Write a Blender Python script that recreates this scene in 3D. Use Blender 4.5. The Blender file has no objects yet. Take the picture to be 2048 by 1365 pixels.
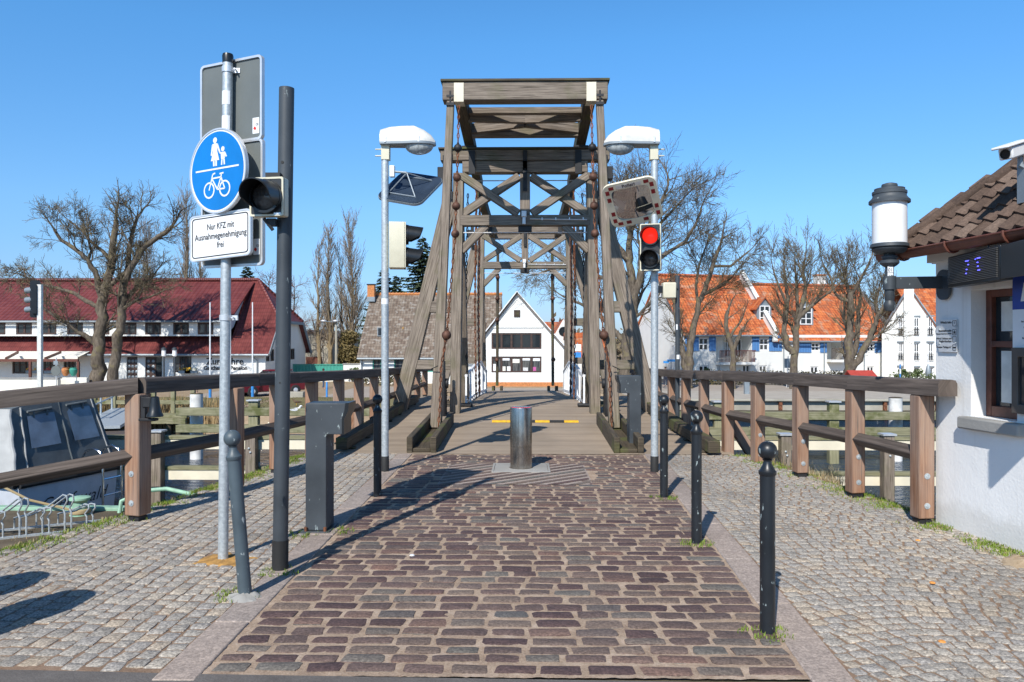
import bpy, math, random
from mathutils import Vector, Matrix
R = math.radians
S = bpy.context.scene
COL = S.collection
# ---------------------------------------------------------------- camera
F = 1536.0                                   # focal length in pixels of the 2048 px wide photograph
YAW = math.atan(26 / F)
EYE = 1.6
cd = bpy.data.cameras.new('camera'); cd.lens = 27; cd.sensor_width = 36; cd.clip_start = .05; cd.clip_end = 3000
co = bpy.data.objects.new('camera', cd); COL.objects.link(co)
co.location = (0, 0, EYE); co.rotation_euler = (R(90), 0, YAW); S.camera = co
# ---------------------------------------------------------------- sky, sun, exposure
SUN_EL, SUN_AZ = R(41.5), R(19.5)
W = bpy.data.worlds.new('World'); S.world = W; W.use_nodes = True
wn = W.node_tree
sky = wn.nodes.new('ShaderNodeTexSky'); sky.sky_type = 'NISHITA'; sky.sun_disc = False
sky.sun_elevation = SUN_EL; sky.sun_rotation = math.pi + SUN_AZ
sky.altitude = 0; sky.air_density = 1.0; sky.dust_density = 0.35; sky.ozone_density = 3.2
bgn = wn.nodes['Background']; bgn.inputs[1].default_value = 0.14
hs = wn.nodes.new('ShaderNodeHueSaturation'); hs.inputs['Saturation'].default_value = 1.0
tc = wn.nodes.new('ShaderNodeTexCoord'); sx = wn.nodes.new('ShaderNodeSeparateXYZ'); wn.links.new(tc.outputs['Generated'], sx.inputs[0])
rp = wn.nodes.new('ShaderNodeValToRGB'); rp.color_ramp.elements[0].position = 0; rp.color_ramp.elements[0].color = (.46, .60, .92, 1)
rp.color_ramp.elements[1].position = 1; rp.color_ramp.elements[1].color = (.20, .32, .44, 1)
for pos, c_ in ((.04, (.50, .65, .96, 1)), (.16, (.62, .90, 1.12, 1)), (.36, (.56, 1.08, 1.37, 1)), (.46, (.52, 1.04, 1.33, 1)), (.68, (.26, .42, .56, 1))):
    e_ = rp.color_ramp.elements.new(pos); e_.color = c_
wn.links.new(sx.outputs[2], rp.inputs[0])
mx = wn.nodes.new('ShaderNodeMixRGB'); mx.blend_type = 'MULTIPLY'; mx.inputs[0].default_value = 1      # clear, deep blue northern sky
wn.links.new(sky.outputs[0], hs.inputs['Color']); wn.links.new(hs.outputs[0], mx.inputs[1]); wn.links.new(rp.outputs[0], mx.inputs[2])
wn.links.new(mx.outputs[0], bgn.inputs[0])
sl = bpy.data.lights.new('sun', 'SUN'); sl.energy = 5.0; sl.angle = R(0.5); sl.color = (1, .955, .88)
so = bpy.data.objects.new('sun', sl); COL.objects.link(so)
so.rotation_euler = Vector((math.sin(SUN_AZ) * math.cos(SUN_EL), math.cos(SUN_AZ) * math.cos(SUN_EL), -math.sin(SUN_EL))).to_track_quat('-Z', 'Y').to_euler()
so.location = (-6, -14, 20)
S.view_settings.view_transform = 'Standard'; S.view_settings.look = 'None'
S.view_settings.exposure = 0.1; S.view_settings.gamma = 1; S.view_settings.use_curve_mapping = False

# ---------------------------------------------------------------- helpers
rnd = random.Random(7)
def V(*a): return Vector(a)
def at(px, py, Y):
    """the point at world depth Y that the photograph shows at px, py"""
    u = (px - 1024) / F; v = (682.5 - py - 2.5) / F
    d = Vector((math.cos(YAW) * u - math.sin(YAW), math.sin(YAW) * u + math.cos(YAW), v))
    t = Y / d.y
    return Vector((0, 0, EYE)) + d * t
def gr(px, py, h=0.0):
    v = (680 - py) / F
    u = (px - 1024) / F
    d = Vector((math.cos(YAW) * u - math.sin(YAW), math.sin(YAW) * u + math.cos(YAW), v))
    return Vector((0, 0, EYE)) + d * ((h - EYE) / v)
def lerp(a, b, t): return a + (b - a) * t
def pl(x, pts):
    if x <= pts[0][0]: return pts[0][1]
    for (x0, y0), (x1, y1) in zip(pts, pts[1:]):
        if x <= x1: return y0 + (y1 - y0) * (x - x0) / (x1 - x0)
    return pts[-1][1]
def sst(t):
    t = max(0, min(1, t)); return t * t * (3 - 2 * t)
WLOC = {}
class MB:
    """collects shapes; build() links them as ONE mesh object"""
    def __init__(s, xf=None): s.v = []; s.f = []; s.uv = []; s.mi = []; s.xf = xf; s.m = 0
    def add(s, vs, fs, uvs=None):
        o = len(s.v)
        if s.xf: vs = [s.xf @ Vector(v) for v in vs]
        s.v += [tuple(v) for v in vs]
        for i, f in enumerate(fs):
            s.f.append([a + o for a in f]); s.mi.append(s.m)
            s.uv.append(uvs[i] if uvs else [(0, 0)] * len(f))
    def quad(s, a, b, c, d, us=None):
        a, b, c, d = map(Vector, (a, b, c, d)); w = (b - a).length; h = (d - a).length
        w2 = ((c - d).length - w) / 2
        s.add([a, b, c, d], [(0, 1, 2, 3)], [us or [(0, 0), (w, 0), (w + w2, h), (-w2, h)]])
    def poly(s, pts, ux=None, uy=None):
        pts = [Vector(p) for p in pts]
        ux = Vector(ux) if ux else (pts[1] - pts[0]).normalized()
        if uy is None:
            n = ux.cross(pts[-1] - pts[0]).normalized(); uy = n.cross(ux)
        uy = Vector(uy)
        s.add(pts, [tuple(range(len(pts)))], [[((p - pts[0]).dot(ux), (p - pts[0]).dot(uy)) for p in pts]])
    def beam(s, p0, p1, w, h, up=(0, 0, 1), ends=None, off=None):
        """box from p0 to p1, w across, h along up; uv runs along the beam"""
        p0, p1 = Vector(p0), Vector(p1); d = p1 - p0; L = d.length; d.normalize(); up = Vector(up)
        x = d.cross(up)
        if x.length < 1e-5: x = d.cross(Vector((0, 1, 0)))
        x.normalize(); y = x.cross(d).normalized()
        w1, h1 = ends if ends else (w, h)
        vs = []
        for p, ww, hh in ((p0, w, h), (p1, w1, h1)):
            for a, b in ((-1, -1), (1, -1), (1, 1), (-1, 1)):
                vs.append(p + x * (a * ww / 2) + y * (b * hh / 2))
        fs = [(0, 1, 5, 4), (1, 2, 6, 5), (2, 3, 7, 6), (3, 0, 4, 7), (3, 2, 1, 0), (4, 5, 6, 7)]
        ou, ov = (rnd.uniform(0, 40), rnd.uniform(0, 40)) if off is None else off
        uv = []
        for k, ww in enumerate((w, h, w, h)):
            o = ov + k * 1.37
            uv.append([(ou, o), (ou, o + ww), (ou + L, o + ww), (ou + L, o)])
        uv.append([(ou, ov), (ou + .05, ov), (ou + .05, ov + h), (ou, ov + h)]); uv.append(uv[-1])
        s.add(vs, fs, uv)
    def box(s, c, sx, sy, sz, rz=0):
        c = Vector(c); a = Vector((math.cos(rz), math.sin(rz), 0)); b = Vector((-math.sin(rz), math.cos(rz), 0))
        vs = [c + a * (i * sx / 2) + b * (j * sy / 2) + Vector((0, 0, k * sz / 2)) for k in (-1, 1) for i, j in ((-1, -1), (1, -1), (1, 1), (-1, 1))]
        fs = [(3, 2, 1, 0), (4, 5, 6, 7), (0, 1, 5, 4), (1, 2, 6, 5), (2, 3, 7, 6), (3, 0, 4, 7)]
        o = rnd.uniform(0, 9)
        def q(w, h): return [(o, o), (o + w, o), (o + w, o + h), (o, o + h)]
        s.add(vs, fs, [q(sx, sy), q(sx, sy), q(sx, sz), q(sy, sz), q(sx, sz), q(sy, sz)])
    def tube(s, path, rad, n=10, caps=True):
        path = [Vector(p) for p in path]
        if not isinstance(rad, (list, tuple)): rad = [rad] * len(path)
        vs = []; L = 0; ls = []; x = None; o = rnd.uniform(0, 20)
        for i, p in enumerate(path):
            d = (path[min(i + 1, len(path) - 1)] - path[max(i - 1, 0)]).normalized()
            if x is None:
                x = d.cross(Vector((0, 0, 1)))
                if x.length < .02: x = Vector((1, 0, 0))
            x = (x - d * x.dot(d)).normalized(); y = d.cross(x)
            if i: L += (p - path[i - 1]).length
            ls.append(L)
            for k in range(n):
                a = 2 * math.pi * k / n
                vs.append(p + (x * math.cos(a) + y * math.sin(a)) * rad[i])
        fs = []; uv = []
        for i in range(len(path) - 1):
            for k in range(n):
                k2 = (k + 1) % n
                fs.append((i * n + k, i * n + k2, (i + 1) * n + k2, (i + 1) * n + k))
                c = 2 * math.pi * max(rad[i], .01)
                uv.append([(ls[i] + o, k / n * c), (ls[i] + o, (k + 1) / n * c), (ls[i + 1] + o, (k + 1) / n * c), (ls[i + 1] + o, k / n * c)])
        if caps:
            fs.append(tuple(range(n))[::-1]); fs.append(tuple(range((len(path) - 1) * n, len(path) * n)))
            uv.append([(0, 0)] * n); uv.append([(0, 0)] * n)
        s.add(vs, fs, uv)
    def lathe(s, prof, c, n=20, axis=None):
        c = Vector(c); M = axis.to_matrix() if axis else Matrix.Identity(3)
        vs = []; fs = []; m = len(prof)
        for r, z in prof:
            for k in range(n):
                a = 2 * math.pi * k / n
                vs.append(c + M @ Vector((r * math.cos(a), r * math.sin(a), z)))
        for i in range(m - 1):
            for k in range(n):
                k2 = (k + 1) % n
                fs.append((i * n + k, i * n + k2, (i + 1) * n + k2, (i + 1) * n + k))
        if prof[0][0] > 1e-4: fs.append(tuple(range(n))[::-1])
        if prof[-1][0] > 1e-4: fs.append(tuple(range((m - 1) * n, m * n)))
        s.add(vs, fs)
    def ball(s, c, r, nu=16, nv=10, sc=(1, 1, 1)):
        c = Vector(c); vs = [c + Vector((0, 0, -r * sc[2]))]
        for j in range(1, nv):
            t = math.pi * j / nv - math.pi / 2
            for k in range(nu):
                a = 2 * math.pi * k / nu
                vs.append(c + Vector((r * sc[0] * math.cos(t) * math.cos(a), r * sc[1] * math.cos(t) * math.sin(a), r * sc[2] * math.sin(t))))
        vs.append(c + Vector((0, 0, r * sc[2])))
        fs = [(0, 1 + (k + 1) % nu, 1 + k) for k in range(nu)]
        for j in range(nv - 2):
            for k in range(nu):
                k2 = (k + 1) % nu
                fs.append((1 + j * nu + k, 1 + j * nu + k2, 1 + (j + 1) * nu + k2, 1 + (j + 1) * nu + k))
        b = 1 + (nv - 2) * nu; t = len(vs) - 1
        fs += [(b + k, b + (k + 1) % nu, t) for k in range(nu)]
        s.add(vs, fs)
    def prism(s, pts, o, ux, uy, depth):
        """polygon pts (2-D, counter-clockwise) on plane o,ux,uy, extruded backwards by depth"""
        o, ux, uy = Vector(o), Vector(ux), Vector(uy); n = ux.cross(uy).normalized(); k = len(pts)
        a = [o + ux * p[0] + uy * p[1] for p in pts]; b = [p - n * depth for p in a]
        fs = [tuple(range(k)), tuple(range(k, 2 * k))[::-1]]
        uv = [[(p[0], p[1]) for p in pts], [(p[0], p[1]) for p in pts][::-1]]
        L = 0
        for i in range(k):
            j = (i + 1) % k; fs.append((i, k + i, k + j, j)); e = (a[j] - a[i]).length
            uv.append([(L, 0), (L, depth), (L + e, depth), (L + e, 0)]); L += e
        s.add(a + b, fs, uv)
    def ring(s, outer, inner, o, ux, uy, depth):
        """flat frame between two outlines of equal count"""
        o, ux, uy = Vector(o), Vector(ux), Vector(uy); n = ux.cross(uy).normalized(); k = len(outer)
        P = lambda q, d: o + ux * q[0] + uy * q[1] - n * d
        vs = [P(q, 0) for q in outer] + [P(q, 0) for q in inner] + [P(q, depth) for q in outer] + [P(q, depth) for q in inner]
        fs = []
        for i in range(k):
            j = (i + 1) % k
            fs += [(i, j, k + j, k + i), (2 * k + j, 2 * k + i, 3 * k + i, 3 * k + j), (i, 2 * k + i, 2 * k + j, j), (k + j, 3 * k + j, 3 * k + i, k + i)]
        s.add(vs, fs)
    def text(s, body, size, o, ux, uy, align='CENTER', extrude=.0008, bold=0, shear=0):
        c = bpy.data.curves.new('t', 'FONT'); c.body = body; c.size = size; c.align_x = align; c.extrude = extrude; c.offset = bold; c.shear = shear; c.resolution_u = 3
        ob = bpy.data.objects.new('t', c); COL.objects.link(ob)
        dg = bpy.context.evaluated_depsgraph_get(); dg.update()
        me = ob.evaluated_get(dg).to_mesh()
        o, ux, uy = Vector(o), Vector(ux), Vector(uy); n = ux.cross(uy)
        s.add([o + ux * v.co.x + uy * v.co.y + n * v.co.z for v in me.vertices], [tuple(p.vertices) for p in me.polygons])
        ob.evaluated_get(dg).to_mesh_clear(); bpy.data.objects.remove(ob); bpy.data.curves.remove(c)
    def build(s, name, mats, parent=None, smooth=True, bevel=0, label=None, ang=38):
        if not isinstance(mats, (list, tuple)): mats = [mats]
        o = Vector(WLOC.get(parent.name, (0, 0, 0))) if parent else Vector((0, 0, 0))
        me = bpy.data.meshes.new(name)
        me.from_pydata([(a - o.x, b - o.y, c - o.z) for a, b, c in s.v], [], s.f)
        me.materials.clear()
        for m in mats: me.materials.append(m)
        me.polygons.foreach_set('material_index', s.mi)
        ul = me.uv_layers.new(name='uv')
        ul.data.foreach_set('uv', [x for f in s.uv for t in f for x in t])
        if smooth:
            me.polygons.foreach_set('use_smooth', [True] * len(me.polygons))
            me.set_sharp_from_angle(angle=R(ang))
        me.update()
        ob = bpy.data.objects.new(name, me); COL.objects.link(ob)
        if parent: ob.parent = parent
        WLOC[ob.name] = tuple(o)
        if bevel:
            b = ob.modifiers.new('bevel', 'BEVEL'); b.width = bevel; b.segments = 2; b.limit_method = 'ANGLE'; b.angle_limit = R(40)
        if label: ob['label'] = label
        return ob
def tag(o, label, cat, group=None):
    o['label'] = label; o['category'] = cat
    if group: o['group'] = group
    return o
def thing(name, label, cat, loc=(0, 0, 0), group=None):
    o = bpy.data.objects.new(name, None); o.empty_display_size = .2; COL.objects.link(o); o.location = loc; WLOC[o.name] = tuple(loc)
    return tag(o, label, cat, group)
def struct(mb, name, m, kind='structure', **k):
    o = mb.build(name, m, **k); o['kind'] = kind; return o
def dup(root, loc, label, rz=0, scale=1, group=None):
    r = root.copy(); COL.objects.link(r); r.location = loc; r.rotation_euler = (0, 0, rz); r.scale = (scale,) * 3; r['label'] = label
    if group: r['group'] = group
    for ch in [o for o in COL.objects if o.parent == root]:
        c = ch.copy(); COL.objects.link(c); c.parent = r
        for g in [o for o in COL.objects if o.parent == ch]:
            d = g.copy(); COL.objects.link(d); d.parent = c
    return r
def rrect(w, h, r, n=4, cx=0, cy=0):
    pts = []
    for qx, qy, a0 in ((1, -1, -90), (1, 1, 0), (-1, 1, 90), (-1, -1, 180)):
        for i in range(n + 1):
            a = R(a0 + 90 * i / n); pts.append((cx + qx * (w / 2 - r) + r * math.cos(a), cy + qy * (h / 2 - r) + r * math.sin(a)))
    return pts
def circ(r, n=32, cx=0, cy=0): return [(cx + r * math.cos(2 * math.pi * i / n), cy + r * math.sin(2 * math.pi * i / n)) for i in range(n)]

# ---------------------------------------------------------------- materials
class NT:
    def __init__(s, name):
        s.m = bpy.data.materials.new(name); s.m.use_nodes = True; s.t = s.m.node_tree; s.b = s.t.nodes['Principled BSDF']
        s.c = None
    def n(s, ty, **k):
        q = s.t.nodes.new('ShaderNode' + ty)
        for a, b in k.items():
            if a.startswith('i_'): q.inputs[a[2:].replace('_', ' ')].default_value = b
            else: setattr(q, a, b)
        return q
    def l(s, a, b): s.t.links.new(a, b)
    def coord(s, kind='Object', sc=(1, 1, 1), rot=(0, 0, 0)):
        c = s.n('TexCoord'); mp = s.n('Mapping'); mp.inputs['Scale'].default_value = sc; mp.inputs['Rotation'].default_value = rot
        s.l(c.outputs[kind], mp.inputs[0]); return mp.outputs[0]
    def noise(s, co, scale, detail=4, rough=.55):
        q = s.n('TexNoise'); q.inputs['Scale'].default_value = scale; q.inputs['Detail'].default_value = detail; q.inputs['Roughness'].default_value = rough
        s.l(co, q.inputs['Vector']); return q.outputs['Fac']
    def ramp(s, fac, stops, interp='LINEAR'):
        q = s.n('ValToRGB'); e = q.color_ramp.elements; q.color_ramp.interpolation = interp
        while len(e) < len(stops): e.new(.5)
        for el, (p, c) in zip(e, stops): el.position = p; el.color = (*c, 1) if len(c) == 3 else c
        s.l(fac, q.inputs[0]); return q.outputs[0]
    def mix(s, fac, a, b, mode='MIX'):
        q = s.n('MixRGB', blend_type=mode)
        for i, x in ((0, fac), (1, a), (2, b)):
            if isinstance(x, (int, float)): q.inputs[i].default_value = x
            elif isinstance(x, tuple): q.inputs[i].default_value = (*x, 1)
            else: s.l(x, q.inputs[i])
        return q.outputs[0]
    def math(s, op, a, b=0):
        q = s.n('Math', operation=op)
        for i, x in ((0, a), (1, b)):
            if isinstance(x, (int, float)): q.inputs[i].default_value = x
            else: s.l(x, q.inputs[i])
        return q.outputs[0]
    def rough(s, x, lo=None, hi=None):
        if isinstance(x, (int, float)): s.b.inputs['Roughness'].default_value = x
        else:
            s.l(s.math('ADD', s.math('MULTIPLY', x, hi - lo), lo), s.b.inputs['Roughness'])
    def bump(s, h, strength=.3, dist=.01):
        q = s.n('Bump'); q.inputs['Strength'].default_value = strength; q.inputs['Distance'].default_value = dist
        s.l(h, q.inputs['Height'])
        s.l(q.outputs[0], s.b.inputs['Normal'])
    def col(s, x):
        if isinstance(x, tuple): s.b.inputs['Base Color'].default_value = (*x, 1)
        else: s.l(x, s.b.inputs['Base Color'])
    def island(s): return s.n('NewGeometry').outputs['Random Per Island']
def plain(name, c, rough=.5, metal=0, var=.12, scale=6, bump=0, spec=None, emit=None):
    t = NT(name); co = t.coord(); f = t.noise(co, scale, 5)
    d = tuple(max(0, x * (1 - var * 1.6)) for x in c); e = tuple(min(1, x * (1 + var)) for x in c)
    t.col(t.ramp(f, [(.3, d), (.7, e)])); t.rough(f, max(.02, rough - .08), rough + .12); t.b.inputs['Metallic'].default_value = metal
    if bump: t.bump(t.noise(co, scale * 12, 3), bump, .004)
    if emit: t.b.inputs['Emission Color'].default_value = (*emit[0], 1); t.b.inputs['Emission Strength'].default_value = emit[1]
    return t.m
def wood(name, dark, mid, light, moss=0, knots=.4, rough=.75, wash=None):
    t = NT(name); co = t.coord('UV', (1.1, 26, 1)); fine = t.noise(co, 1.6, 6, .65)
    co3 = t.coord('UV', (2.2, 90, 1)); hair = t.noise(co3, 1.5, 3)
    big = t.noise(t.coord('UV', (.9, 3, 1)), 1.3, 3)
    c = t.ramp(fine, [(.28, dark), (.5, mid), (.72, light)])
    c = t.mix(t.math('MULTIPLY', hair, .35), c, dark, 'MIX')
    isl = t.island(); c = t.mix(.45, c, t.ramp(isl, [(0, (.45, .44, .43)), (1, (1.35, 1.3, 1.22))]), 'MULTIPLY')
    cr = t.noise(t.coord('UV', (.55, 17, 1)), 2.1, 2); c = t.mix(t.ramp(cr, [(.30, (.85, .85, .85)), (.36, (0, 0, 0))]), c, (.03, .024, .018))
    c = t.mix(.5, c, t.ramp(big, [(.3, (.7, .68, .66)), (.7, (1.2, 1.18, 1.15))]), 'MULTIPLY')
    if wash: c = t.mix(t.ramp(big, [(.35, (0, 0, 0)), (.62, (1, 1, 1))]), c, t.mix(.5, c, wash))
    if moss:
        g = t.noise(t.coord('Object'), 2.2, 5); c = t.mix(t.ramp(g, [(.52, (0, 0, 0)), (.66, (moss,) * 3)]), c, (.10, .11, .035))
    t.col(c); t.rough(rough); t.bump(t.math('ADD', fine, t.math('MULTIPLY', hair, .6)), .55, .006)
    t.b.inputs['Specular IOR Level'].default_value = .25
    return t.m
M = {}
M['wood'] = wood('weathered_oak', (.080, .064, .052), (.235, .197, .163), (.40, .345, .29), moss=.3)
M['wood_post'] = wood('larch_post', (.14, .068, .040), (.33, .175, .105), (.47, .30, .195), wash=(.30, .255, .22))
M['wood_rail'] = wood('greyed_rail', (.060, .048, .043), (.115, .094, .083), (.20, .165, .145))
M['wood_dark'] = wood('damp_oak', (.04, .032, .024), (.095, .078, .055), (.17, .14, .10), moss=.8)
M['wood_algae'] = wood('algae_beam', (.13, .13, .07), (.28, .27, .17), (.45, .43, .30), moss=.9)
M['cream'] = plain('cream_board', (.80, .73, .56), .55, var=.07, scale=2.5)
def galv():
    t = NT('galvanised_steel'); co = t.coord(); f = t.noise(co, 38, 6, .7)
    t.col(t.ramp(f, [(.3, (.36, .40, .42)), (.55, (.52, .56, .575)), (.75, (.68, .71, .72))])); t.rough(f, .38, .62); t.b.inputs['Metallic'].default_value = .45
    return t.m
M['galv'] = galv()
def painted(name, c, scr=(.28, .33, .33), amount=.63, rough=.3):
    t = NT(name); co = t.coord('Object', (1, 1, .45)); f = t.noise(co, 26, 5, .6); g = t.noise(t.coord(), 3, 4)
    mask = t.ramp(f, [(amount, (0, 0, 0)), (amount + .03, (1, 1, 1))])
    b = t.ramp(g, [(.3, tuple(x * .75 for x in c)), (.7, tuple(x * 1.3 for x in c))])
    t.col(t.mix(mask, b, scr)); t.rough(g, rough - .06, rough + .22); return t.m
M['black'] = painted('black_paint', (.014, .017, .021), amount=.635)
M['dgrey'] = painted('dark_grey_paint', (.046, .055, .064), amount=.66, rough=.45)
M['bluegrey'] = painted('grey_blue_paint', (.068, .092, .108), (.36, .40, .40), amount=.63, rough=.4)
M['iron'] = plain('black_iron', (.022, .022, .024), .55, .2, var=.3)
M['rubber'] = plain('black_rubber', (.018, .018, .018), .7)
M['rust'] = plain('rusty_iron', (.22, .085, .04), .8, .15, var=.5, scale=14, bump=.4)
M['ball'] = plain('rusty_ball', (.13, .06, .038), .62, .3, var=.5, scale=9, bump=.3)
M['steel'] = NT('brushed_stainless')
def stainless():
    t = M['steel']; f = t.noise(t.coord('Object', (1, 1, .06)), 70, 3); g = t.noise(t.coord(), 7, 5)
    t.col(t.ramp(g, [(.3, (.30, .27, .235)), (.7, (.50, .46, .41))])); t.b.inputs['Metallic'].default_value = 1; t.rough(f, .16, .34)
    t.bump(f, .08, .002); M['steel'] = t.m
stainless()
M['chrome'] = plain('polished_tube', (.75, .76, .77), .14, 1, var=.03)
M['alu'] = plain('aluminium_edge', (.72, .73, .74), .35, .5, var=.06)
M['white'] = plain('white_sheet', (.80, .81, .82), .4, var=.04)
M['sign_back'] = plain('grey_sign_back', (.14, .155, .15), .5, var=.07, scale=3)
M['sign_blue'] = plain('traffic_blue', (.004, .20, .60), .35, var=.12, scale=2.5)
M['print'] = plain('black_print', (.02, .02, .022), .5)
M['housing'] = plain('cream_housing', (.66, .62, .47), .45, var=.05)
M['hood'] = plain('black_plastic', (.012, .014, .016), .32, var=.15)
M['signal_face'] = plain('signal_face_black', (.022, .024, .027), .4)
M['lens_red'] = plain('lit_red_lens', (.7, .02, .01), .3, emit=((1, .03, .015), .9))
M['lens_dark'] = plain('dark_lens', (.10, .095, .09), .16, var=.4, scale=30)
M['glass_white'] = plain('opal_glass', (.86, .86, .86), .25, var=.02)
M['lamp_white'] = plain('lamp_shell_white', (.72, .71, .66), .4, var=.12, scale=8)
M['lamp_glass'] = plain('prismatic_bowl', (.40, .43, .43), .18, var=.25, scale=30)
def plaster(name, c, bump=.4, dirt=.08):
    t = NT(name); co = t.coord(); big = t.noise(co, .9, 5); f = t.noise(co, 42, 5, .6); lump = t.noise(co, 5, 3)
    t.col(t.ramp(big, [(.3, tuple(x * (1 - dirt) for x in c)), (.65, c)])); t.rough(.85)
    t.bump(t.math('ADD', f, t.math('MULTIPLY', lump, 1.3)), bump, .006); t.b.inputs['Specular IOR Level'].default_value = .2
    return t.m
def hutwall():
    t = NT('white_plaster'); co = t.coord(); big = t.noise(co, .9, 5); f = t.noise(co, 42, 5, .6); lump = t.noise(co, 5, 3)
    c = t.ramp(big, [(.3, (.75, .74, .72)), (.65, (.84, .835, .82))]); sp = t.n('SeparateXYZ'); t.l(co, sp.inputs[0])
    edge = t.math('ADD', sp.outputs[2], t.math('MULTIPLY', t.noise(co, 6.5, 6, .7), -.30))                       # splash dirt along the foot of the wall
    c = t.mix(t.ramp(edge, [(.0, (.30, .30, .30)), (.10, (0, 0, 0))]), c, (.40, .37, .31))
    st = t.noise(t.coord('Object', (7, 7, .35)), 1.2, 4); c = t.mix(t.ramp(st, [(.62, (0, 0, 0)), (.74, (.30, .30, .30))]), c, (.50, .47, .42))
    t.col(c); t.rough(.85); t.bump(t.math('ADD', f, t.math('MULTIPLY', lump, 1.3)), .5, .006); t.b.inputs['Specular IOR Level'].default_value = .2; return t.m
M['plaster'] = hutwall()
M['wall_far'] = plaster('white_render', (.80, .80, .77), .1)
M['wall_cream'] = plaster('pale_cream_render', (.80, .775, .69), .1)
M['concrete'] = plaster('pale_concrete', (.44, .41, .34), .3, .35)
M['stone'] = plaster('grey_stone', (.36, .35, .33), .6, .3)
M['blue_clad'] = NT('blue_cladding')
def clad():
    t = M['blue_clad']; wv = t.n('TexWave', wave_type='BANDS', bands_direction='X'); wv.inputs['Scale'].default_value = 2.2
    t.l(t.coord('UV'), wv.inputs[0]); t.col(t.ramp(wv.outputs['Fac'], [(0, (.05, .13, .32)), (.35, (.09, .24, .52)), (1, (.10, .26, .55))])); t.rough(.6); M['blue_clad'] = t.m
clad()
def tiles(name, cols, lich=None, tw=.22, th=.33, scale=1.0, gloss=.75):
    """pantile pattern from uv in metres: u along the eaves, v up the slope"""
    t = NT(name); uv = t.n('TexCoord').outputs['UV']; sp = t.n('SeparateXYZ'); t.l(uv, sp.inputs[0])
    iu = t.math('DIVIDE', sp.outputs[0], tw); iv = t.math('DIVIDE', sp.outputs[1], th)
    fu = t.math('FRACT', iu); fv = t.math('FRACT', iv)
    cb = t.n('CombineXYZ'); t.l(t.math('FLOOR', iu), cb.inputs[0]); t.l(t.math('FLOOR', iv), cb.inputs[1])
    wn_ = t.n('TexWhiteNoise', noise_dimensions='2D'); t.l(cb.outputs[0], wn_.inputs['Vector'])
    c = t.ramp(wn_.outputs['Value'], [(i / (len(cols) - 1), k) for i, k in enumerate(cols)])
    big = t.noise(t.coord('UV'), .45, 5); c = t.mix(.6, c, t.ramp(big, [(.3, (.68, .66, .64)), (.65, (1.12, 1.1, 1.1))]), 'MULTIPLY')
    if lich:
        g = t.noise(t.coord('UV'), lich[1], 3); c = t.mix(t.ramp(g, [(lich[2], (0, 0, 0)), (lich[2] + .04, (.9, .9, .9))]), c, lich[0])
        if len(lich) > 3:
            g = t.noise(t.coord('UV', (1, 1, 3)), lich[1] * 1.7, 4); c = t.mix(t.ramp(g, [(.56, (0, 0, 0)), (.62, (.7, .7, .7))]), c, lich[3])
    prof = t.math('SINE', t.math('MULTIPLY', fu, 2 * math.pi))
    hgt = t.math('ADD', t.math('MULTIPLY', prof, .5), t.math('MULTIPLY', fv, -1.0))
    gap = t.math('MULTIPLY', t.math('LESS_THAN', fv, .12), .55)
    gapu = t.math('MULTIPLY', t.math('LESS_THAN', fu, .10), .38)
    c = t.mix(t.math('MAXIMUM', gap, gapu), c, tuple(x * .35 for x in cols[0]))
    t.col(c); t.rough(gloss); t.bump(hgt, .9, .05 * scale); return t.m
M['roof_red'] = tiles('wine_red_tiles', [(.155, .036, .034), (.185, .044, .04), (.215, .056, .05)], tw=.3, th=.36, gloss=.5)
M['roof_orange'] = tiles('orange_pantiles', [(.43, .095, .028), (.60, .155, .045), (.70, .22, .07)], lich=((.36, .115, .05), .9, .54, (.50, .30, .20)), tw=.25, th=.3)
M['roof_brown'] = tiles('old_brown_tiles', [(.17, .125, .095), (.215, .165, .125), (.30, .25, .20)], lich=((.62, .32, .03), 1.5, .70, (.38, .35, .31)), tw=.21, th=.27)
M['roof_grey'] = tiles('grey_sheet', [(.11, .095, .08), (.16, .14, .12)], tw=.3, th=1.2)
def panem():
    t = NT('window_pane'); oi = t.n('ObjectInfo'); f = t.noise(t.coord('Object', (3, 3, .4)), 2.5, 3)
    c = t.ramp(oi.outputs['Random'], [(0, (.02, .026, .03)), (.45, (.035, .042, .048)), (.7, (.10, .105, .105)), (1, (.22, .215, .20))])
    t.col(t.mix(t.ramp(f, [(.42, (0, 0, 0)), (.6, (.85, .85, .85))]), c, (.02, .025, .03))); t.rough(.05); return t.m
M['pane'] = panem()
M['brown_frame'] = plain('brown_frame', (.065, .035, .026), .45, var=.2)
M['red_brown'] = plain('red_brown_paint', (.15, .052, .033), .45, var=.2, scale=10)
M['teal'] = plain('teal_paint', (.05, .30, .23), .55, var=.08)
M['zinc'] = plain('zinc_sheet', (.26, .30, .33), .5, .25, var=.1, scale=2)
M['brick'] = plain('orange_brick', (.55, .22, .08), .85, var=.25, scale=12)
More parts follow.
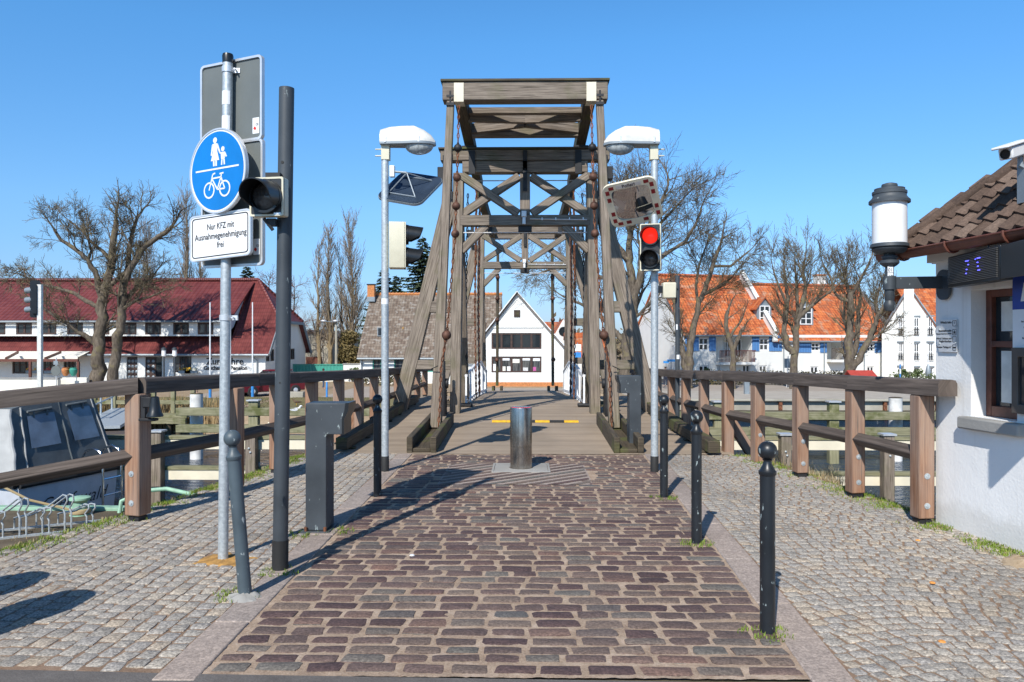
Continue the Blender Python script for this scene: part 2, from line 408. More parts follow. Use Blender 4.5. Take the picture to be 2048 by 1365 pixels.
def stones(name, stops, speck=.35, rough=.6, bscale=90, bump=.35):
    t = NT(name); c = t.ramp(t.island(), stops, 'LINEAR'); co = t.coord()
    f = t.noise(co, 62, 3, .75); g = t.noise(co, 14, 5)
    c = t.mix(speck, c, t.ramp(f, [(.34, (.36, .35, .35)), (.5, (.95, .94, .93)), (.66, (1.75, 1.72, 1.66))]), 'MULTIPLY')
    c = t.mix(.5, c, t.ramp(g, [(.3, (.7, .68, .66)), (.7, (1.22, 1.2, 1.18))]), 'MULTIPLY')
    c = t.mix(.8, c, t.ramp(t.noise(co, .75, 5), [(.3, (.70, .68, .66)), (.5, (1, 1, 1)), (.7, (1.14, 1.12, 1.08))]), 'MULTIPLY')
    t.col(c); t.rough(g, rough - .12, rough + .2); t.bump(t.noise(co, bscale, 4), bump, .004); t.b.inputs['Specular IOR Level'].default_value = .3; return t.m
M['slag'] = stones('slag_setts', [(0, (.135, .088, .08)), (.18, (.085, .056, .056)), (.36, (.155, .108, .095)), (.52, (.12, .088, .08)), (.66, (.185, .14, .115)), (.78, (.15, .142, .128)), (.88, (.19, .115, .092)), (1, (.12, .116, .112))], .65, .62, 55, .8)
M['granite'] = stones('granite_setts', [(0, (.27, .255, .235)), (.35, (.37, .345, .31)), (.6, (.31, .295, .28)), (.78, (.40, .365, .315)), (.9, (.41, .345, .27)), (1, (.32, .30, .28))], .8, .85, 60, .9)
M['kerb'] = stones('pink_granite_kerb', [(0, (.32, .268, .235)), (.5, (.36, .30, .265)), (1, (.30, .262, .242))], .5, .75)
def soil(name, a, b, c, scale=6, bump=.6):
    t = NT(name); co = t.coord(); f = t.noise(co, scale, 6, .65); g = t.noise(co, scale * 15, 4, .8)
    k = t.mix(.5, t.ramp(f, [(.3, a), (.5, b), (.7, c)]), t.ramp(g, [(.3, a), (.7, c)])); t.col(k); t.rough(.95)
    t.bump(g, bump, .01); t.b.inputs['Specular IOR Level'].default_value = .15; return t.m
M['sand'] = soil('joint_sand', (.19, .125, .085), (.37, .27, .19), (.60, .48, .38), 5)
M['joint'] = soil('pavement_joint', (.15, .095, .062), (.27, .18, .125), (.40, .29, .21), 5)
M['earth'] = soil('dark_earth', (.055, .045, .032), (.12, .095, .065), (.20, .165, .12), 3)
M['asphalt'] = soil('asphalt', (.10, .09, .085), (.14, .128, .12), (.19, .175, .165), 4)
M['farroad'] = soil('far_road', (.30, .26, .22), (.36, .31, .265), (.42, .37, .32), .6)
M['quaypave'] = soil('quay_setts', (.30, .27, .23), (.42, .38, .325), (.50, .46, .41), 1.5)
M['lawn'] = soil('winter_lawn', (.125, .11, .048), (.185, .16, .07), (.25, .21, .11), .5)
M['shore'] = soil('shore_gravel', (.20, .14, .085), (.34, .25, .16), (.44, .35, .25), 2)
M['deckmat'] = NT('deck_planks')
def deckm():
    t = M['deckmat']; uv = t.coord('UV'); sp = t.n('SeparateXYZ'); t.l(uv, sp.inputs[0])
    fv = t.math('FRACT', t.math('DIVIDE', sp.outputs[1], .13)); gap = t.math('LESS_THAN', fv, .1)
    cb = t.n('CombineXYZ'); t.l(t.math('FLOOR', t.math('DIVIDE', sp.outputs[1], .13)), cb.inputs[0])
    w = t.n('TexWhiteNoise', noise_dimensions='2D'); t.l(cb.outputs[0], w.inputs['Vector'])
    grain = t.noise(t.coord('UV', (1.5, 30, 1)), 1.5, 5); dirt = t.noise(t.coord('UV', (1, .5, 1)), .9, 5)
    c = t.mix(.45, t.ramp(grain, [(.3, (.23, .18, .13)), (.7, (.42, .335, .25))]), t.ramp(w.outputs['Value'], [(0, (.26, .205, .15)), (1, (.40, .32, .24))]))
    c = t.mix(.6, c, t.ramp(dirt, [(.3, (.7, .7, .7)), (.65, (1.15, 1.12, 1.1))]), 'MULTIPLY')
    c = t.mix(t.math('MULTIPLY', gap, .5), c, (.05, .035, .025)); t.col(c); t.rough(.85); t.bump(t.math('SUBTRACT', grain, t.math('MULTIPLY', gap, 2)), .5, .008); M['deckmat'] = t.m
deckm()
def waterm():
    t = NT('river_water'); co = t.coord('Object', (1, 1.5, 1)); a = t.noise(co, 1.5, 5, .6); b = t.noise(co, 5.5, 4, .6)
    t.col((.012, .036, .075)); t.b.inputs['Roughness'].default_value = .06; t.b.inputs['IOR'].default_value = 1.33  # blue of the reflected sky is put into the base colour
    t.bump(t.math('ADD', a, t.math('MULTIPLY', b, .30)), 1.0, .95); return t.m
M['water'] = waterm()
def bark(name, a, b, c, lich=None):
    t = NT(name); co = t.coord('Object', (1, 1, .3)); f = t.noise(co, 9, 5, .65); k = t.ramp(f, [(.3, a), (.52, b), (.72, c)])
    if lich: k = t.mix(t.ramp(t.noise(t.coord(), 2.3, 4), [(.55, (0, 0, 0)), (.62, (.75, .75, .75))]), k, lich)
    t.col(k); t.rough(.9); t.bump(f, .6, .03); return t.m
M['bark'] = bark('oak_bark', (.055, .042, .030), (.125, .098, .072), (.21, .17, .125), (.165, .135, .07))
M['twig'] = bark('twigs', (.07, .052, .035), (.13, .10, .065), (.20, .165, .10), (.22, .18, .08))
M['bark_pop'] = bark('poplar_bark', (.14, .10, .055), (.24, .18, .10), (.33, .25, .15))
M['twig_pop'] = bark('poplar_twigs', (.15, .115, .085), (.24, .19, .145), (.33, .27, .21))
M['twig_red'] = bark('birch_twigs', (.16, .09, .08), (.23, .14, .125), (.30, .2, .18))
def leaf(name, a, b, c):
    t = NT(name); t.col(t.mix(.4, t.ramp(t.island(), [(0, a), (.5, b), (1, c)]), t.ramp(t.noise(t.coord(), .8, 3), [(.3, a), (.7, c)]))); t.rough(.7); return t.m
M['needles'] = leaf('spruce_needles', (.018, .035, .018), (.04, .065, .03), (.085, .105, .045))
M['thuja'] = leaf('thuja_scale', (.09, .07, .02), (.16, .12, .04), (.22, .16, .06))
M['hedge'] = leaf('hedge_leaf', (.05, .045, .02), (.12, .10, .045), (.18, .15, .07))
M['shrub'] = leaf('shrub_leaf', (.04, .07, .02), (.09, .13, .04), (.16, .19, .07))
M['moss'] = leaf('moss_blades', (.07, .13, .008), (.15, .23, .018), (.24, .30, .035))
M['drygrass'] = leaf('dry_grass', (.26, .19, .09), (.40, .30, .15), (.50, .40, .24))
M['reed'] = leaf('reeds', (.28, .18, .07), (.42, .29, .13), (.52, .38, .2))
M['green_paint'] = plain('sea_green_paint', (.30, .50, .36), .55, var=.18, scale=8)
M['post_blue'] = plain('light_blue_paint', (.04, .25, .62), .5)
M['yellow'] = plain('yellow_rubber', (.72, .40, .02), .7, var=.15, scale=14)
M['canvas'] = plain('shaded_boat_canvas', (.135, .155, .165), .85, var=.18, scale=3, bump=.3)  # shade on the stern panel is put into this darker canvas colour
M['canvas_sunlit'] = plain('sunlit_boat_canvas', (.46, .46, .45), .85, var=.12, scale=3, bump=.3)  # same cover, with the sunlight on its side put into the colour
M['vinyl'] = plain('clear_vinyl_window', (.20, .26, .34), .12, var=.2, scale=2.5)
M['hull'] = plain('boat_hull_white', (.62, .65, .70), .3, var=.06)
M['car_red'] = plain('dark_red_car_paint', (.13, .012, .02), .2, var=.06)
M['skin'] = plain('skin', (.5, .3, .22), .6)
M['denim'] = plain('denim', (.05, .08, .14), .8)
M['navy'] = plain('navy_jacket', (.03, .035, .06), .8)
M['redcloth'] = plain('red_jacket', (.6, .03, .03), .8)
M['gullgrey'] = plain('gull_grey', (.62, .62, .62), .7, var=.2, scale=20)
M['hairm'] = plain('dark_hair', (.03, .02, .015), .7)
# ================================================================ setting
WATER, BANK = -2.2, -1.36
XL = [(-20, -10), (2, -5.4), (3.6, -4.6), (5.65, -3.95), (6.83, -3.66), (9.3, -3.2), (10.9, -3.05)]
XR = [(-20, 3.9), (6.0, 3.9), (6.9, 3.72), (8, 3.58), (9.1, 3.47), (10.9, 3.15)]
def ground_h(x, y):
    xl = pl(y, XL)
    if x < xl: return -.02 - .78 * sst((xl - x) / 1.5)
    xr = pl(y, XR)
    if y > 6.95 and x > xr: return -.02 - 2.7 * sst((x - xr) / .9)
    return -.02
def grid(xs, ys, hf):
    m = MB(); nx = len(xs)
    vs = [(x, y, hf(x, y)) for y in ys for x in xs]
    fs = [(j * nx + i, j * nx + i + 1, (j + 1) * nx + i + 1, (j + 1) * nx + i) for j in range(len(ys) - 1) for i in range(nx - 1)]
    m.add(vs, fs, [[(vs[k][0], vs[k][1]) for k in f] for f in fs]); return m
def fr(a, b, st): n = max(1, round((b - a) / st)); return [a + (b - a) * i / n for i in range(n + 1)]
g = grid(fr(-40, -7, 2) + fr(-6.8, -2.8, .2) + fr(-2, 2.6, 1) + fr(2.8, 5, .15) + fr(6, 40, 4), fr(-30, 3, 3) + fr(3.3, 10.85, .3), ground_h)
struct(g, 'ground', M['earth'])
m = MB(); m.box((0, 9.6, -1.75), 80, 2.4, 1.85); m.box((0, 9.9, -.58), 6.2, 1.8, .5)
struct(m, 'near_quay_wall', M['concrete'])
m = MB(); m.beam((-40, 10.83, -.80), (-3.3, 10.83, -.80), .16, .09); struct(m, 'quay_edge', M['green_paint'], bevel=.01)
m = MB(); m.quad((-300, 8, WATER), (300, 8, WATER), (300, 60, WATER), (-300, 60, WATER)); struct(m, 'water', M['water'])
# asphalt in the foreground
m = MB(); Yb = 3.68
m.poly([(-14, -25, .002), (14, -25, .002), (14, 3.3, .002), (4, 3.52, .002), (1.5, 3.6, .002), (-1.5, 3.66, .002), (-2.4, 3.69, .002), (-4.4, 3.72, .002), (-14, 3.6, .002)])
struct(m, 'asphalt_road', M['asphalt'])

def sett(m, cx, cy, w, d, ang, rr, z=0.0, tilt=.012, crown=.0035):
    """one rounded paving stone"""
    ca, sa = math.cos(ang), math.sin(ang); c = min(w, d) * rr.uniform(.07, .17)
    out = [(-w / 2 + c, -d / 2), (w / 2 - c, -d / 2), (w / 2, -d / 2 + c), (w / 2, d / 2 - c), (w / 2 - c, d / 2), (-w / 2 + c, d / 2), (-w / 2, d / 2 - c), (-w / 2, -d / 2 + c)]
    j = min(w, d) * .085
    out = [(x + rr.uniform(-j, j), y + rr.uniform(-j, j)) for x, y in out]
    tx, ty = rr.uniform(-tilt, tilt), rr.uniform(-tilt, tilt); zo = z + rr.uniform(-.0018, .0018)
    vs = []
    for s, h in ((1.0, -.022), (.985, -.0015), (.90, .0012)):
        for x, y in out:
            x *= s; y *= s
            vs.append((cx + x * ca - y * sa, cy + x * sa + y * ca, zo + h + (x * tx + y * ty if h > -.02 else 0)))
    vs.append((cx, cy, zo + crown))
    fs = [(a * 8 + i, a * 8 + (i + 1) % 8, a * 8 + 8 + (i + 1) % 8, a * 8 + 8 + i) for a in (0, 1) for i in range(8)]
    fs += [(16 + i, 16 + (i + 1) % 8, 24) for i in range(8)]
    m.add(vs, fs)
KLI = [(3.4, -1.55), (7, -1.58), (11, -1.59)]      # road side of the left kerb
KRI = [(3.4, 1.33), (5, 1.43), (8, 1.56), (11, 1.68)]
KW = .215
# road of dark red slag setts
rr = random.Random(3); m = MB(); y = 3.70
while y < 10.78:
    d = rr.uniform(.088, .112); gap = rr.uniform(.022, .034)
    x = pl(y, KLI) + rr.uniform(.01, .06); xe = pl(y, KRI) - .01; sl_ = rr.uniform(-.006, .006); ph = rr.uniform(0, 6)
    while x < xe - .05:
        w = rr.uniform(.16, .26)
        if xe - (x + w) < .1: w = xe - x
        yy = y + d / 2 + .008 * math.sin(x * 2 + ph) + rr.uniform(-.006, .006)
        cx = x + w / 2
        if not (-.98 < cx < .76 and 8.55 < yy < 10.02): sett(m, cx, yy, w - .006, d * rr.uniform(.9, 1.08), rr.uniform(-.03, .03), rr)
        x += w + rr.uniform(.014, .030)
    y += d + gap
struct(m, 'cobbled_road', M['slag'])
from mathutils import noise as NZ
def bed_grid(xl, xr, y0, y1, step, base, amp):
    """loose joint filling with an uneven surface that laps over the stone edges"""
    m = MB(); ny = int((y1 - y0) / step); nx = int(max(xr(y) - xl(y) for y in (y0, (y0 + y1) / 2, y1)) / step); vs = []
    for j in range(ny + 1):
        y = y0 + (y1 - y0) * j / ny; a, b = xl(y), xr(y)
        for i in range(nx + 1):
            x = a + (b - a) * i / nx; q = NZ.noise((x * 16, y * 16, 3)) + .7 * NZ.noise((x * 41, y * 41, 8)) + .5 * NZ.noise((x * 2.1, y * 2.1, 1)); vs.append((x, y, base + amp * q))
    m.add(vs, [(j * (nx + 1) + i, j * (nx + 1) + i + 1, (j + 1) * (nx + 1) + i + 1, (j + 1) * (nx + 1) + i) for j in range(ny) for i in range(nx)]); return m
m = bed_grid(lambda y: pl(y, KLI) - .05, lambda y: pl(y, KRI) + .05, 3.66, 10.85, .022, -.0035, .0042)
struct(m, 'road_bed', M['sand'])
# kerb slabs
m = MB()
for side in (-1, 1):
    y = 3.58
    while y < 10.75:
        L = rr.uniform(.75, 1.15); y2 = min(y + L, 10.86)
        if side < 0: xa, xb = pl(y, KLI) - KW / 2, pl(y2, KLI) - KW / 2
        else: xa, xb = pl(y, KRI) + KW / 2, pl(y2, KRI) + KW / 2
        m.beam((xa, y + .006, -.03), (xb, y2 - .006, -.03), KW - .012, .072 + rr.uniform(-.004, .004))
        y = y2
struct(m, 'kerb', M['kerb'], bevel=.008)
# pavements of small granite setts
m = MB(); bed = MB(); rl = random.Random(11)
x = -.004; k = 0
while x > -4.6:
    w = rl.uniform(.082, .104); y = 3.68 + rl.uniform(0, .08)
    while y < 10.86:
        d = rl.uniform(.085, .135); lim = pl(y, XL) + .02
        if pl(y, KLI) - KW + x - w / 2 > lim + rl.uniform(-.02, .12):
            yy = y + d / 2; wv = min(1, -x / 2.2); xx = pl(yy, KLI) - KW + x - w / 2 - wv * (.05 * math.sin(yy * 1.1 + .6) + .05 + .02 * math.sin(yy * 3.1 + k * .35) + .02 + max(0, (5.6 - yy)) * .12)
            if xx < pl(yy, KLI) - KW - w * .5 - .004: sett(m, xx, yy, w * (.965 + .045 * max(0, 5.6 - yy)), d - .008, .05 * math.cos(yy * 1.1) + rl.uniform(-.06, .06), rl, crown=.0022, tilt=.009)
        y += d + rl.uniform(.001, .006)
    x -= w + rl.uniform(.001, .006); k += 1
ro = random.Random(5); y = 3.5
while y < 11.2:
    d = ro.uniform(.078, .10); x = 0
    x = 0
    while x < 4.8:
        w = ro.uniform(.072, .108); xx = pl(y, KRI) + KW + .004 + x + w / 2; yy = y + d / 2 + .11 * math.sin((xx - 1.6) * 2.6) - .30 * (xx - 2.6) ** 2 * .25 + ro.uniform(-.006, .006)
        lo = pl(yy, KRI) + KW + w * .5 - .02; hi = min(pl(yy, XR) - .02, 9)
        if yy < 6.0: hi = 4.4
        if 3.5 < yy < 10.84 and lo < xx < hi + ro.uniform(-.1, .0):
            sett(m, xx, yy, w - .008, d - .004, .28 * math.cos((xx - 1.6) * 2.6) + ro.uniform(-.06, .06), ro, crown=.0022, tilt=.009)
        x += w + ro.uniform(.001, .005)
    y += d + ro.uniform(.0, .005)
struct(m, 'pavement', M['granite'])
bed = bed_grid(lambda y: pl(y, XL), lambda y: pl(y, KLI) - .02, 3.66, 10.85, .028, -.0045, .0035)
b2_ = bed_grid(lambda y: pl(y, KRI) + .02, lambda y: pl(y, XR) + (.1 if y < 6.9 else 0), 3.45, 10.85, .028, -.0045, .0035); bed.add(b2_.v, b2_.f)
struct(bed, 'pavement_bed', M['joint'])
# striped paving round the rising bollard
m = MB(); cxs = (-.98, .76)
z = .001; m.quad((cxs[0], 8.56, z), (cxs[1], 8.56, z), (cxs[1], 10.0, z), (cxs[0], 10.0, z)); struct(m, 'bollard_paving', M['kerb'])
m = MB(); x = cxs[0] - 1.3
def clip(poly, ax, lim, keep):
    out = []
    for i in range(len(poly)):
        a, b = poly[i], poly[(i + 1) % len(poly)]; ia = (a[ax] - lim) * keep >= 0; ib = (b[ax] - lim) * keep >= 0
        if ia: out.append(a)
        if ia != ib:
            t = (lim - a[ax]) / (b[ax] - a[ax]); out.append((a[0] + (b[0] - a[0]) * t, a[1] + (b[1] - a[1]) * t))
    return out
for k in range(26):
    x0 = cxs[0] - 1.9 + k * .24
    q = [(x0, 8.56), (x0 + .12, 8.56), (x0 + .12 + 1.7, 10.0), (x0 + 1.7, 10.0)]
    for ax, lim, kp in ((0, cxs[0] + .02, 1), (0, cxs[1] - .02, -1)):
        if q: q = clip(q, ax, lim, kp)
    if len(q) > 2: m.poly([(a, b, .005) for a, b in q], (1, 0, 0), (0, 1, 0))
struct(m, 'dark_stripes', M['slag'])
# bridge deck
DECK = [(10.86, 0), (13, .05), (17.2, .14), (20, .11), (23, .0), (26.3, -.16), (29, -.27), (36, -.78), (44, -1.30), (50, -1.36)]
def dh(y): return pl(y, DECK)
m = MB()
ys = fr(10.87, 36, .45)
for a, b in zip(ys, ys[1:]):
    w0 = 1.60
    m.quad((-w0, a, dh(a)), (w0, a, dh(a)), (w0, b, dh(b)), (-w0, b, dh(b)), [(-w0, a), (w0, a), (w0, b), (-w0, b)])
    if b < 17.6 or 28 < a:
        for sx in (-1, 1): m.quad((sx * w0, a, dh(a) - .0), (sx * 2.95, a, dh(a)), (sx * 2.95, b, dh(b)), (sx * w0, b, dh(b)), [(sx * w0, a), (sx * 2.95, a), (sx * 2.95, b), (sx * w0, b)])
    elif b < 21.8:
        for sx in (-1, 1): m.quad((sx * 1.95, a, dh(a)), (sx * 2.95, a, dh(a)), (sx * 2.95, b, dh(b)), (sx * 1.95, b, dh(b)), [(sx * 1.95, a), (sx * 2.95, a), (sx * 2.95, b), (sx * 1.95, b)])
struct(m, 'bridge_deck', M['deckmat'])
m = MB()
for a, b in ((10.9, 17.5), (17.6, 24), (24.1, 36)):
    for x in (-2.8, -1.5, -.5, .5, 1.5, 2.8):
        if abs(x) > 2 and a > 17: continue
        m.beam((x, a, dh(a) - .2), (x, b, dh(b) - .2), .2, .35)
for x in (-2.8, 2.8): m.beam((x, 17.5, -.1), (x, 21.8, -.1), .2, .3)
for y in (11.2, 14, 17, 21.5, 24.5, 28, 33):
    for x in (-2.6, -1.3, 1.3, 2.6): m.tube([(x, y, -3), (x, y, dh(y) - .35)], .16, 10)
    m.beam((-2.9, y, dh(y) - .5), (2.9, y, dh(y) - .5), .28, .28)
struct(m, 'bridge_substructure', M['wood_dark'])
# far bank
def bank_h(x, y):
    rp = dh(y)
    if abs(x) < 6 and y > 34: base = lerp(BANK, max(BANK, rp - .02), 1 - sst((abs(x) - 3) / 3))
    else: base = BANK
    if x < -3.5: return lerp(WATER - .5, base, sst((y - 30.2) / 2.6)) + .05 * math.sin(x * 1.7) * sst((y - 30) / 2)
    if x < 3.5: return base if y > 34.5 else WATER - .5
    return base if y > 38.95 else WATER - .6
g = grid(fr(-260, -60, 40) + fr(-55, -6, 2.5) + fr(-5.5, 6, .5) + fr(8, 60, 4) + fr(80, 260, 40), fr(29.5, 40, .5) + fr(41, 52, 1) + fr(60, 100, 10) + fr(150, 900, 150), bank_h)
struct(g, 'far_bank', M['shore'])
m = MB(); g2 = grid(fr(-70, -3.6, 1.8), fr(32.9, 39.5, .6), lambda x, y: bank_h(x, y) + .05); struct(g2, 'lawn', M['lawn'])
m = MB(); z = BANK + .012
m.quad((-75, 39.5, z), (-6, 39.5, z), (-6, 49.6, z), (-75, 49.6, z)); m.quad((6, 45.5, z), (70, 45.5, z), (70, 55, z), (6, 55, z))
struct(m, 'far_road', M['farroad'])
m = MB(); m.quad((4.5, 39.1, z), (70, 39.1, z), (70, 45.5, z), (6, 45.5, z)); struct(m, 'far_pavement', M['quaypave'])
m = MB()
for y0, y1 in zip(fr(36, 48, 1), fr(36, 48, 1)[1:]): m.quad((-3, y0, bank_h(0, y0) + .016), (3, y0, bank_h(0, y0) + .016), (3, y1, bank_h(0, y1) + .016), (-3, y1, bank_h(0, y1) + .016))
struct(m, 'bridge_ramp', M['farroad'])
q = thing('quay_wall', 'long concrete quay wall with rusty steel piles across the river', 'wall', (20, 38.9, WATER))
m = MB(); m.box((32, 38.95, -1.85), 58, .3, .9)
m.build('wall', M['concrete'], q, bevel=.02)
m = MB(); m.beam((3.2, 38.78, BANK - .0), (61, 38.78, BANK - .0), .42, .11); m.build('coping', M['concrete'], q, bevel=.02)
for i in range(14): mm = MB(); mm.box((5 + i * 2.6, 38.72, -1.83), .16, .16, .86); mm.build('pile', M['rust'], q)
m = MB(); m.beam((4, 38.6, -1.95), (50, 38.6, -1.95), .25, .16); m.build('fender', M['wood_dark'], q)
# ================================================================ drawbridge
def chain(m, path, pitch=.085, r=.011, wid=.055):
    path = [Vector(p) for p in path]; seg = [(b - a).length for a, b in zip(path, path[1:])]; L = sum(seg); n = int(L / pitch)
    def pt(s):
        for a, b, l in zip(path, path[1:], seg):
            if s <= l: return a + (b - a) * (s / l), (b - a).normalized()
            s -= l
        return path[-1], (path[-1] - path[-2]).normalized()
    for i in range(n):
        c, d = pt((i + .5) * pitch); x = d.cross(Vector((0, 1, 0)))
        if x.length < .05: x = Vector((1, 0, 0))
        x.normalize(); y = d.cross(x)
        if i % 2: x, y = y, x
        vs = []; fs = []; N = 8; hl = pitch * .68 - r; hw = wid / 2 - r
        for k in range(N):
            a = 2 * math.pi * k / N; ca, sa = math.cos(a), math.sin(a)
            p = c + d * (hl * (abs(sa) ** .7) * (1 if sa > 0 else -1)) + x * hw * ca; o = (d * sa + x * ca).normalized()
            for q in range(4):
                b = 2 * math.pi * q / 4; vs.append(p + o * r * math.cos(b) + y * r * math.sin(b))
        for k in range(N):
            k2 = (k + 1) % N
            for q in range(4):
                q2 = (q + 1) % 4; fs.append((k * 4 + q, k2 * 4 + q, k2 * 4 + q2, k * 4 + q2))
        m.add(vs, fs)
def portal(root, Y, dz, hw=1.42):
    X = hw
    H = lambda h: h + dz
    def B(name, p0, p1, w, h, mat='wood', up=(0, 0, 1)):
        m = MB(); m.beam(p0, p1, w, h, up); return m.build(name, M[mat], root, bevel=.012)
    for s in (-1, 1):
        B('post', (s * (X + .03), Y, H(-.3)), (s * (X - .05), Y, H(5.06)), .21, .30, up=(0, 1, 0))
        # raking side strut with two ties
        B('strut', (s * (X + .12), Y + .35, H(4.75)), (s * (X + 1.30), Y + .35, H(-.1)), .30, .26, up=(0, 1, 0))
        B('strut', (s * (X - .03), Y + .3, H(4.3)), (s * (X - .02), Y + 2.0, H(-.05)), .2, .2, up=(1, 0, 0))
        B('tie', (s * (X + .1), Y + .32, H(2.32)), (s * (X + .78), Y + .32, H(2.32)), .18, .24)
        B('tie', (s * (X + .1), Y + .32, H(1.10)), (s * (X + 1.1), Y + .32, H(1.10)), .18, .20)
        # plate straps
        m = MB(); m.box((s * (X + .09), Y - .165, H(4.95)), .045, .03, 1.0); m.box((s * (X + .215), Y - .17, H(5.16)), .10, .03, .5); m.box((s * (X - .33), Y - .15, H(5.27)), .13, .05, .48)
        for k in range(5): m.ball((s * (X + .09), Y - .185, H(4.5 + k * .2)), .016, 8, 5)
        m.build('iron_strap', M['iron'], root)
        m = MB(); m.box((s * 1.72, Y, H(5.05)), .16, .3, .26); m.build('beam_shoe', M['iron'], root, bevel=.01)
    B('top_beam', (-1.74, Y, H(5.42)), (1.74, Y, H(5.42)), .30, .22)
    m = MB(); m.beam((-1.78, Y, H(5.555)), (1.78, Y, H(5.555)), .38, .035); m.build('cover_board', M['wood_dark'], root, bevel=.004)
    B('top_beam', (-1.29, Y, H(5.185)), (1.29, Y, H(5.185)), .26, .235)
    B('cross_beam', (-1.33, Y - .03, H(4.08)), (1.33, Y - .03, H(4.08)), .25, .215)
    B('king_post', (0, Y - .01, H(4.19)), (0, Y - .01, H(5.06)), .21, .22, up=(0, 1, 0))
    for s in (-1, 1):
        B('brace', (s * .12, Y - .02, H(5.0)), (s * 1.30, Y - .02, H(4.22)), .16, .18, up=(0, 1, 0))
        B('brace', (s * 1.30, Y - .09, H(5.0)), (s * .14, Y - .09, H(4.22)), .16, .18, up=(0, 1, 0))
        B('knee_brace', (s * .80, Y - .02, H(3.99)), (s * 1.32, Y - .02, H(3.46)), .16, .18, up=(0, 1, 0))
    m = MB(); m.box((0, Y - .175, H(4.98)), .085, .03, .62); m.box((0, Y - .175, H(5.30)), .085, .03, .4)
    for k in range(4): m.ball((0, Y - .195, H(4.72 + k * .2)), .017, 8, 5)
    m.build('iron_strap', M['iron'], root)
    m = MB(); m.tube([(-1.3, Y + .1, H(4.94)), (1.3, Y + .1, H(4.94))], .012, 6); m.tube([(.1, Y - .17, H(4.10)), (1.27, Y - .17, H(4.08))], .012, 6); m.tube([(-1.27, Y - .1, H(3.83)), (1.27, Y - .1, H(3.83))], .012, 6)
    for k in range(4): m.box((.35 + k * .28, Y - .17, H(4.1)), .02, .03, .05)
    m.build('conduit', M['alu'], root)
    m = MB(); m.box((-.02, Y - .22, H(4.19)), .10, .14, .12); m.box((-.02, Y - .25, H(4.05)), .065, .06, .14); m.build('flood_light', M['white'], root, bevel=.01)
    m = MB(); m.box((0, Y - .05, H(3.90)), .28, .18, .12); m.build('lamp_box', M['iron'], root, bevel=.01)
def lever(root, Yt, Yp, Ye, ht, hp, he, cross):
    """balance frame: tail at Yt, over the portal at Yp, river end at Ye"""
    def B(name, p0, p1, w, h, mat='wood', up=(0, 0, 1)):
        m = MB(); m.beam(p0, p1, w, h, up); return m.build(name, M[mat], root, bevel=.012)
    sgn = 1 if Yp > Yt else -1
    hh = lambda y: lerp(ht, hp, (y - Yt) / (Yp - Yt))
    B('tail_beam', (-1.45, Yt, ht), (1.45, Yt, ht), .30, .32)
    m = MB(); m.beam((-1.48, Yt, ht + .182), (1.48, Yt, ht + .182), .36, .04); m.build('cover_board', M['wood_dark'], root, bevel=.004)
    for s in (-1, 1):
        B('balance_beam', (s * 1.15, Yt + sgn * .12, ht - .02), (s * 1.19, Ye, he), .20, .30, 'wood_dark')
        m = MB(); m.box((s * 1.16, Yt - sgn * .155, ht - .03), .17, .02, .33); m.box((s * 1.16, Yt, ht - .175), .17, .32, .02); m.build('end_strap', M['cream'], root)
        m = MB(); m.tube([(s * 1.2, Yp, hp - .22), (s * 1.0, Yp, hp - .22)], .1, 12); m.box((s * 1.15, Yp, hp - .15), .3, .24, .14); m.build('bearing', M['iron'], root)
    if cross:
        a, b = Yt + sgn * .8, Yt + sgn * 1.75
        B('cross_piece', (-1.06, a, hh(a) + .02), (1.06, a, hh(a) + .02), .14, .12)
        B('cross_piece', (-1.06, b, hh(b)), (1.06, b, hh(b)), .16, .2)
        for s in (-1, 1):
            B('diagonal', (s * 1.06, a + sgn * .07, hh(a) - .06), (0, lerp(a, b, .42), hh(lerp(a, b, .5)) + .06), .1, .2)
            B('diagonal', (s * 1.06, b - sgn * .05, hh(b) + .06), (0, lerp(a, b, .58), hh(lerp(a, b, .5)) + .03), .1, .2)
def bl(root, c, r, mat='ball'):
    m = MB(); m.ball(c, r, 20, 14); m.tube([(c[0], c[1], c[2] - r - .02), (c[0], c[1], c[2] + r + .02)], .018, 8); m.build('ball_weight', M[mat], root)
near = thing('drawbridge_frame', 'large weathered oak drawbridge portal with heavy balance frame, nearer of the two', 'drawbridge', (0, 15.9, 0), 'wooden drawbridge portals')
portal(near, 15.9, 0)
lever(near, 13.6, 15.9, 19.9, 5.99, 5.70, 5.62, True)
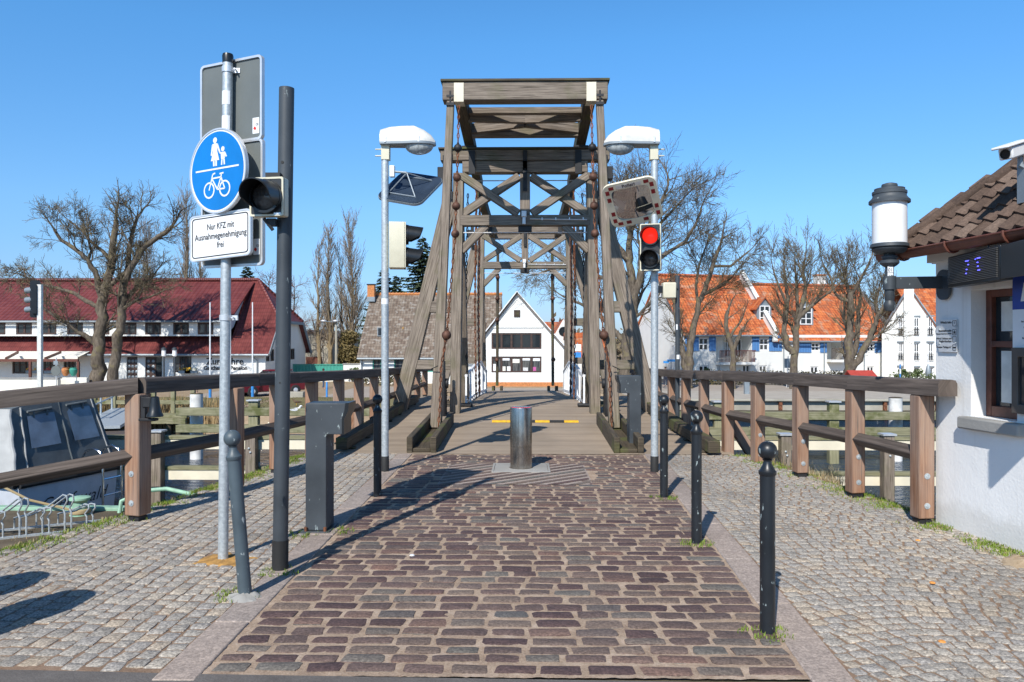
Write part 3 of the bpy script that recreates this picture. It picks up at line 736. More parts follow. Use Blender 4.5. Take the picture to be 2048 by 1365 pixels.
for s in (-1, 1):
    # long poles hanging from the tail, their feet in timber troughs on the deck
    m = MB(); m.beam((s * 1.52, 13.1, .12), (s * 1.30, 13.42, 5.78), .19, .17, up=(0, 1, 0), ends=(.125, .14)); m.build('hanging_pole', M['wood'], near, bevel=.012)
    m = MB(); m.box((s * 1.30, 13.33, 5.86), .13, .03, .04); m.box((s * 1.30, 13.33, 5.72), .14, .03, .05); m.tube([(s * 1.30, 13.34, 5.7), (s * 1.3, 13.34, 5.95)], .015, 6); m.build('iron_clasp', M['iron'], near)
    m = MB()
    for dx in (-.17, .17): m.beam((s * 1.48 + dx, 10.95, dh(11) + .11), (s * 1.52 + dx, 14.1, dh(14) + .11), .085, .23)
    m.beam((s * 1.48, 10.97, dh(11) + .03), (s * 1.52, 14.08, dh(14) + .03), .25, .06); m.build('trough', M['wood_dark'], near, bevel=.012)
    x0 = s * 1.16
    top = (x0, 13.43, 5.72); pts = []
    for py in (293, 353, 411, 467): pts.append((1.6 + (680 - py) / F * 13.3))
    path = [top] + [(s * (1.165 + .012 * i), 13.32 - .04 * i, h) for i, h in enumerate(pts)] + [(s * 1.33, 13.05, 1.72), (s * 1.42, 12.98, 1.15), (s * 1.44, 12.95, .45), (s * 1.46, 12.9, .12)]
    m = MB(); chain(m, path); m.build('chain', M['rust'], near)
    for i, h in enumerate(pts): bl(near, (path[i + 1][0], path[i + 1][1], h), .072, 'iron' if i == 0 else 'ball')
    bl(near, (s * 1.335, 13.04, 1.70), .082)
    m = MB(); m.tube([(s * 1.47, 12.95, 1.18), (s * 1.60, 13.02, 1.12), (s * 1.58, 13.2, 1.12), (s * 1.42, 13.08, 1.2), (s * 1.40, 12.97, 1.2)], .008, 6); m.build('wire_tie', M['iron'], near)
    # chains from the river end of the balance beams to the leaf
    for k, (x, y0, y1, h0, mt) in enumerate(((1.28, 17.2, 17.3, 4.9, 'iron'), (1.18, 18.7, 18.9, 5.5, 'rust'), (1.22, 19.4, 19.5, 5.5, 'rust'), (1.16, 19.75, 19.8, 5.5, 'iron'))):
        m = MB(); chain(m, [(s * x, y0, h0), (s * (x + .05), (y0 + y1) / 2, 2.4), (s * (x + .02), y1, dh(y1) + .05)], .095, .012, .06); m.build('chain', M[mt], near)
    m = MB(); m.box((s * 1.66, 15.55, .42), .12, .4, .62); m.lathe([(0, -.06), (.1, -.06), (.1, .06), (0, .06)], (s * 1.6, 15.4, .75), 16, Vector((1, 0, .0)).to_track_quat('Z', 'Y')); m.tube([(s * 1.62, 15.3, .1), (s * 1.62, 15.3, 1.2)], .035, 8)
    m.build('winch', M['iron'], near, bevel=.01)
m = MB()
far = thing('drawbridge_frame', 'smaller looking farther drawbridge portal standing behind the first one over the river', 'drawbridge', (0, 24, 0), 'wooden drawbridge portals')
portal(far, 24, -.12)
lever(far, 27.6, 24, 20.1, 5.42, 5.45, 5.5, False)
for s in (-1, 1):
    m = MB(); m.tube([(s * 1.02, 28.9, 5.2), (s * 1.06, 29.2, -.1)], .055, 10); m.build('hanging_pole', M['wood_dark'], far)
    for h in (4.0, 3.2, 2.4, .9): bl(far, (s * (1.02 + .01 * (5 - h)), 28.9, h), .085)
    m = MB()
    for dx in (-.15, .15): m.beam((s * 1.05 + dx, 28.7, dh(29) + .09), (s * 1.05 + dx, 29.9, dh(29.9) + .09), .08, .2)
    m.build('trough', M['wood_dark'], far, bevel=.01)
    for x, y0, mt in ((1.2, 20.5, 'rust'), (1.24, 21.2, 'rust'), (1.18, 20.2, 'rust')):
        m = MB(); chain(m, [(s * x, y0, 5.35), (s * (x + .04), y0, 2.6), (s * (x + .01), y0, dh(y0) + .05)], .1, .013, .06); m.build('chain', M[mt], far)
# white guard rails along the leaves
for s, lb in ((-1, 'white steel guard rail along the left edge of the bridge leaf'), (1, 'white steel guard rail along the right edge of the bridge leaf')):
    t = thing('guard_rail', lb, 'railing', (s * 1.32, 17.2, .14), 'white guard rails of the bridge'); ys = fr(17.2, 26.3, .7)
    top = lambda y: dh(y) + pl(y, [(17.2, .68), (22.5, 1.0), (26.3, .72)])
    m = MB()
    for a, b in zip(ys, ys[1:]): m.beam((s * 1.32, a, top(a)), (s * 1.32, b, top(b)), .06, .05)
    m.build('hand_rail', M['white'], t)
    m = MB()
    for a, b in zip(ys, ys[1:]): m.beam((s * 1.32, a, dh(a) + .1), (s * 1.32, b, dh(b) + .1), .045, .05)
    m.build('bottom_rail', M['white'], t)
    for y in ys: m = MB(); m.beam((s * 1.32, y, dh(y)), (s * 1.32, y, top(y)), .04, .04, up=(0, 1, 0)); m.build('baluster', M['white'], t)
    m = MB(); m.box((s * 1.34, 17.1, dh(17.1) + .04), .34, .22, .07); m.build('foot_block', M['iron'], t, bevel=.02)
# timber edge beams on the deck
for s, lb in ((-1, 'mossy timber edge beam lying along the left rail of the deck'), (1, 'mossy timber edge beam lying along the right rail of the deck')):
    m = MB(); y0 = 11.0 if s < 0 else 10.75
    for a, b in ((y0, 13.4), (13.42, 15.8), (15.82, 18.0)): m.beam((s * 2.64, a, dh(a) + .12), (s * 2.58, b, dh(b) + .12), .17, .17)
    for y in fr(y0 + .3, 17.6, 1.1): m.box((s * 2.6, y, dh(y) + .018), .2, .12, .036)
    o = m.build('edge_beam', M['wood_dark'], None, bevel=.012); tag(o, lb, 'beam', 'timber edge beams of the deck')
# speed hump
t = thing('speed_hump', 'thin black and yellow rubber speed hump across the deck', 'speed hump', (.1, 14.4, .1))
for k in range(6):
    x0, x1 = -.62 + k * .27, -.62 + (k + 1) * .27; e = (0, 5)
    m = MB(); y = 14.4; z = dh(14.4) + .002
    m.prism([(-.09, 0), (.09, 0), (.05, .032), (-.05, .032)] if True else [], (x1 - .003, y, z), (0, 1, 0), (0, 0, 1), x1 - x0 - .006); m.build('segment', M['yellow' if k in (0, 1, 3, 5) else 'rubber'], t)

# ================================================================ wooden railings
def railing(label, side, posts, path, mid, first_bolts):
    t = thing('wooden_railing', label, 'railing', posts[0][:3], 'wooden railings of the bridge approach')
    m = MB()
    for (a, b) in zip(path, path[1:]):
        a, b = Vector(a), Vector(b); d = (b - a).normalized(); x = d.cross(Vector((0, 0, 1))).normalized(); w, h, c = .17, .14, .035
        prof = [(-w / 2, -h), (w / 2, -h), (w / 2, -c), (w / 2 - c * .4, -c * .25), (w / 2 - c * 1.3, 0), (-w / 2 + c * 1.3, 0), (-w / 2 + c * .4, -c * .25), (-w / 2, -c)]
        L = (b - a).length; o = rnd.uniform(0, 9); n = len(prof); vs = [p + x * q[0] + Vector((0, 0, q[1])) for p in (a, b) for q in prof]
        fs = [(i, (i + 1) % n, n + (i + 1) % n, n + i) for i in range(n)] + [tuple(range(n))[::-1], tuple(range(n, 2 * n))]
        pe = [0]
        for i in range(n): pe.append(pe[-1] + math.dist(prof[i], prof[(i + 1) % n]))
        uv = [[(o, o + pe[i]), (o, o + pe[i + 1]), (o + L, o + pe[i + 1]), (o + L, o + pe[i])] for i in range(n)] + [[(q[0] * .1, q[1]) for q in prof]] * 2
        m.add(vs, fs, uv)
    m.build('top_rail', M['wood_rail'], t, ang=30)
    pv = [Vector((p[0], p[1], 0)) for p in posts]
    rail_h = lambda y: pl(y, sorted((p[1], p[2]) for p in path))
    for i, p in enumerate(posts):
        nx = pv[min(i + 1, len(pv) - 1)] - pv[max(i - 1, 0)]; a = math.atan2(nx.y, nx.x) - math.pi / 2
        top = rail_h(p[1]) - .142; c = Vector((p[0], p[1], (p[2] + .05 + top) / 2)); d = Vector((-math.sin(a), math.cos(a), 0))
        m = MB(); w = p[3] if len(p) > 3 else .145; m.beam((p[0], p[1], p[2] + .045), (p[0], p[1], top), w, w, up=d)
        po = m.build('post', M['wood_post'], t, bevel=.012)
        m = MB(); m.box((p[0], p[1], p[2] + .01), .012, .12, .09, a); m.box((p[0], p[1], p[2] + .012), .11, .11, .05, a); m.build('post_foot', M['iron'], po)
        if i in first_bolts:
            for hz in (.16, .42):
                m = MB(); cc = Vector((p[0], p[1], p[2] + hz)) - d * (w / 2)
                m.lathe([(0, .012), (.012, .012), (.013, .006), (.026, .005), (.028, -.002)], cc, 12, (-d).to_track_quat('Z', 'Y')); m.build('bolt', M['galv'], po)
    for a, b in zip(mid, mid[1:]):
        m = MB(); a, b = Vector(a), Vector(b); dd = (b - a).normalized(); up = (Vector((0, 0, 1)) + dd.cross(Vector((0, 0, 1)))).normalized()
        m.beam(a, b, .10, .10, up=up); m.build('middle_rail', M['wood_rail'], t, bevel=.01)
    return t
RP = []
for px, py in ((1840, 1040), (1708, 990), (1603, 950), (1520, 925), (1472, 908), (1416, 877)): g_ = gr(px, py); RP.append((g_.x, g_.y, 0))
RP = [(3.50, 6.83, 0), (3.39, 7.95, 0), (3.26, 9.15, 0), (3.09, 10.25, -.06), (2.93, 11.15, -.1), (2.90, 12.5, -.05), (2.86, 13.7, 0), (2.84, 14.9, .05), (2.79, 16.2, .1), (2.74, 17.6, .1), (2.72, 19.2, .1)]
RT = [(3.545, 6.5, 1.275), (3.39, 7.95, 1.245), (3.26, 9.15, 1.22), (2.93, 11.15, 1.17), (2.86, 13.7, 1.08), (2.74, 17.6, .98), (2.72, 19.4, .93)]
mh = lambda y, ps=RP: pl(y, [(6.8, .60), (8, .60), (9.2, .575), (11.2, .54), (13.7, .50), (17.6, .47), (22, .42)])
tr = railing('long wooden railing on the right from the white house to the bridge', 1, RP, RT, [(p[0], p[1], mh(p[1])) for p in RP], {0, 1, 2, 3})
for (x, y) in ((2.95, 11.3), (2.88, 14.0)):
    m = MB(); m.beam((x + .06, y, .42), (x + .62, y - .05, -.45), .15, .15, up=(0, 1, 0)); m.build('raking_brace', M['wood_post'], tr, bevel=.01)
LP = [(-3.47, 6.83, 0, .158), (-3.10, 8.15, 0, .15), (-3.02, 9.3, 0), (-2.93, 10.5, -.02), (-2.86, 11.75, 0), (-2.79, 12.85, 0), (-2.78, 14.1, .05), (-2.78, 15.3, .1), (-2.78, 16.7, .1), (-2.78, 18.2, .1), (-2.78, 19.8, .1), (-2.78, 21.3, .06)]
LT = [(-6.6, 5.3, 1.02), (-4.5, 6.32, 1.17), (-3.47, 6.83, 1.272), (-3.07, 8.6, 1.235), (-2.97, 9.8, 1.20), (-2.79, 12.85, 1.12), (-2.78, 16.7, 1.02), (-2.78, 21.6, .90)]
lm = [(-6.6, 5.3, .26), (-4.5, 6.32, .41)] + [(p[0], p[1], mh(p[1]) - .02) for p in LP]
lt = railing('long wooden railing on the left with a corner post beside the boat', -1, LP, LT, lm, {0})
m = MB(); m.beam((-6.4, 5.4, -.9), (-6.4, 5.4, .93), .2, .2, up=(0, 1, 0)); m.build('post', M['wood_post'], lt, bevel=.012)
m = MB(); m.beam((-2.86, 13.2, .42), (-3.3, 13.25, -.4), .15, .15, up=(0, 1, 0)); m.build('raking_brace', M['wood_post'], lt, bevel=.01)
# bell hanging from the corner post
t = thing('harbour_bell', 'small black bell on a bracket at the top of the left corner post', 'bell', (-3.36, 6.78, .98))
bx, by, bz = -3.40, 6.79, 1.02
m = MB(); m.prism([(-.012, -.11), (.03, -.11), (.03, .08), (-.012, .09)], (bx + .02, by - .07, bz), (1, 0, 0), (0, 0, 1), .05)
m.beam((bx, by - .06, bz - .113), (bx + .15, by - .06, bz - .113), .07, .025); m.box((bx + .065, by - .06, bz + .04), .08, .04, .09); m.build('bracket', M['iron'], t, bevel=.006)
m = MB(); m.lathe([(.025, .09), (.036, .083), (.045, .015), (.052, -.04), (.072, -.075), (.072, -.088), (.06, -.088)], (bx + .13, by - .06, bz), 20); m.build('bell', M['hood'], t)
# ================================================================ street furniture
def bollard(label, loc, tilt=None, mat='black'):
    t = thing('bollard', label, 'bollard', loc, 'cast iron ball-head bollards'); x, y, z = loc; r = .041
    m = MB(); m.lathe([(r + .002, -.02), (r, .02), (r, .86), (r + .006, .867), (r + .007, .885), (r, .892), (r * .85, .905), (.024, .925), (.022, .94), (.028, .95)], loc, 24)
    m.build('shaft', M[mat], t)
    m = MB(); m.ball((x, y, z + .998), .052, 24, 16); m.build('ball_head', M[mat], t)
    if tilt: t.rotation_euler = tilt
    return t
b0 = bollard('scratched black bollard nearest the camera on the right kerb', tuple(gr(1535, 1262)))
for px, py, lb in ((1393, 1083, 'black bollard with a chipped shaft, middle of three on the right kerb'), (1328, 992, 'black bollard beside the foot of the right galvanised lamp post'), (755, 990, 'black bollard in front of the left galvanised lamp post')):
    dup(b0, gr(px, py), lb, rz=rnd.uniform(0, 6))
bollard('leaning grey bollard with a paint-spattered foot by the signal mast', tuple(gr(491, 1193)), (R(.5), R(-4.6), 0), 'bluegrey')
def blob(m, p, r, h, seed):
    q = random.Random(seed); n = 22; vs = []; w = [q.uniform(.65, 1.25) for _ in range(n)]
    for k_, z in ((1, -.01), (.85, h * .35), (.5, h * .8), (.2, h)):
        for i in range(n): a = 2 * math.pi * i / n; rr_ = r * k_ * lerp(1, w[i], k_); vs.append(p + V(rr_ * math.cos(a) * 1.15, rr_ * math.sin(a), z + q.uniform(-.3, .3) * h * (k_ < 1)))
    m.add(vs, [(j * n + i, j * n + (i + 1) % n, (j + 1) * n + (i + 1) % n, (j + 1) * n + i) for j in range(3) for i in range(n)] + [tuple(range(3 * n, 4 * n))])
m = MB(); p = gr(491, 1195)
blob(m, p, .10, .035, 3); o = m.build('concrete_patch', M['stone'], None); tag(o, 'pale splash of concrete round the foot of the leaning bollard', 'concrete')
# stainless rising bollard
p = gr(1042, 938); p.y += .14
t = thing('rising_bollard', 'thick stainless steel rising bollard in the middle of the road', 'bollard', p); r = .137
pz = p + V(0, 0, 0)
m = MB(); m.lathe([(r, -.05), (r, .28), (r - .003, .282), (r - .003, .286), (r, .288), (r, .755), (r - .004, .768), (r - .02, .772), (0, .775)], p, 48); m.build('cylinder', M['steel'], t)
m = MB()
for a in range(10): m.box(p + V((r - .02) * math.cos(R(a * 14 + 208)), (r - .02) * math.sin(R(a * 14 + 208)), .766), .02, .02, .012, R(a * 14 + 208))
m.build('light_ring', M['lens_red'], t)
m = MB(); m.ring([(-.36, -.33), (.36, -.33), (.36, .33), (-.36, .33)], [(-.335, -.305), (.335, -.305), (.335, .305), (-.335, .305)], p + V(0, 0, .012), (1, 0, 0), (0, 1, 0), .02)
N = 40; m.ring([(.33 * max(-1, min(1, 1.42 * math.cos(2 * math.pi * i / N))), .30 * max(-1, min(1, 1.42 * math.sin(2 * math.pi * i / N)))) for i in range(N)], circ(r + .012, N), p + V(0, 0, .010), (1, 0, 0), (0, 1, 0), .02)
m.build('floor_plate', M['stone'], t)
# control pillars
def pillar(label, px, py, s, y=None):
    p = gr(px, py) if y is None else at(px, py, y)
    t = thing('control_pillar', label, 'control pillar', p, 'dark control pillars of the bridge'); w, d, h = .175, .26, 1.06
    m = MB(); a = [(-w / 2, 0), (w / 2, 0), (w / 2, .80), (w / 2 + .145, .80), (w / 2 + .145, .93), (w / 2 + .17, 1.0), (w / 2 + .175, h), (-w / 2, h)]
    if s < 0: a = [(-x, y) for x, y in a][::-1]
    m.prism(a, p + V(0, -d / 2, .02), (1, 0, 0), (0, 0, 1), d); m.build('case', M['dgrey'], t, bevel=.006)
    m = MB(); q = [(w / 2 + .13, .80), (w / 2 + .15, .80), (w / 2 + .15, .93), (w / 2 + .185, 1.0), (w / 2 + .19, h + .004), (w / 2 + .16, h + .004), (w / 2 + .152, 1.0), (w / 2 + .13, .93)]
    if s < 0: q = [(-x, y) for x, y in q][::-1]
    m.prism(q, p + V(0, -d / 2 - .004, .02), (1, 0, 0), (0, 0, 1), d + .008); m.build('reader_rim', M['hood'], t)
    m = MB(); m.box(p + V(0, 0, .008), .24, .32, .018); m.build('base_plate', M['dgrey'], t)
    m = MB()
    for sx in (-.08, .08): m.tube([p + V(sx, -.145, .01), p + V(sx, -.145, .05)], .013, 6)
    m.build('anchor_bolts', M['rust'], t)
    return t
pillar('dark grey angled control pillar with a reader head on the left kerb', 640, 1056, 1)
pillar('grey control pillar turned the other way on the right of the bridge mouth', 1268, 892, -1)
# mast with a single signal
p = gr(560, 1137)
t = thing('signal_mast', 'tall dark grey steel mast carrying a single black signal', 'mast', p)
m = MB(); top = p + V(.047, 0, 3.37); rr_ = .052; m.tube([p - V(0, 0, .05), p + V(.003, 0, .2), top], rr_, 24); m.build('pole', M['dgrey'], t)
m = MB(); m.tube([p - V(0, 0, .02), p + V(.003, 0, .21)], rr_ + .004, 24); m.build('sleeve', M['rubber'], t)
m = MB()
for h, r in ((2.84, .011), (2.745, .006), (1.31, .006)): m.tube([p + V(.04 * h / 3.37 + .0, -rr_ - .002, h), p + V(.04 * h / 3.37, -rr_ + .01, h)], r, 8)
m.build('cable_hole', M['rubber'], t)
def signal(name, label, root_pt, dirv, lamps, box_w, box_h, box_d, backmat, grp=None, cell=None, lens=None):
    """signal head: front faces dirv"""
    dv = Vector(dirv).normalized(); ux = V(0, 0, 1).cross(dv).normalized(); uz = V(0, 0, 1); c = Vector(root_pt)
    t = thing(name, label, 'traffic light', c, grp)
    m = MB(); m.prism(rrect(box_w, box_h, .012, 2), c, ux, uz, box_d); m.build('housing', M[backmat], t)
    m = MB(); m.prism(rrect(box_w - .02, box_h - .02, .01, 2), c + dv * .006, ux, uz, .02); m.build('front', M['signal_face'], t)
    m = MB(); m.ring(rrect(box_w, box_h, .012, 2), rrect(box_w - .025, box_h - .025, .01, 2), c + dv * .010, ux, uz, .02); m.build('rim', M['housing'], t)
    rad = min(box_w, cell) * .39
    q = dv.to_track_quat('Z', 'Y')
    for i, ln in enumerate(lamps):
        cc = c + uz * ((len(lamps) - 1) / 2 - i) * cell + dv * .012
        m = MB(); m.lathe([(rad, 0), (rad * .9, .012), (rad * .6, .026), (0, .032)][::1], cc, 24, q); ob = m.build('lens', M[ln], t)
        m = MB(); m.lathe([(rad + .004, -.005), (rad + .022, -.005), (rad + .02, .03), (rad + .004, .03), (rad + .004, -.005)], cc, 28, q)
        n = 26; L = .21; vs = []; fs = []
        for k in range(n + 1):
            a = R(-38 + 256 * k / n); ext = L * (.80 + .20 * math.sin(a)) * (1 if math.sin(a) > -.1 else 1 + (math.sin(a) + .1) * 1.1)
            o = ux * math.cos(a) + uz * math.sin(a)
            drop = uz * (-.02 * ext / L)
            vs += [cc + o * (rad + .018), cc + o * (rad + .012) + dv * ext + drop, cc + o * (rad + .010), cc + o * (rad + .004) + dv * ext + drop]
        for k in range(n):
            a = 4 * k; b = a + 4; fs += [(a, b, b + 1, a + 1), (a + 2, a + 3, b + 3, b + 2), (a + 1, b + 1, b + 3, a + 3)]
        m.add(vs, fs); m.build('hood', M['hood'], t)
    return t
q = at(545, 397, p.y - .04)
sg = signal('traffic_light', 'single dark stop signal with a round hood on the grey mast', q + V(-.005, -.10, 0), (-.14, -1, 0), ['lens_dark'], .245, .265, .07, 'housing', cell=.30)
dv = V(-.14, -1, 0).normalized(); ux = V(0, 0, 1).cross(dv).normalized()
m = MB(); m.text('STOP', .062, q + V(-.005, -.10, 0) + dv * .047 + V(0, 0, .0), ux, V(0, 0, 1), bold=.002); m.build('lettering', M['print'], sg)
m = MB(); m.box(q + V(.02, -.03, .16), .1, .06, .03); m.build('bracket', M['iron'], sg)
m = MB(); m.box(q + V(.01, -.03, -.165), .06, .06, .05); m.tube([q + V(-.04, -.06, -.14), q + V(.02, -.05, -.22)], .012, 8); m.build('bracket', M['iron'], sg)
m = MB(); m.box(q + V(.005, -.10, 0) + dv * .012 + ux * .07 - V(0, 0, .118), .05, .004, .014, math.atan2(ux.y, ux.x)); m.build('badge', M['alu'], sg)
# left sign post
p = gr(446, 1118); Ys = p.y
t = thing('sign_post', 'galvanised post with a blue pedestrian and cycle path sign', 'traffic sign', p)
lean = V(.012, 0, 3.69); r = .036
pole = lambda h: p + V(.012 * h / 3.69 * 3, 0, h)
m = MB(); m.tube([p - V(0, 0, .05), pole(3.66)], r, 20); m.build('pole', M['galv'], t)
m = MB(); m.lathe([(r + .002, -.03), (r + .004, .02), (r, .035), (0, .036)], pole(3.66), 20); m.build('pole_cap', M['hood'], t)
m = MB(); rz = random.Random(4)
for h, hh, k in ((3.08, .16, 0), (2.9, .12, 0), (3.32, .1, 0)):
    pts_ = []
    n = 8; vs = []; fs = []
    for i in range(n + 1):
        a = R(200 + 120 * i / n)
        for z in (h, h + hh): vs.append(pole(z) + V(math.cos(a) * (r + .0015), math.sin(a) * (r + .0015), 0))
    m.add(vs, [(2 * i, 2 * i + 2, 2 * i + 3, 2 * i + 1) for i in range(n)])
m.build('sticker', M['white'], t)
# disc: turned so that its right side is nearer the camera
ux = V(math.cos(R(-30)), math.sin(R(-30)), 0); uz = V(0, 0, 1); nn = ux.cross(uz)
hc = EYE + (680 - 341) / F * Ys
cen = pole(hc) + nn * .07 + V(-.01, 0, 0)
N = 56
m = MB(); m.prism(circ(.30, N), cen, ux, uz, .012); dsc = m.build('round_sign', M['white'], t)
m = MB(); m.ring(circ(.308, N), circ(.296, N), cen + nn * .004, ux, uz, .028); m.build('rim', M['alu'], dsc)
m = MB(); m.prism(circ(.283, N), cen + nn * .0025, ux, uz, .002); m.build('blue_field', M['sign_blue'], dsc)
def flat(m, pts): m.prism(pts, cen + nn * .0045, ux, uz, .0015)
def stroke(m, a, b, w, w2=None):
    a, b = Vector((*a, 0)), Vector((*b, 0)); d = (b - a).normalized(); x = Vector((d.y, -d.x, 0)); w2 = w2 or w
    flat(m, [tuple((a - x * w / 2)[:2]), tuple((b - x * w2 / 2)[:2]), tuple((b + x * w2 / 2)[:2]), tuple((a + x * w / 2)[:2])][::-1])
m = MB()
flat(m, [(-.235, .008), (.235, .008), (.235, .020), (-.235, .020)])
def disc(m, x, y, r): flat(m, circ(r, 18, x, y))
disc(m, -.02, .222, .021)                                             # woman: head, torso, skirt, arms, legs
flat(m, [(-.05, .195), (-.028, .2), (-.012, .2), (.008, .195), (.004, .14), (.025, .075), (-.065, .075), (-.042, .14)])
stroke(m, (-.046, .19), (-.06, .115), .014); stroke(m, (.004, .19), (.034, .125), .014)
stroke(m, (-.034, .08), (-.032, -.0 + .035), .017); stroke(m, (-.008, .08), (-.008, .035), .017)
disc(m, .065, .150, .018)                                             # child
flat(m, [(.042, .128), (.088, .128), (.085, .075), (.047, .075)])
stroke(m, (.045, .122), (.03, .128), .012); stroke(m, (.085, .122), (.103, .09), .012)
stroke(m, (.056, .078), (.052, .036), .014); stroke(m, (.077, .078), (.082, .036), .014)
def ringf(m, x, y, r, w): m.ring(circ(r, 28, x, y), circ(r - w, 28, x, y), cen + nn * .0045, ux, uz, .0015)
wl, wr, wy, wrad = -.085, .085, -.135, .060                           # bicycle
ringf(m, wl, wy, wrad, .012); ringf(m, wr, wy, wrad, .012)
bb, seat, head = (.005, wy), (.045, -.05), (-.055, -.052)
for a, b in ((bb, seat), (bb, head), (seat, head), (seat, (wr, wy)), (bb, (wr, wy)), (head, (wl, wy)), (head, (-.045, -.022)), ((-.045, -.022), (-.018, -.016)), (seat, (.05, -.025)), ((.03, -.025), (.072, -.022))): stroke(m, a, b, .011)
m.build('pictogram', M['white'], dsc)
# supplementary plate
hc2 = EYE + (680 - 470) / F * Ys; ux2 = V(math.cos(R(-18)), math.sin(R(-18)), .07).normalized(); n2 = ux2.cross(uz).normalized()
c2 = pole(hc2) + n2 * .06 + V(-.005, 0, 0); w2, h2 = .53, .325
m = MB(); m.prism(rrect(w2, h2, .03), c2, ux2, uz, .02); pl2 = m.build('text_plate', M['white'], t)
m = MB(); m.ring(rrect(w2 + .008, h2 + .008, .034), rrect(w2 - .014, h2 - .014, .026), c2 + n2 * .003, ux2, uz, .028); m.build('rim', M['alu'], pl2)
m = MB(); m.ring(rrect(w2 - .035, h2 - .035, .024), rrect(w2 - .049, h2 - .049, .02), c2 + n2 * .002, ux2, uz, .0015); m.build('border', M['print'], pl2)
for i, s_ in enumerate(('Nur KFZ mit', 'Ausnahmegenehmigung', 'frei')):
    m = MB(); m.text(s_, .0625, c2 + n2 * .002 + uz * (.052 - i * .068) + ux2 * .006, ux2 * (.72, .77, .72)[i], uz, bold=.0004); m.build('lettering', M['print'], pl2)
# two big plates seen from behind, facing up the road
ux3 = V(math.cos(R(-24)), math.sin(R(-24)), 0); n3 = ux3.cross(uz)
for hc3, hh, dx, lab in ((EYE + (680 - 195) / F * Ys, .60, .0, 1), (EYE + (680 - 403) / F * Ys, .905, .012, 2)):
    c3 = pole(hc3) - n3 * .055 + V(-.012 + dx, 0, 0); w3 = .59
    m = MB(); m.prism(rrect(w3, hh, .03), c3, ux3, uz, .004); bp = m.build('back_plate', M['sign_back'], t)
    m = MB(); m.ring(rrect(w3 + .012, hh + .012, .036), rrect(w3 - .022, hh - .022, .024), c3 + n3 * .012, ux3, uz, .03); m.build('rim', M['alu'], bp)
    m = MB(); m.prism(rrect(.062, .115, .004, 1), c3 + n3 * .001 + ux3 * (w3 / 2 - .06) + uz * (-hh / 2 + (.10 if lab == 1 else .13)), ux3, uz, .0008); st = m.build('label_sticker', M['white'], bp)
    m = MB(); cs = c3 + n3 * .002 + ux3 * (w3 / 2 - .06) + uz * (-hh / 2 + (.10 if lab == 1 else .13))
    m.text('CE', .022, cs + ux3 * .012 + uz * .0, ux3, uz); m.build('lettering', M['print'], bp)
    m = MB(); m.prism([(-.024, -.02), (-.006, -.035), (.006, -.018), (-.012, -.004)], cs, ux3, uz, .0005); m.build('mark', M['redcloth'], bp)
for h in (3.58, 3.05, 2.35, 1.77, 2.95):
    m = MB(); m.lathe([(r, -.02), (r + .006, -.02), (r + .006, .02), (r, .02)], pole(h), 18); m.box(pole(h) + V(.055, .02, 0), .06, .02, .035); m.tube([pole(h) + V(.06, -.03, 0), pole(h) + V(.06, .05, 0)], .007, 6); m.build('clamp', M['alu'], t)
m = MB(); blob(m, p, .19, .014, 8); o = m.build('mortar_patch', plain('ochre_mortar', (.46, .25, .07), .9, var=.3, scale=14, bump=.5), None); tag(o, 'ochre mortar patch at the foot of the sign post', 'mortar')

# street lamps
def lamp(label, px, py, s, lab2):
    p = gr(px, py); t = thing('street_lamp', label, 'street lamp', p, 'galvanised bridge lamps'); h = 3.92
    m = MB(); m.tube([p - V(0, 0, .05), p + V(0, 0, h)], .0445, 24); m.tube([p + V(0, 0, .95), p + V(0, 0, .957)], .0455, 24); m.build('pole', M['galv'], t)
    m = MB(); m.lathe([(.05, -.02), (.05, .185), (.047, .19)], p, 24); m.build('sleeve', M['rubber'], t)
    m = MB(); m.box(p + V(s * .01, 0, h - .01), .10, .1, .19)
    for z in (-.05, .03): m.tube([p + V(-s * .03, 0, h + z), p + V(-s * .12, 0, h + z)], .009, 8)
    m.build('neck', M['housing'], t, bevel=.012)
    # shell lofted along x
    secs = [(-.05, .045, .10, .13), (.06, .055, .105, .155), (.22, .06, .11, .165), (.36, .075, .13, .165), (.48, .09, .125, .125), (.57, .08, .09, .075), (.62, .03, .03, .02)]
    z0 = h + .10; m = MB(); vs = []; fs = []; n = 14
    for x, w, w2, hh in secs:
        for k in range(n + 1):
            a = math.pi * k / n; vs.append(p + V(s * x, w2 * math.cos(a), z0 + 1.3 * hh * (math.sin(a) ** .8)))
    for i in range(len(secs) - 1):
        for k in range(n): fs.append((i * (n + 1) + k, i * (n + 1) + k + 1, (i + 1) * (n + 1) + k + 1, (i + 1) * (n + 1) + k))
    fs.append(tuple(range(n + 1))); m.add(vs, fs if s > 0 else [f[::-1] for f in fs]); sh = m.build('shell', M['lamp_white'], t)
    m = MB(); prof = [(-.05, -.10), (.22, -.115), (.36, -.135), (.48, -.13), (.57, -.095), (.625, -.03), (.625, .03), (.57, .095), (.48, .13), (.36, .135), (.22, .115), (-.05, .10)]
    m.prism([(s * a, b) for a, b in (prof if s > 0 else prof[::-1])], p + V(0, 0, z0 + .006), (1, 0, 0), (0, 1, 0), .035); m.build('frame', M['zinc'], t, bevel=.006)
    m = MB(); m.ball(p + V(s * .42, 0, z0 - .028), .13, 20, 12, (1.35, .88, .85)); m.build('bowl', M['lamp_glass'], t)
    for x in (.02, .43): m = MB(); m.box(p + V(s * x, -.128 if x > .2 else -.108, z0 + .03), .022, .012, .075); m.build('clip', M['alu'], t)
    return p
pL = lamp('galvanised lamp post on the left with a white lantern pointing right', 770, 941, 1, '')
pR = lamp('galvanised lamp post on the right with a white lantern pointing left', 1309, 941, -1, '')
m = MB(); n = 8; vs = []
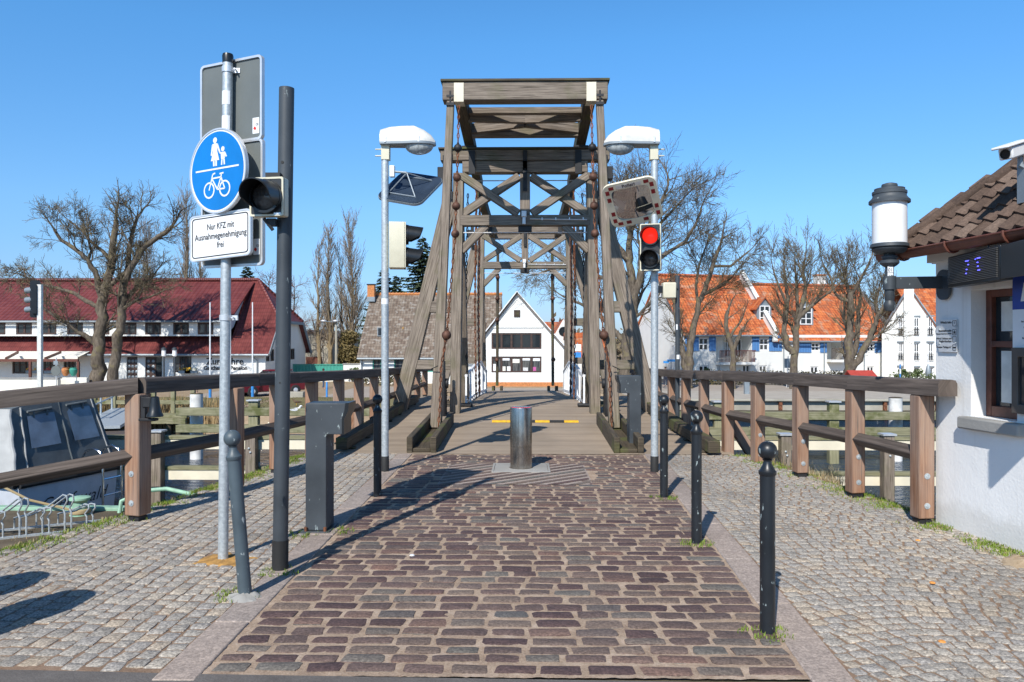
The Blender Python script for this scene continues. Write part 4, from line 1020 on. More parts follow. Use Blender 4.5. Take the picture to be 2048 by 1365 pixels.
for i in range(n + 1):
    a = R(200 + 140 * i / n)
    for z in (2.05, 2.12): vs.append(pL + V(math.cos(a) * .0455, math.sin(a) * .0455, z))
m.add(vs, [(2 * i, 2 * i + 2, 2 * i + 3, 2 * i + 1) for i in range(n)]); o = m.build('paper_sticker', M['white'], None); tag(o, 'small white sticker wrapped round the left lamp post', 'sticker')
# traffic mirrors
M['mirror_back'] = plain('sky_tinted_back_sheet', (.09, .13, .19), .25, .7)  # sheet tinted blue to carry the sky's reflection in its colour
M['mirror_red'] = plain('mirror_red', (.25, .012, .015), .4)
def mirror(label, c, e1, e2, root, writing):
    c = Vector(c); e1 = Vector(e1).normalized(); e2 = Vector(e2); e2 = (e2 - e1 * e1.dot(e2)).normalized(); n = e1.cross(e2)   # n = reflecting side
    t = thing('traffic_mirror', label, 'traffic mirror', c, 'traffic mirrors on the lamp posts'); w, h = .60, .60
    m = MB(); m.ring(rrect(w + .04, h + .04, .10, 5), rrect(w * .76, h * .76, .07, 5), c + n * .02, e1, e2, .03)
    m.build('frame', M['cream'] if writing else M['zinc'], t)
    vs = []; K = 16; fs = []
    for j in range(K + 1):
        for i in range(K + 1):
            a, b = i / K * 2 - 1, j / K * 2 - 1; z = .055 * (1 - (a * a + b * b) / 2)
            vs.append(c + e1 * a * w * .385 + e2 * b * h * .385 + n * (z - .01))
    for j in range(K):
        for i in range(K): q = j * (K + 1) + i; fs.append((q, q + 1, q + K + 2, q + K + 1))
    mm = MB(); mm.add(vs, fs); mm.build('mirror_glass', M['mirror'], t)
    m = MB(); m.prism(rrect(w + .03, h + .03, .10, 5), c - n * .012, e1, e2, .008); m.build('back_sheet', M['mirror_back'], t)
    m = MB(); pk = c - n * .22
    for a, b in ((-.2, -.2), (.2, -.2), (.2, .2), (-.2, .2)): m.tube([pk, c + e1 * a + e2 * b - n * .02], .008, 6)
    for a, b, cc, d in ((-.2, -.2, .2, -.2), (-.2, .2, .2, .2)): m.beam(c + e1 * a + e2 * b - n * .03, c + e1 * cc + e2 * d - n * .03, .014, .012, up=n)
    m.tube([pk, Vector(root)], .014, 8); m.build('bracket', M['zinc'], t)
    m = MB(); m.box(root, .06, .07, .14); m.build('clamp', M['white'], t, bevel=.006)
    m = MB(); d = .046; g = .30 * .885
    for k in (-2, -1, 1, 2):
        for side in range(4):
            u, v = ((e1, e2), (e2, -e1), (-e1, -e2), (-e2, e1))[side]
            if side == 0 and abs(k) < 2: continue
            m = MB(); m.prism([(-.030, -d / 2), (.030, -d / 2), (.030, d / 2), (-.030, d / 2)], c + n * .0225 + u * k * .105 + v * g, u, v, .001); m.build('red_mark', M['mirror_red'], t)
    if writing:
        m = MB(); m.prism([(-.15, -.024), (.15, -.024), (.15, .024), (-.15, .024)], c + n * .0225 + e2 * g, e1, e2, .001); pt = m.build('name_strip', M['alu'], t)
        m = MB(); m.text('Poller!', .06, c + n * .0235 + e2 * (g - .019), e1, e2, bold=.001); m.build('lettering', M['print'], pt)
    return t
t_ = NT('mirror_silver'); t_.col((.46, .46, .47)); t_.rough(.03); t_.b.inputs['Metallic'].default_value = 1; M['mirror'] = t_.m
sc = 9.33 / F
mirror('square traffic mirror on the left lamp post, seen from behind', at(821, 375, pL.y + .12), (-80, 34, 19), (-48 * -1, 55, 56), pL + V(.09, 0, EYE + (680 - 340) / F * pL.y), False)
mirror('square traffic mirror with red and cream edge on the right lamp post', at(1266, 402, pR.y - .12), (70, -20, 12), (-42, -55, 58), pR + V(-.06, 0, EYE + (680 - 372) / F * pR.y), True)
# two-lamp signals
cz = EYE + (680 - 490) / F * pR.y
signal('traffic_light', 'two-lamp traffic light on the right lamp post, red lit', pR + V(-.075, -.16, EYE + (680 - 496) / F * pR.y), (-.27, -1, 0), ['lens_red', 'lens_dark'], .25, .565, .09, 'hood', 'two-lamp traffic lights of the bridge', cell=.275)
sgl = signal('traffic_light', 'cream backed two-lamp traffic light seen side-on at the left lamp post', pL + V(.245, .02, EYE + (680 - 489) / F * pL.y), (1, .13, 0), ['lens_dark', 'lens_dark'], .26, .56, .19, 'housing', 'two-lamp traffic lights of the bridge', cell=.275)
# thin black post with a cream box
p = gr(1355, 853, .05); p = at(1355, 852, 14.2)
t = thing('signal_post', 'slim black post with a cream box behind the right lamp post', 'post', p); hh = (852 - 550) / F * p.y
m = MB(); m.tube([p, p + V(0, 0, hh)], .042, 16); m.build('pole', M['dgrey'], t)
m = MB(); m.box(p + V(-.165, -.02, hh - .28), .24, .24, .29); m.build('box', M['housing'], t, bevel=.02)
m = MB(); m.box(p + V(-.33, .0, hh - .26), .10, .16, .12); m.tube([p + V(-.05, -.05, hh - .25), p + V(.0, -.05, hh - .25)], .012, 8); m.build('bracket', M['hood'], t)
m = MB(); m.box(p + V(-.02, -.042, hh - .95), .03, .004, .10); m.box(p + V(-.0, -.044, hh - 1.5), .05, .004, .08); m.build('sticker', M['white'], t)
# ================================================================ bridge keeper's house on the right
def wpt(t, h, out=0):
    """point on the street wall: t metres from the far corner towards the camera"""
    return HC + HD * t + V(0, 0, h) + HN * out
HC = V(3.62, 6.83, 0); HD = (V(3.83, 5.55, 0) - V(3.62, 6.83, 0)).normalized(); HN = V(HD.y, -HD.x, 0)
if HN.x > 0: HN = -HN
hs_ = thing('keepers_house', 'small white plastered bridge keeper house with brown tiled hip roof', 'house', HC)
LW = 4.6
wx0, wx1, wz0, wz1 = .42, .90, .98, 2.02          # window opening on the wall
m = MB()
def q(t0, t1, z0, z1, o=0): m.quad(wpt(t1, z0, o), wpt(t0, z0, o), wpt(t0, z1, o), wpt(t1, z1, o))
zb, zt = -.03, 2.30
def subq(t0, t1, z0, z1): q(t0, t1, z0, z1)
subq(0, wx0, zb, zt); subq(wx1, LW, zb, zt); subq(wx0, wx1, zb, wz0); subq(wx0, wx1, wz1, zt)
dp = -.20
m.quad(wpt(wx0, wz0), wpt(wx0, wz0, dp), wpt(wx0, wz1, dp), wpt(wx0, wz1)); m.quad(wpt(wx1, wz0, dp), wpt(wx1, wz0), wpt(wx1, wz1), wpt(wx1, wz1, dp))
m.quad(wpt(wx0, wz1), wpt(wx0, wz1, dp), wpt(wx1, wz1, dp), wpt(wx1, wz1)); m.quad(wpt(wx1, wz0), wpt(wx1, wz0, dp), wpt(wx0, wz0, dp), wpt(wx0, wz0))
bx = -HN * 5
m.quad(wpt(0, zb), wpt(0, zb) + bx, wpt(0, zt) + bx, wpt(0, zt)); m.quad(wpt(LW, zb) + bx, wpt(LW, zb), wpt(LW, zt), wpt(LW, zt) + bx); m.quad(wpt(0, zb) + bx, wpt(LW, zb) + bx, wpt(LW, zt) + bx, wpt(0, zt) + bx)
m.build('wall', M['plaster'], hs_)
m = MB(); m.beam(wpt(-.05, 2.36, -.05), wpt(LW, 2.36, -.05), .2, .14); m.beam(wpt(-.05, 2.36, -.05), wpt(-.05, 2.36, -5), .14, .139); m.build('eaves_band', M['plaster'], hs_)
m = MB(); m.beam(wpt(-.02, -.06, .012), wpt(LW, -.06, .012), .06, .1); m.build('plinth_joint', M['earth'], hs_)
m = MB(); a = wpt(wx0 - .06, wz0 - .055, -.06); b = wpt(wx1 + .10, wz0 - .055, -.06); m.beam(a, b, .29, .10); m.build('window_sill', M['stone'], hs_, bevel=.015)
fw = .06
wm = MB()
for t0, t1, z0, z1 in ((wx0, wx0 + fw, wz0, wz1), (wx1 - fw, wx1, wz0, wz1), (wx0 + fw, wx1 - fw, wz0, wz0 + .09), (wx0 + fw, wx1 - fw, wz1 - fw, wz1), (wx0 + fw, wx1 - fw, 1.55, 1.60)):
    wm.beam(wpt((t0 + t1) / 2, z0, dp + .03), wpt((t0 + t1) / 2, z1, dp + .03), abs(t1 - t0), .07, up=HN)
win = wm.build('window', M['red_brown'], hs_, bevel=.006)
m = MB(); m.quad(wpt(wx1, wz0, dp + .02), wpt(wx0, wz0, dp + .02), wpt(wx0, wz1, dp + .02), wpt(wx1, wz1, dp + .02)); m.build('pane', M['pane'], win)
m = MB()
for z0, z1 in ((1.68, 1.92), (1.10, 1.52)): m.quad(wpt(wx1 - .1, z0, dp + .024), wpt(wx0 + .12, z0, dp + .024), wpt(wx0 + .12, z1, dp + .024), wpt(wx1 - .1, z1, dp + .024))
m.build('paper_notice', M['lamp_white'], win)
# roof: real pantiles on the street slope, hip towards the river
oh = .26
e0 = wpt(-.30, 2.40, oh); e1 = wpt(LW + .3, 2.40, oh); rdir = (-HN * .72 + V(0, 0, .69)).normalized(); rn = HD.cross(rdir).normalized()
if rn.z < 0: rn = -rn
m = MB(); tw, th = .152, .175
def hipx(v): return v * .80 + .02
for j in range(17):
    v0 = j * th; v1 = v0 + th * 1.12
    i0 = int(hipx(v0) / tw); nt = int((LW + .6) / tw)
    for i in range(i0, nt):
        K = 6
        vs = []
        jit = rnd.uniform(-.006, .006)
        for vv, lift in ((v0 - .01, .042), (v1, .012)):
            for lay in (0, -.022):
                for k in range(K + 1):
                    u = i * tw + k / K * tw * 1.08; pr = .021 * math.cos(2 * math.pi * (k / K) * .94)
                    vs.append(e0 + HD * u + rdir * vv + rn * (lift + pr + lay + jit))
        n = K + 1; fs = []
        for k in range(K): fs += [(k, k + 1, 2 * n + k + 1, 2 * n + k), (n + k + 1, n + k, 3 * n + k, 3 * n + k + 1), (k, n + k, n + k + 1, k + 1)]
        fs += [(0, 2 * n, 3 * n, n), (K, n + K, 3 * n + K, 2 * n + K)]
        m.add(vs, fs)
m.build('roof_tiles', stones('old_brown_pantile', [(0, (.085, .058, .045)), (.5, (.12, .082, .064)), (1, (.165, .12, .095))], .4, .85, 60), hs_, ang=50)
m = MB(); rz_ = 2.9; hp = e0 + HD * hipx(rz_) + rdir * rz_
m.poly([e0, e1, e1 + rdir * rz_, hp]); bk = e0 - HN * 5.6; m.poly([bk, e0, hp, bk + (hp - e0) + HN * 1.2]); m.poly([e0 - V(0, 0, .01), e1 - V(0, 0, .01), e1 - HN * .4 - V(0, 0, .01), e0 - HN * .4 - V(0, 0, .01)])
m.build('roof_underlay', M['wood_dark'], hs_)
m = MB()
for k in range(12):
    a = e0 + HD * hipx(k * .24) + rdir * (k * .24) + rn * .05; b = e0 + HD * hipx(k * .24 + .27) + rdir * (k * .24 + .27) + rn * .075
    m.tube([a - rn * .03, b - rn * .03], [.055, .045], 10)
m.build('hip_tiles', stones('hip_tile', [(0, (.085, .058, .045)), (1, (.13, .09, .07))], .4, .85), hs_)
m = MB(); g0 = e0 + HN * .045 - V(0, 0, .015) - HD * .02; g1 = e1 + HN * .045 - V(0, 0, .015); n = 10; vs = []
for p in (g0, g1):
    for rr2 in (.062, .056):
        for k in range(n + 1): a = math.pi + math.pi * k / n; vs.append(p + HN * rr2 * math.cos(a) + V(0, 0, rr2 * 1.1 * math.sin(a)))
N1 = n + 1; fs = []
for k in range(n): fs += [(k, k + 1, 2 * N1 + k + 1, 2 * N1 + k), (N1 + k + 1, N1 + k, 3 * N1 + k, 3 * N1 + k + 1), (k, N1 + k, N1 + k + 1, k + 1)]
fs += [(0, 2 * N1, 3 * N1, N1), (n, N1 + n, 3 * N1 + n, 2 * N1 + n), tuple(range(N1))]
m.add(vs, fs); m.tube([g0 + HN * .062, g1 + HN * .062], .009, 8); gt = m.build('gutter', M['red_brown'], hs_)
for k in range(4):
    p = lerp(g0, g1, .06 + k * .115); m = MB(); m.tube([p + HN * .075 * math.cos(a) + V(0, 0, .078 * math.sin(a)) for a in [math.pi * (.9 + 1.15 * i / 8) for i in range(9)]], .010, 6); m.build('gutter_hook', M['red_brown'], gt)
# wall lamp on a bracket
lc = at(1779, 500, 6.72)
t = thing('wall_lamp', 'white cylinder lamp on a dark iron bracket at the house corner', 'lamp', wpt(.04, 1.9, .0))
lx, ly = lc.x, lc.y; Z = lambda py: EYE + (680 - py) / F * ly; sc_ = ly / F
m = MB(); w0 = wpt(.10, (Z(552) + Z(577)) / 2, .0); m.beam(V(lx, ly, (Z(553) + Z(577)) / 2), V(w0.x + .02, ly - .02, (Z(550) + Z(578)) / 2), .03, Z(553) - Z(577)); m.build('arm', M['dgrey'], t, bevel=.004)
m = MB(); m.prism(rrect(.16, .26, .075, 6), wpt(.14, (Z(552) + Z(577)) / 2 - .02, .022), -HD, (0, 0, 1), .02); m.build('wall_plate', M['dgrey'], t)
P_ = lambda l: [(r * sc_, Z(y) - Z(500)) for r, y in l]
m = MB(); m.lathe(P_([(0, 622), (8, 620), (11, 612), (11, 607), (8, 600), (9, 598), (9, 578), (12, 578), (12, 552), (8, 551), (8, 532)]), V(lx, ly, Z(500)), 24); m.build('stem', M['dgrey'], t)
m = MB(); m.lathe(P_([(8, 534), (14, 530), (18, 526), (18, 521), (12, 519), (15, 515), (15, 512), (11, 510), (10, 506), (25, 506), (31, 502), (34, 498), (31, 496), (36, 494), (35, 488), (30, 486)]), V(lx, ly, Z(500)), 32); m.build('lamp_base', M['dgrey'], t)
m = MB(); m.lathe(P_([(31, 488), (32, 487), (32, 406), (30, 404)]), V(lx, ly, Z(500)), 32); m.build('glass_cylinder', M['glass_white'], t)
m = MB(); m.lathe(P_([(30, 406), (38, 407), (38, 402), (34, 398), (31, 394), (31, 390), (32, 389), (32, 384), (28, 382), (28, 378), (14, 376), (15, 372), (14, 369), (8, 367), (0, 366)]), V(lx, ly, Z(500)), 32); m.build('lamp_cap', M['dgrey'], t)
m = MB()
for y0, y1 in ((533, 545), (546, 558)): m.quad(V(lx - .033, ly - .036, Z(y1)), V(lx + .012, ly - .042, Z(y1)), V(lx + .012, ly - .042, Z(y0)), V(lx - .033, ly - .036, Z(y0)))
pt = m.build('number_label', M['white'], t)
for s_, y in (('01', 543), ('18', 556)):
    m = MB(); m.text(s_, .042, V(lx - .0105, ly - .0405, Z(y)), V(1, -.13, 0).normalized(), (0, 0, 1)); m.build('lettering', M['print'], pt)
# led display box
a0 = wpt(.14, 0, .0)
cx_ = V(3.47, 6.02, EYE + (680 - 535) / F * 6.02)
t = thing('led_display', 'black led ticker box tilted out from the white wall above the window', 'display', cx_)
ux = V(-.10, -1, 0).normalized(); fd = ux.cross(V(0, 0, 1))
wL, hL = .84, .255
m = MB(); m.prism([(-wL / 2, -hL / 2), (wL / 2, -hL / 2), (wL / 2, hL / 2), (-wL / 2, hL / 2)], cx_, ux, (0, 0, 1), .09)
ce = cx_ + ux * (wL / 2)
m.prism([(-.17, -hL / 2 + .03), (0, -hL / 2 + .004), (0, hL / 2 - .004), (-.17, hL / 2 - .0)], ce + ux * .004, fd, (0, 0, 1), wL)
m.build('case', M['hood'], t, bevel=.005)
m = MB()
for k in range(17): m.beam(cx_ + fd * .008 - ux * (wL / 2 - .025) + V(0, 0, -hL / 2 + .03 + k * .0128), cx_ + fd * .008 + ux * (wL / 2 - .025) + V(0, 0, -hL / 2 + .03 + k * .0128), .012, .004)
m.build('louvre', plain('grey_led_louvre', (.14, .135, .13), .4), t)
M['led'] = plain('blue_led', (.05, .05, .9), .3, emit=((.12, .12, 1), 2.5))
for x, z, w_ in ((-.05, .058, .05), (-.03, .028, .014), (-.055, -.008, .014), (-.065, -.038, .014), (.135, .062, .045), (.085, .058, .006), (.12, .03, .014), (.125, .0, .014), (.14, -.03, .03)): m = MB(); m.box(cx_ + fd * .016 + ux * x + V(0, 0, z), w_, .006, .007, math.atan2(ux.y, ux.x)); m.build('lit_segment', M['led'], t)
m = MB(); m.tube([cx_ + ux * .2 - fd * .02 + V(0, 0, hL / 2), cx_ + ux * .21 - fd * .06 + V(0, 0, hL / 2 + .1)], .006, 6); m.tube([cx_ + ux * .36 - fd * .1 + V(0, 0, .1), cx_ + ux * .47 - fd * .1 + V(0, 0, -.06), cx_ + ux * .6 - fd * .1 + V(0, 0, -.1)], .006, 6); m.build('cable', M['hood'], t)
# plates on the wall
def plate(name, label, t0, t1, z0, z1, mt, lines, arrow=False, size=.03):
    t = thing(name, label, 'sign', wpt((t0 + t1) / 2, z0, .01)); n = HN; ux = -HD if (-HD).cross(V(0, 0, 1)).dot(HN) > 0 else HD
    w, h = t1 - t0, z1 - z0; c = wpt((t0 + t1) / 2, (z0 + z1) / 2, .02); ux = HD if HD.cross(V(0, 0, 1)).dot(HN) > 0 else -HD
    pts = [(-w / 2, -h / 2), (w / 2, -h / 2), (w / 2, h / 2), (-w / 2, h / 2)]
    if arrow: pts = [(-w / 2 + .05, -h / 2), (w / 2, -h / 2), (w / 2, h / 2), (-w / 2 + .05, h / 2), (-w / 2, 0.04)]
    m = MB(); m.prism(pts, c, ux, (0, 0, 1), .012); m.build('plate', mt, t)
    m = MB()
    for (x, z, s_, sz, al) in lines: m.text(s_, sz, c + ux * x + V(0, 0, z) + HN * .002, ux, V(0, 0, 1), al)
    m.build('lettering', M['print'], t); return t, c, ux
T0 = lambda px: (lambda u: ((V(math.cos(YAW) * u - math.sin(YAW), math.sin(YAW) * u + math.cos(YAW), 0)), u))((px - 1024) / F)
def twall(px):
    d = T0(px)[0]; # intersect ray from origin with wall line
    det = d.x * HD.y - d.y * HD.x; s = (HC.x * HD.y - HC.y * HD.x) / det; p = d * s
    return (p - V(HC.x, HC.y, 0)).dot(HD)
def zwall(px, py):
    d, u = T0(px); p = wpt(twall(px), 0); depth = p.x * -math.sin(YAW) * -1 * 0 + (-math.sin(YAW) * p.x + math.cos(YAW) * p.y)
    return EYE + (680 - py) / F * depth
ta, tb = twall(1874), twall(1917)
pt_, c_, ux_ = plate('direction_sign', 'small white arrow shaped direction plate beside the window', ta, tb, zwall(1896, 702), zwall(1896, 637), M['alu'],
    [(.075, .105, 'Wieck-Info', .030, 'RIGHT'), (.075, .035, 'Geschäftsstelle', .026, 'RIGHT'), (.075, .012, 'Seesportzentrum GREIF', .019, 'RIGHT'), (.075, -.03, 'Wieck-Toiletten und', .022, 'RIGHT'), (.075, -.055, 'Seglerduschen', .026, 'RIGHT'), (.075, -.105, 'Pension "Schipp in"', .024, 'RIGHT'), (.11, .10, 'i', .035, 'CENTER')], True)
m = MB(); k = HN * .0025
for z in (.105, .03, -.03, -.10): m.ring(rrect(.045, .05, .004, 1), rrect(.037, .042, .003, 1), c_ + ux_ * .11 + V(0, 0, z) + k, ux_, (0, 0, 1), .001)
m.prism([(-.012, -.012), (.012, -.012), (0, .018)], c_ + ux_ * .11 + V(0, 0, .03) + k, ux_, (0, 0, 1), .001); m.box(c_ + ux_ * .11 + V(0, 0, -.10) + k, .003, .03, .012, math.atan2(HN.y, HN.x)); m.build('pictogram', M['print'], pt_)
for x, z in ((.128, .075), (.128, -.06), (-.07, .055), (-.07, -.065)): m = MB(); m.ball(c_ + ux_ * x + V(0, 0, z) + HN * .003, .008, 8, 6); m.build('screw', M['galv'], pt_)
ta = twall(2030); tb = ta + .42
pt_, c_, ux_ = plate('notice_board', 'white notice with a blue head bearing a white ferry symbol at the right', ta, tb, 1.54, 2.14, M['white'], [(0, -.10 - i * .042, s_, .022, 'CENTER') for i, s_ in enumerate(('Im Bereich der Klappbrücke', 'sperrt die Ampelanlage', 'vor der Brücke', 'Brückenöffnung zur vollen', 'Stunde bei Bedarf'))])
m = MB(); m.prism([(-.21, 0), (.21, 0), (.21, .30), (-.21, .30)], c_ + HN * .002, ux_, (0, 0, 1), .001); m.build('blue_field', plain('notice_blue', (.015, .05, .33), .4), pt_)
m = MB()
for x in (-.13, -.04, .05): m.prism([(x, .06), (x + .05, .06), (x + .08, .2), (x + .03, .2)], c_ + HN * .004, ux_, (0, 0, 1), .001)
m.build('white_symbol', M['white'], pt_)
t = thing('intercom_box', 'brown framed call box on the white wall at the right edge', 'box', wpt(ta + .2, 1.1, .04))
m = MB(); c_ = wpt(ta + .22, 1.30, .05); m.ring([(-.2, -.25), (.2, -.25), (.2, .25), (-.2, .25)], [(-.14, -.18), (.14, -.18), (.14, .18), (-.14, .18)], c_, ux_, (0, 0, 1), .06); m.build('frame', plain('bronze_frame', (.12, .10, .085), .5, .3), t, bevel=.005)
m = MB(); m.prism([(-.14, -.18), (.14, -.18), (.14, .18), (-.14, .18)], c_ - HN * .02, ux_, (0, 0, 1), .02); m.build('glass', M['pane'], t)
# flag sign on the same wall, just out of the picture; its shadow falls on the wall
t = thing('projecting_sign', 'projecting shop sign on the white wall beyond the right edge of the picture', 'sign', wpt(2.0, 1.7, .3))
m = MB(); a = V(3.24, 4.86, 0); w_ = wpt((V(3.9, 4.85, 0) - HC).dot(HD), 0, 0); m.beam(V(3.24, 4.86, 1.84), V(w_.x - .02, 4.88, 1.84), .04, .29); m.build('board', M['white'], t)
# cctv camera above the roof
p = at(2040, 300, 5.75); t = thing('cctv_camera', 'white security camera on a bracket above the keeper house roof', 'camera', p)
d = V(-.80, -.52, -.28).normalized(); b = p + V(.02, .05, .02)
m = MB(); m.beam(b - d * .14, b + d * .20, .10, .085, up=(0, 0, 1)); m.build('body', M['white'], t, bevel=.012)
m = MB(); u_ = d.cross(V(0, 0, 1)).cross(d).normalized(); m.beam(b - d * .14 + u_ * .055, b + d * .27 + u_ * .055, .125, .02); m.build('sun_shield', M['white'], t, bevel=.008)
m = MB(); m.lathe([(.036, 0), (.036, .01), (.03, .01), (.03, .004), (0, .004)], b + d * .197, 16, d.to_track_quat('Z', 'Y')); m.build('lens', M['hood'], t)
m = MB(); m.tube([b - d * .03 - V(0, 0, .03), b - d * .03 - V(0, 0, .12), V(b.x + .1, b.y, b.z - .16)], .02, 8); m.box(V(b.x + .10, b.y + .02, b.z - .24), .12, .12, .3); m.build('bracket', M['zinc'], t)
# sandstone block at the wall foot
m = MB(); p = gr(2030, 1125); m.ball(p + V(.08, -.02, -.01), .16, 16, 10, (1.1, .8, .42)); qr = random.Random(3); m.v = [(a + qr.uniform(-.016, .016), b + qr.uniform(-.016, .016), c + qr.uniform(-.012, .012)) for a, b, c in m.v]; o = m.build('boulder', M['shore'], None); tag(o, 'rough brown boulder on the paving at the right edge by the white wall', 'boulder')
# ================================================================ quay, boat, jetties
QZ = -.8
# bicycle rack: low loops on two ground rails
t = thing('bicycle_rack', 'low galvanised bicycle rack of bent tube loops on the lower quay', 'bicycle rack', (-6.2, 8.4, QZ))
def ground_z(x, y): return ground_h(x, y)
a0, a1 = gr(-150, 1085, -.62), gr(205, 1030, -.74)
b0_, b1_ = gr(-150, 1050, -.68), gr(150, 1012, -.76)
a0, a1 = V(-7.7, 8.4, -.79), V(-5.42, 9.72, -.79); b0_, b1_ = V(-7.85, 8.85, -.79), V(-5.57, 10.17, -.79)
m = MB(); m.beam(a0, a1, .04, .03); m.beam(b0_, b1_, .04, .03); m.build('ground_rail', M['galv'], t)
n = 11
for i in range(n):
    f = (i + .5) / n; p = lerp(a0, a1, f); q = lerp(b0_, b1_, f) - (a1 - a0).normalized() * .42; hi = .46 if i % 2 else .32
    for dx in (-.035, .035):
        o = (a1 - a0).normalized() * dx; d = (q - p)
        m = MB() if dx < 0 else m
        pts = [p + o, p + o + V(0, 0, hi * .5), p + o + d * .06 + V(0, 0, hi * .62), p + o + d * .02 - d * .1 + V(0, 0, hi * .85), p + o + d * -.06 + V(0, 0, hi * .99), p + o + d * .06 + V(0, 0, hi), p + o + d * .6 + V(0, 0, hi * .62), q + o + V(0, 0, hi * .45), q + o]
        m.tube(pts, .011, 8)
    m.build('loop', M['galv'], t)
# green mooring bollard with its rope
p = gr(160, 1022, QZ + .05); p = at(160, 1012, 10.5); p.z = QZ - .02
t = thing('mooring_bollard', 'stout pale green mooring bollard on the quay behind the bicycle rack', 'bollard', p)
m = MB(); m.lathe([(.13, 0), (.13, .03), (.095, .05), (.09, .2), (.135, .235), (.135, .26), (.12, .27), (0, .275)], p, 24); m.build('body', M['green_paint'], t)
m = MB(); m.lathe([(.118, .045), (.135, .05), (.14, .075), (.13, .10), (.118, .105)], p, 20); m.tube([p + V(-.12, .02, .08), p + V(-.9, .3, .16), p + V(-2.2, 1.2, .32)], .018, 8); o = m.build('mooring_rope', M['drygrass'], None); tag(o, 'beige mooring rope from the green bollard up to the boat', 'rope')
# green tube hoop at the quay edge
m = MB(); c = at(235, 1018, 10.6); m.tube([c + V(0, 0, -.2), c + V(.0, .1, .1), c + V(.25, .25, .22), c + V(.55, .3, .24), c + V(.95, .25, .17), c + V(1.3, .1, -.02), c + V(1.4, .0, -.2)], .03, 10); o = m.build('tube_hoop', M['green_paint'], None); tag(o, 'pale green bent tube at the quay edge behind the corner post', 'tube')
# cabin boat
t = thing('cabin_boat', 'white cabin boat moored at the left under a grey canvas cover', 'boat', (-8.6, 13, WATER))
n = V(.96, -.28, 0).normalized(); ft = V(.28, .96, 0).normalized(); ax = -n
A = V(-8.58, 12.85, 0)                                               # near corner of the transom
Wb = 2.15
secs = []
for x, w, zt, zb in ((0, 1.0, -.86, -1.9), (.02, 1.0, -.84, -2.3), (2.5, 1.08, -.74, -2.5), (4.5, .9, -.6, -2.5), (6.2, .45, -.45, -2.4), (7.2, .03, -.35, -2.2)):
    mid = A + ax * x + ft * (Wb / 2)
    ring_ = [(-1, zt), (-.98, zt - .12), (-.93, lerp(zt, zb, .55)), (-.6, zb), (.6, zb), (.93, lerp(zt, zb, .55)), (.98, zt - .12), (1, zt)]
    secs.append([mid + ft * (a * w * Wb / 2) + V(0, 0, z) for a, z in ring_])
m = MB(); k = 8; vs = [p for s_ in secs for p in s_]
fs = [(i * k + j, i * k + (j + 1) % k, (i + 1) * k + (j + 1) % k, (i + 1) * k + j) for i in range(len(secs) - 1) for j in range(k)] + [tuple(range(k))]
m.add(vs, [f[::-1] for f in fs]); hull = m.build('hull', M['hull'], t)
m = MB(); m.tube([secs[1][0] + V(0, 0, -.02) - ft * .03] + [s_[0] - ft * .04 for s_ in secs[2:]], .05, 8); m.tube([secs[0][0] + n * .03, secs[0][7] + n * .03], .05, 8); m.build('rubbing_strake', M['rubber'], hull)
m = MB(); m.text('Greifswald', .36, A + ft * (Wb * .52) + n * .012 + V(0, 0, -1.40), ft * .92, V(.03, .03, 1), bold=-.003, shear=.35); m.build('lettering', M['print'], hull)
# canvas tent
bl_ = A + n * .0 + V(0, 0, -.84); br_ = A + ft * Wb + V(0, 0, -.84)
tl_ = A - n * .30 + ft * .12 + V(0, 0, .43); tr_ = A - n * .28 + ft * (Wb - .34) + V(0, 0, .56)
L = 4.2
fbl, ftl, ftr, fbr = [p + ax * L for p in (bl_ + V(0, 0, .15), tl_, tr_, br_ + V(0, 0, .15))]
mid = (tl_ + tr_) / 2 + V(0, 0, .10); fmid = (ftl + ftr) / 2 + V(0, 0, .1)
m = MB(); m.poly([bl_, br_, tr_, mid, tl_]); m.poly([br_, fbr, ftr, tr_]); m.quad(tl_, mid, fmid, ftl); m.quad(mid, tr_, ftr, fmid); m.poly([fbr, fbl, ftl, fmid, ftr]); m.build('canvas_cover', M['canvas'], t)
m = MB()
for i in range(6):
    f0, f1 = i / 6, (i + 1) / 6; bow = lambda f: -ft * (.05 * math.sin(f * 9))
    m.quad(lerp(bl_, fbl, f0) - ft * .03, lerp(bl_, fbl, f1) - ft * .03, lerp(tl_, ftl, f1) - ft * .03 + bow(f1), lerp(tl_, ftl, f0) - ft * .03 + bow(f0))
m.tube([lerp(bl_, tl_, i / 10) - ft * .03 + n * .02 * math.sin(i * 2) for i in range(11)], .035, 8)
m.build('side_canvas', M['canvas_sunlit'], t)
for u0, u1 in ((.16, .47), (.62, .91)):
    q = lambda u, v: lerp(lerp(bl_, br_, u), lerp(tl_, tr_, u), v) + n * .012
    m = MB(); m.quad(q(u0, .44), q(u1, .44), q(u1, .87), q(u0, .87)); wv = m.build('vinyl_window', M['vinyl'], t)
    m = MB(); a, b = q(u0 + .0, .93), q(u1 - .03, .93); m.tube([a + n * .02, b + n * .02], .022, 8)
    for u in (.25, .8): m.beam(lerp(a, b, u) + n * .03, lerp(a, b, u) + n * .03 - V(0, 0, .12), .03, .012, up=n)
    m.build('rolled_blind', M['canvas'], wv)
for u in (.10, .545, .96):
    m = MB(); m.tube([lerp(lerp(bl_, br_, u), lerp(tl_, tr_, u), k_ / 8) + n * (.006 + .008 * math.sin(k_ * 1.7)) for k_ in range(9)], .014, 6); m.build('seam', M['canvas_sunlit' if u != .545 else 'canvas'], t)
for k_ in range(9): u = .06 + k_ * .11; m = MB(); m.ball(lerp(bl_, br_, u) + n * .012 + V(0, 0, .06), .022, 8, 6); m.build('press_stud', M['alu'], t)
t2 = MB()
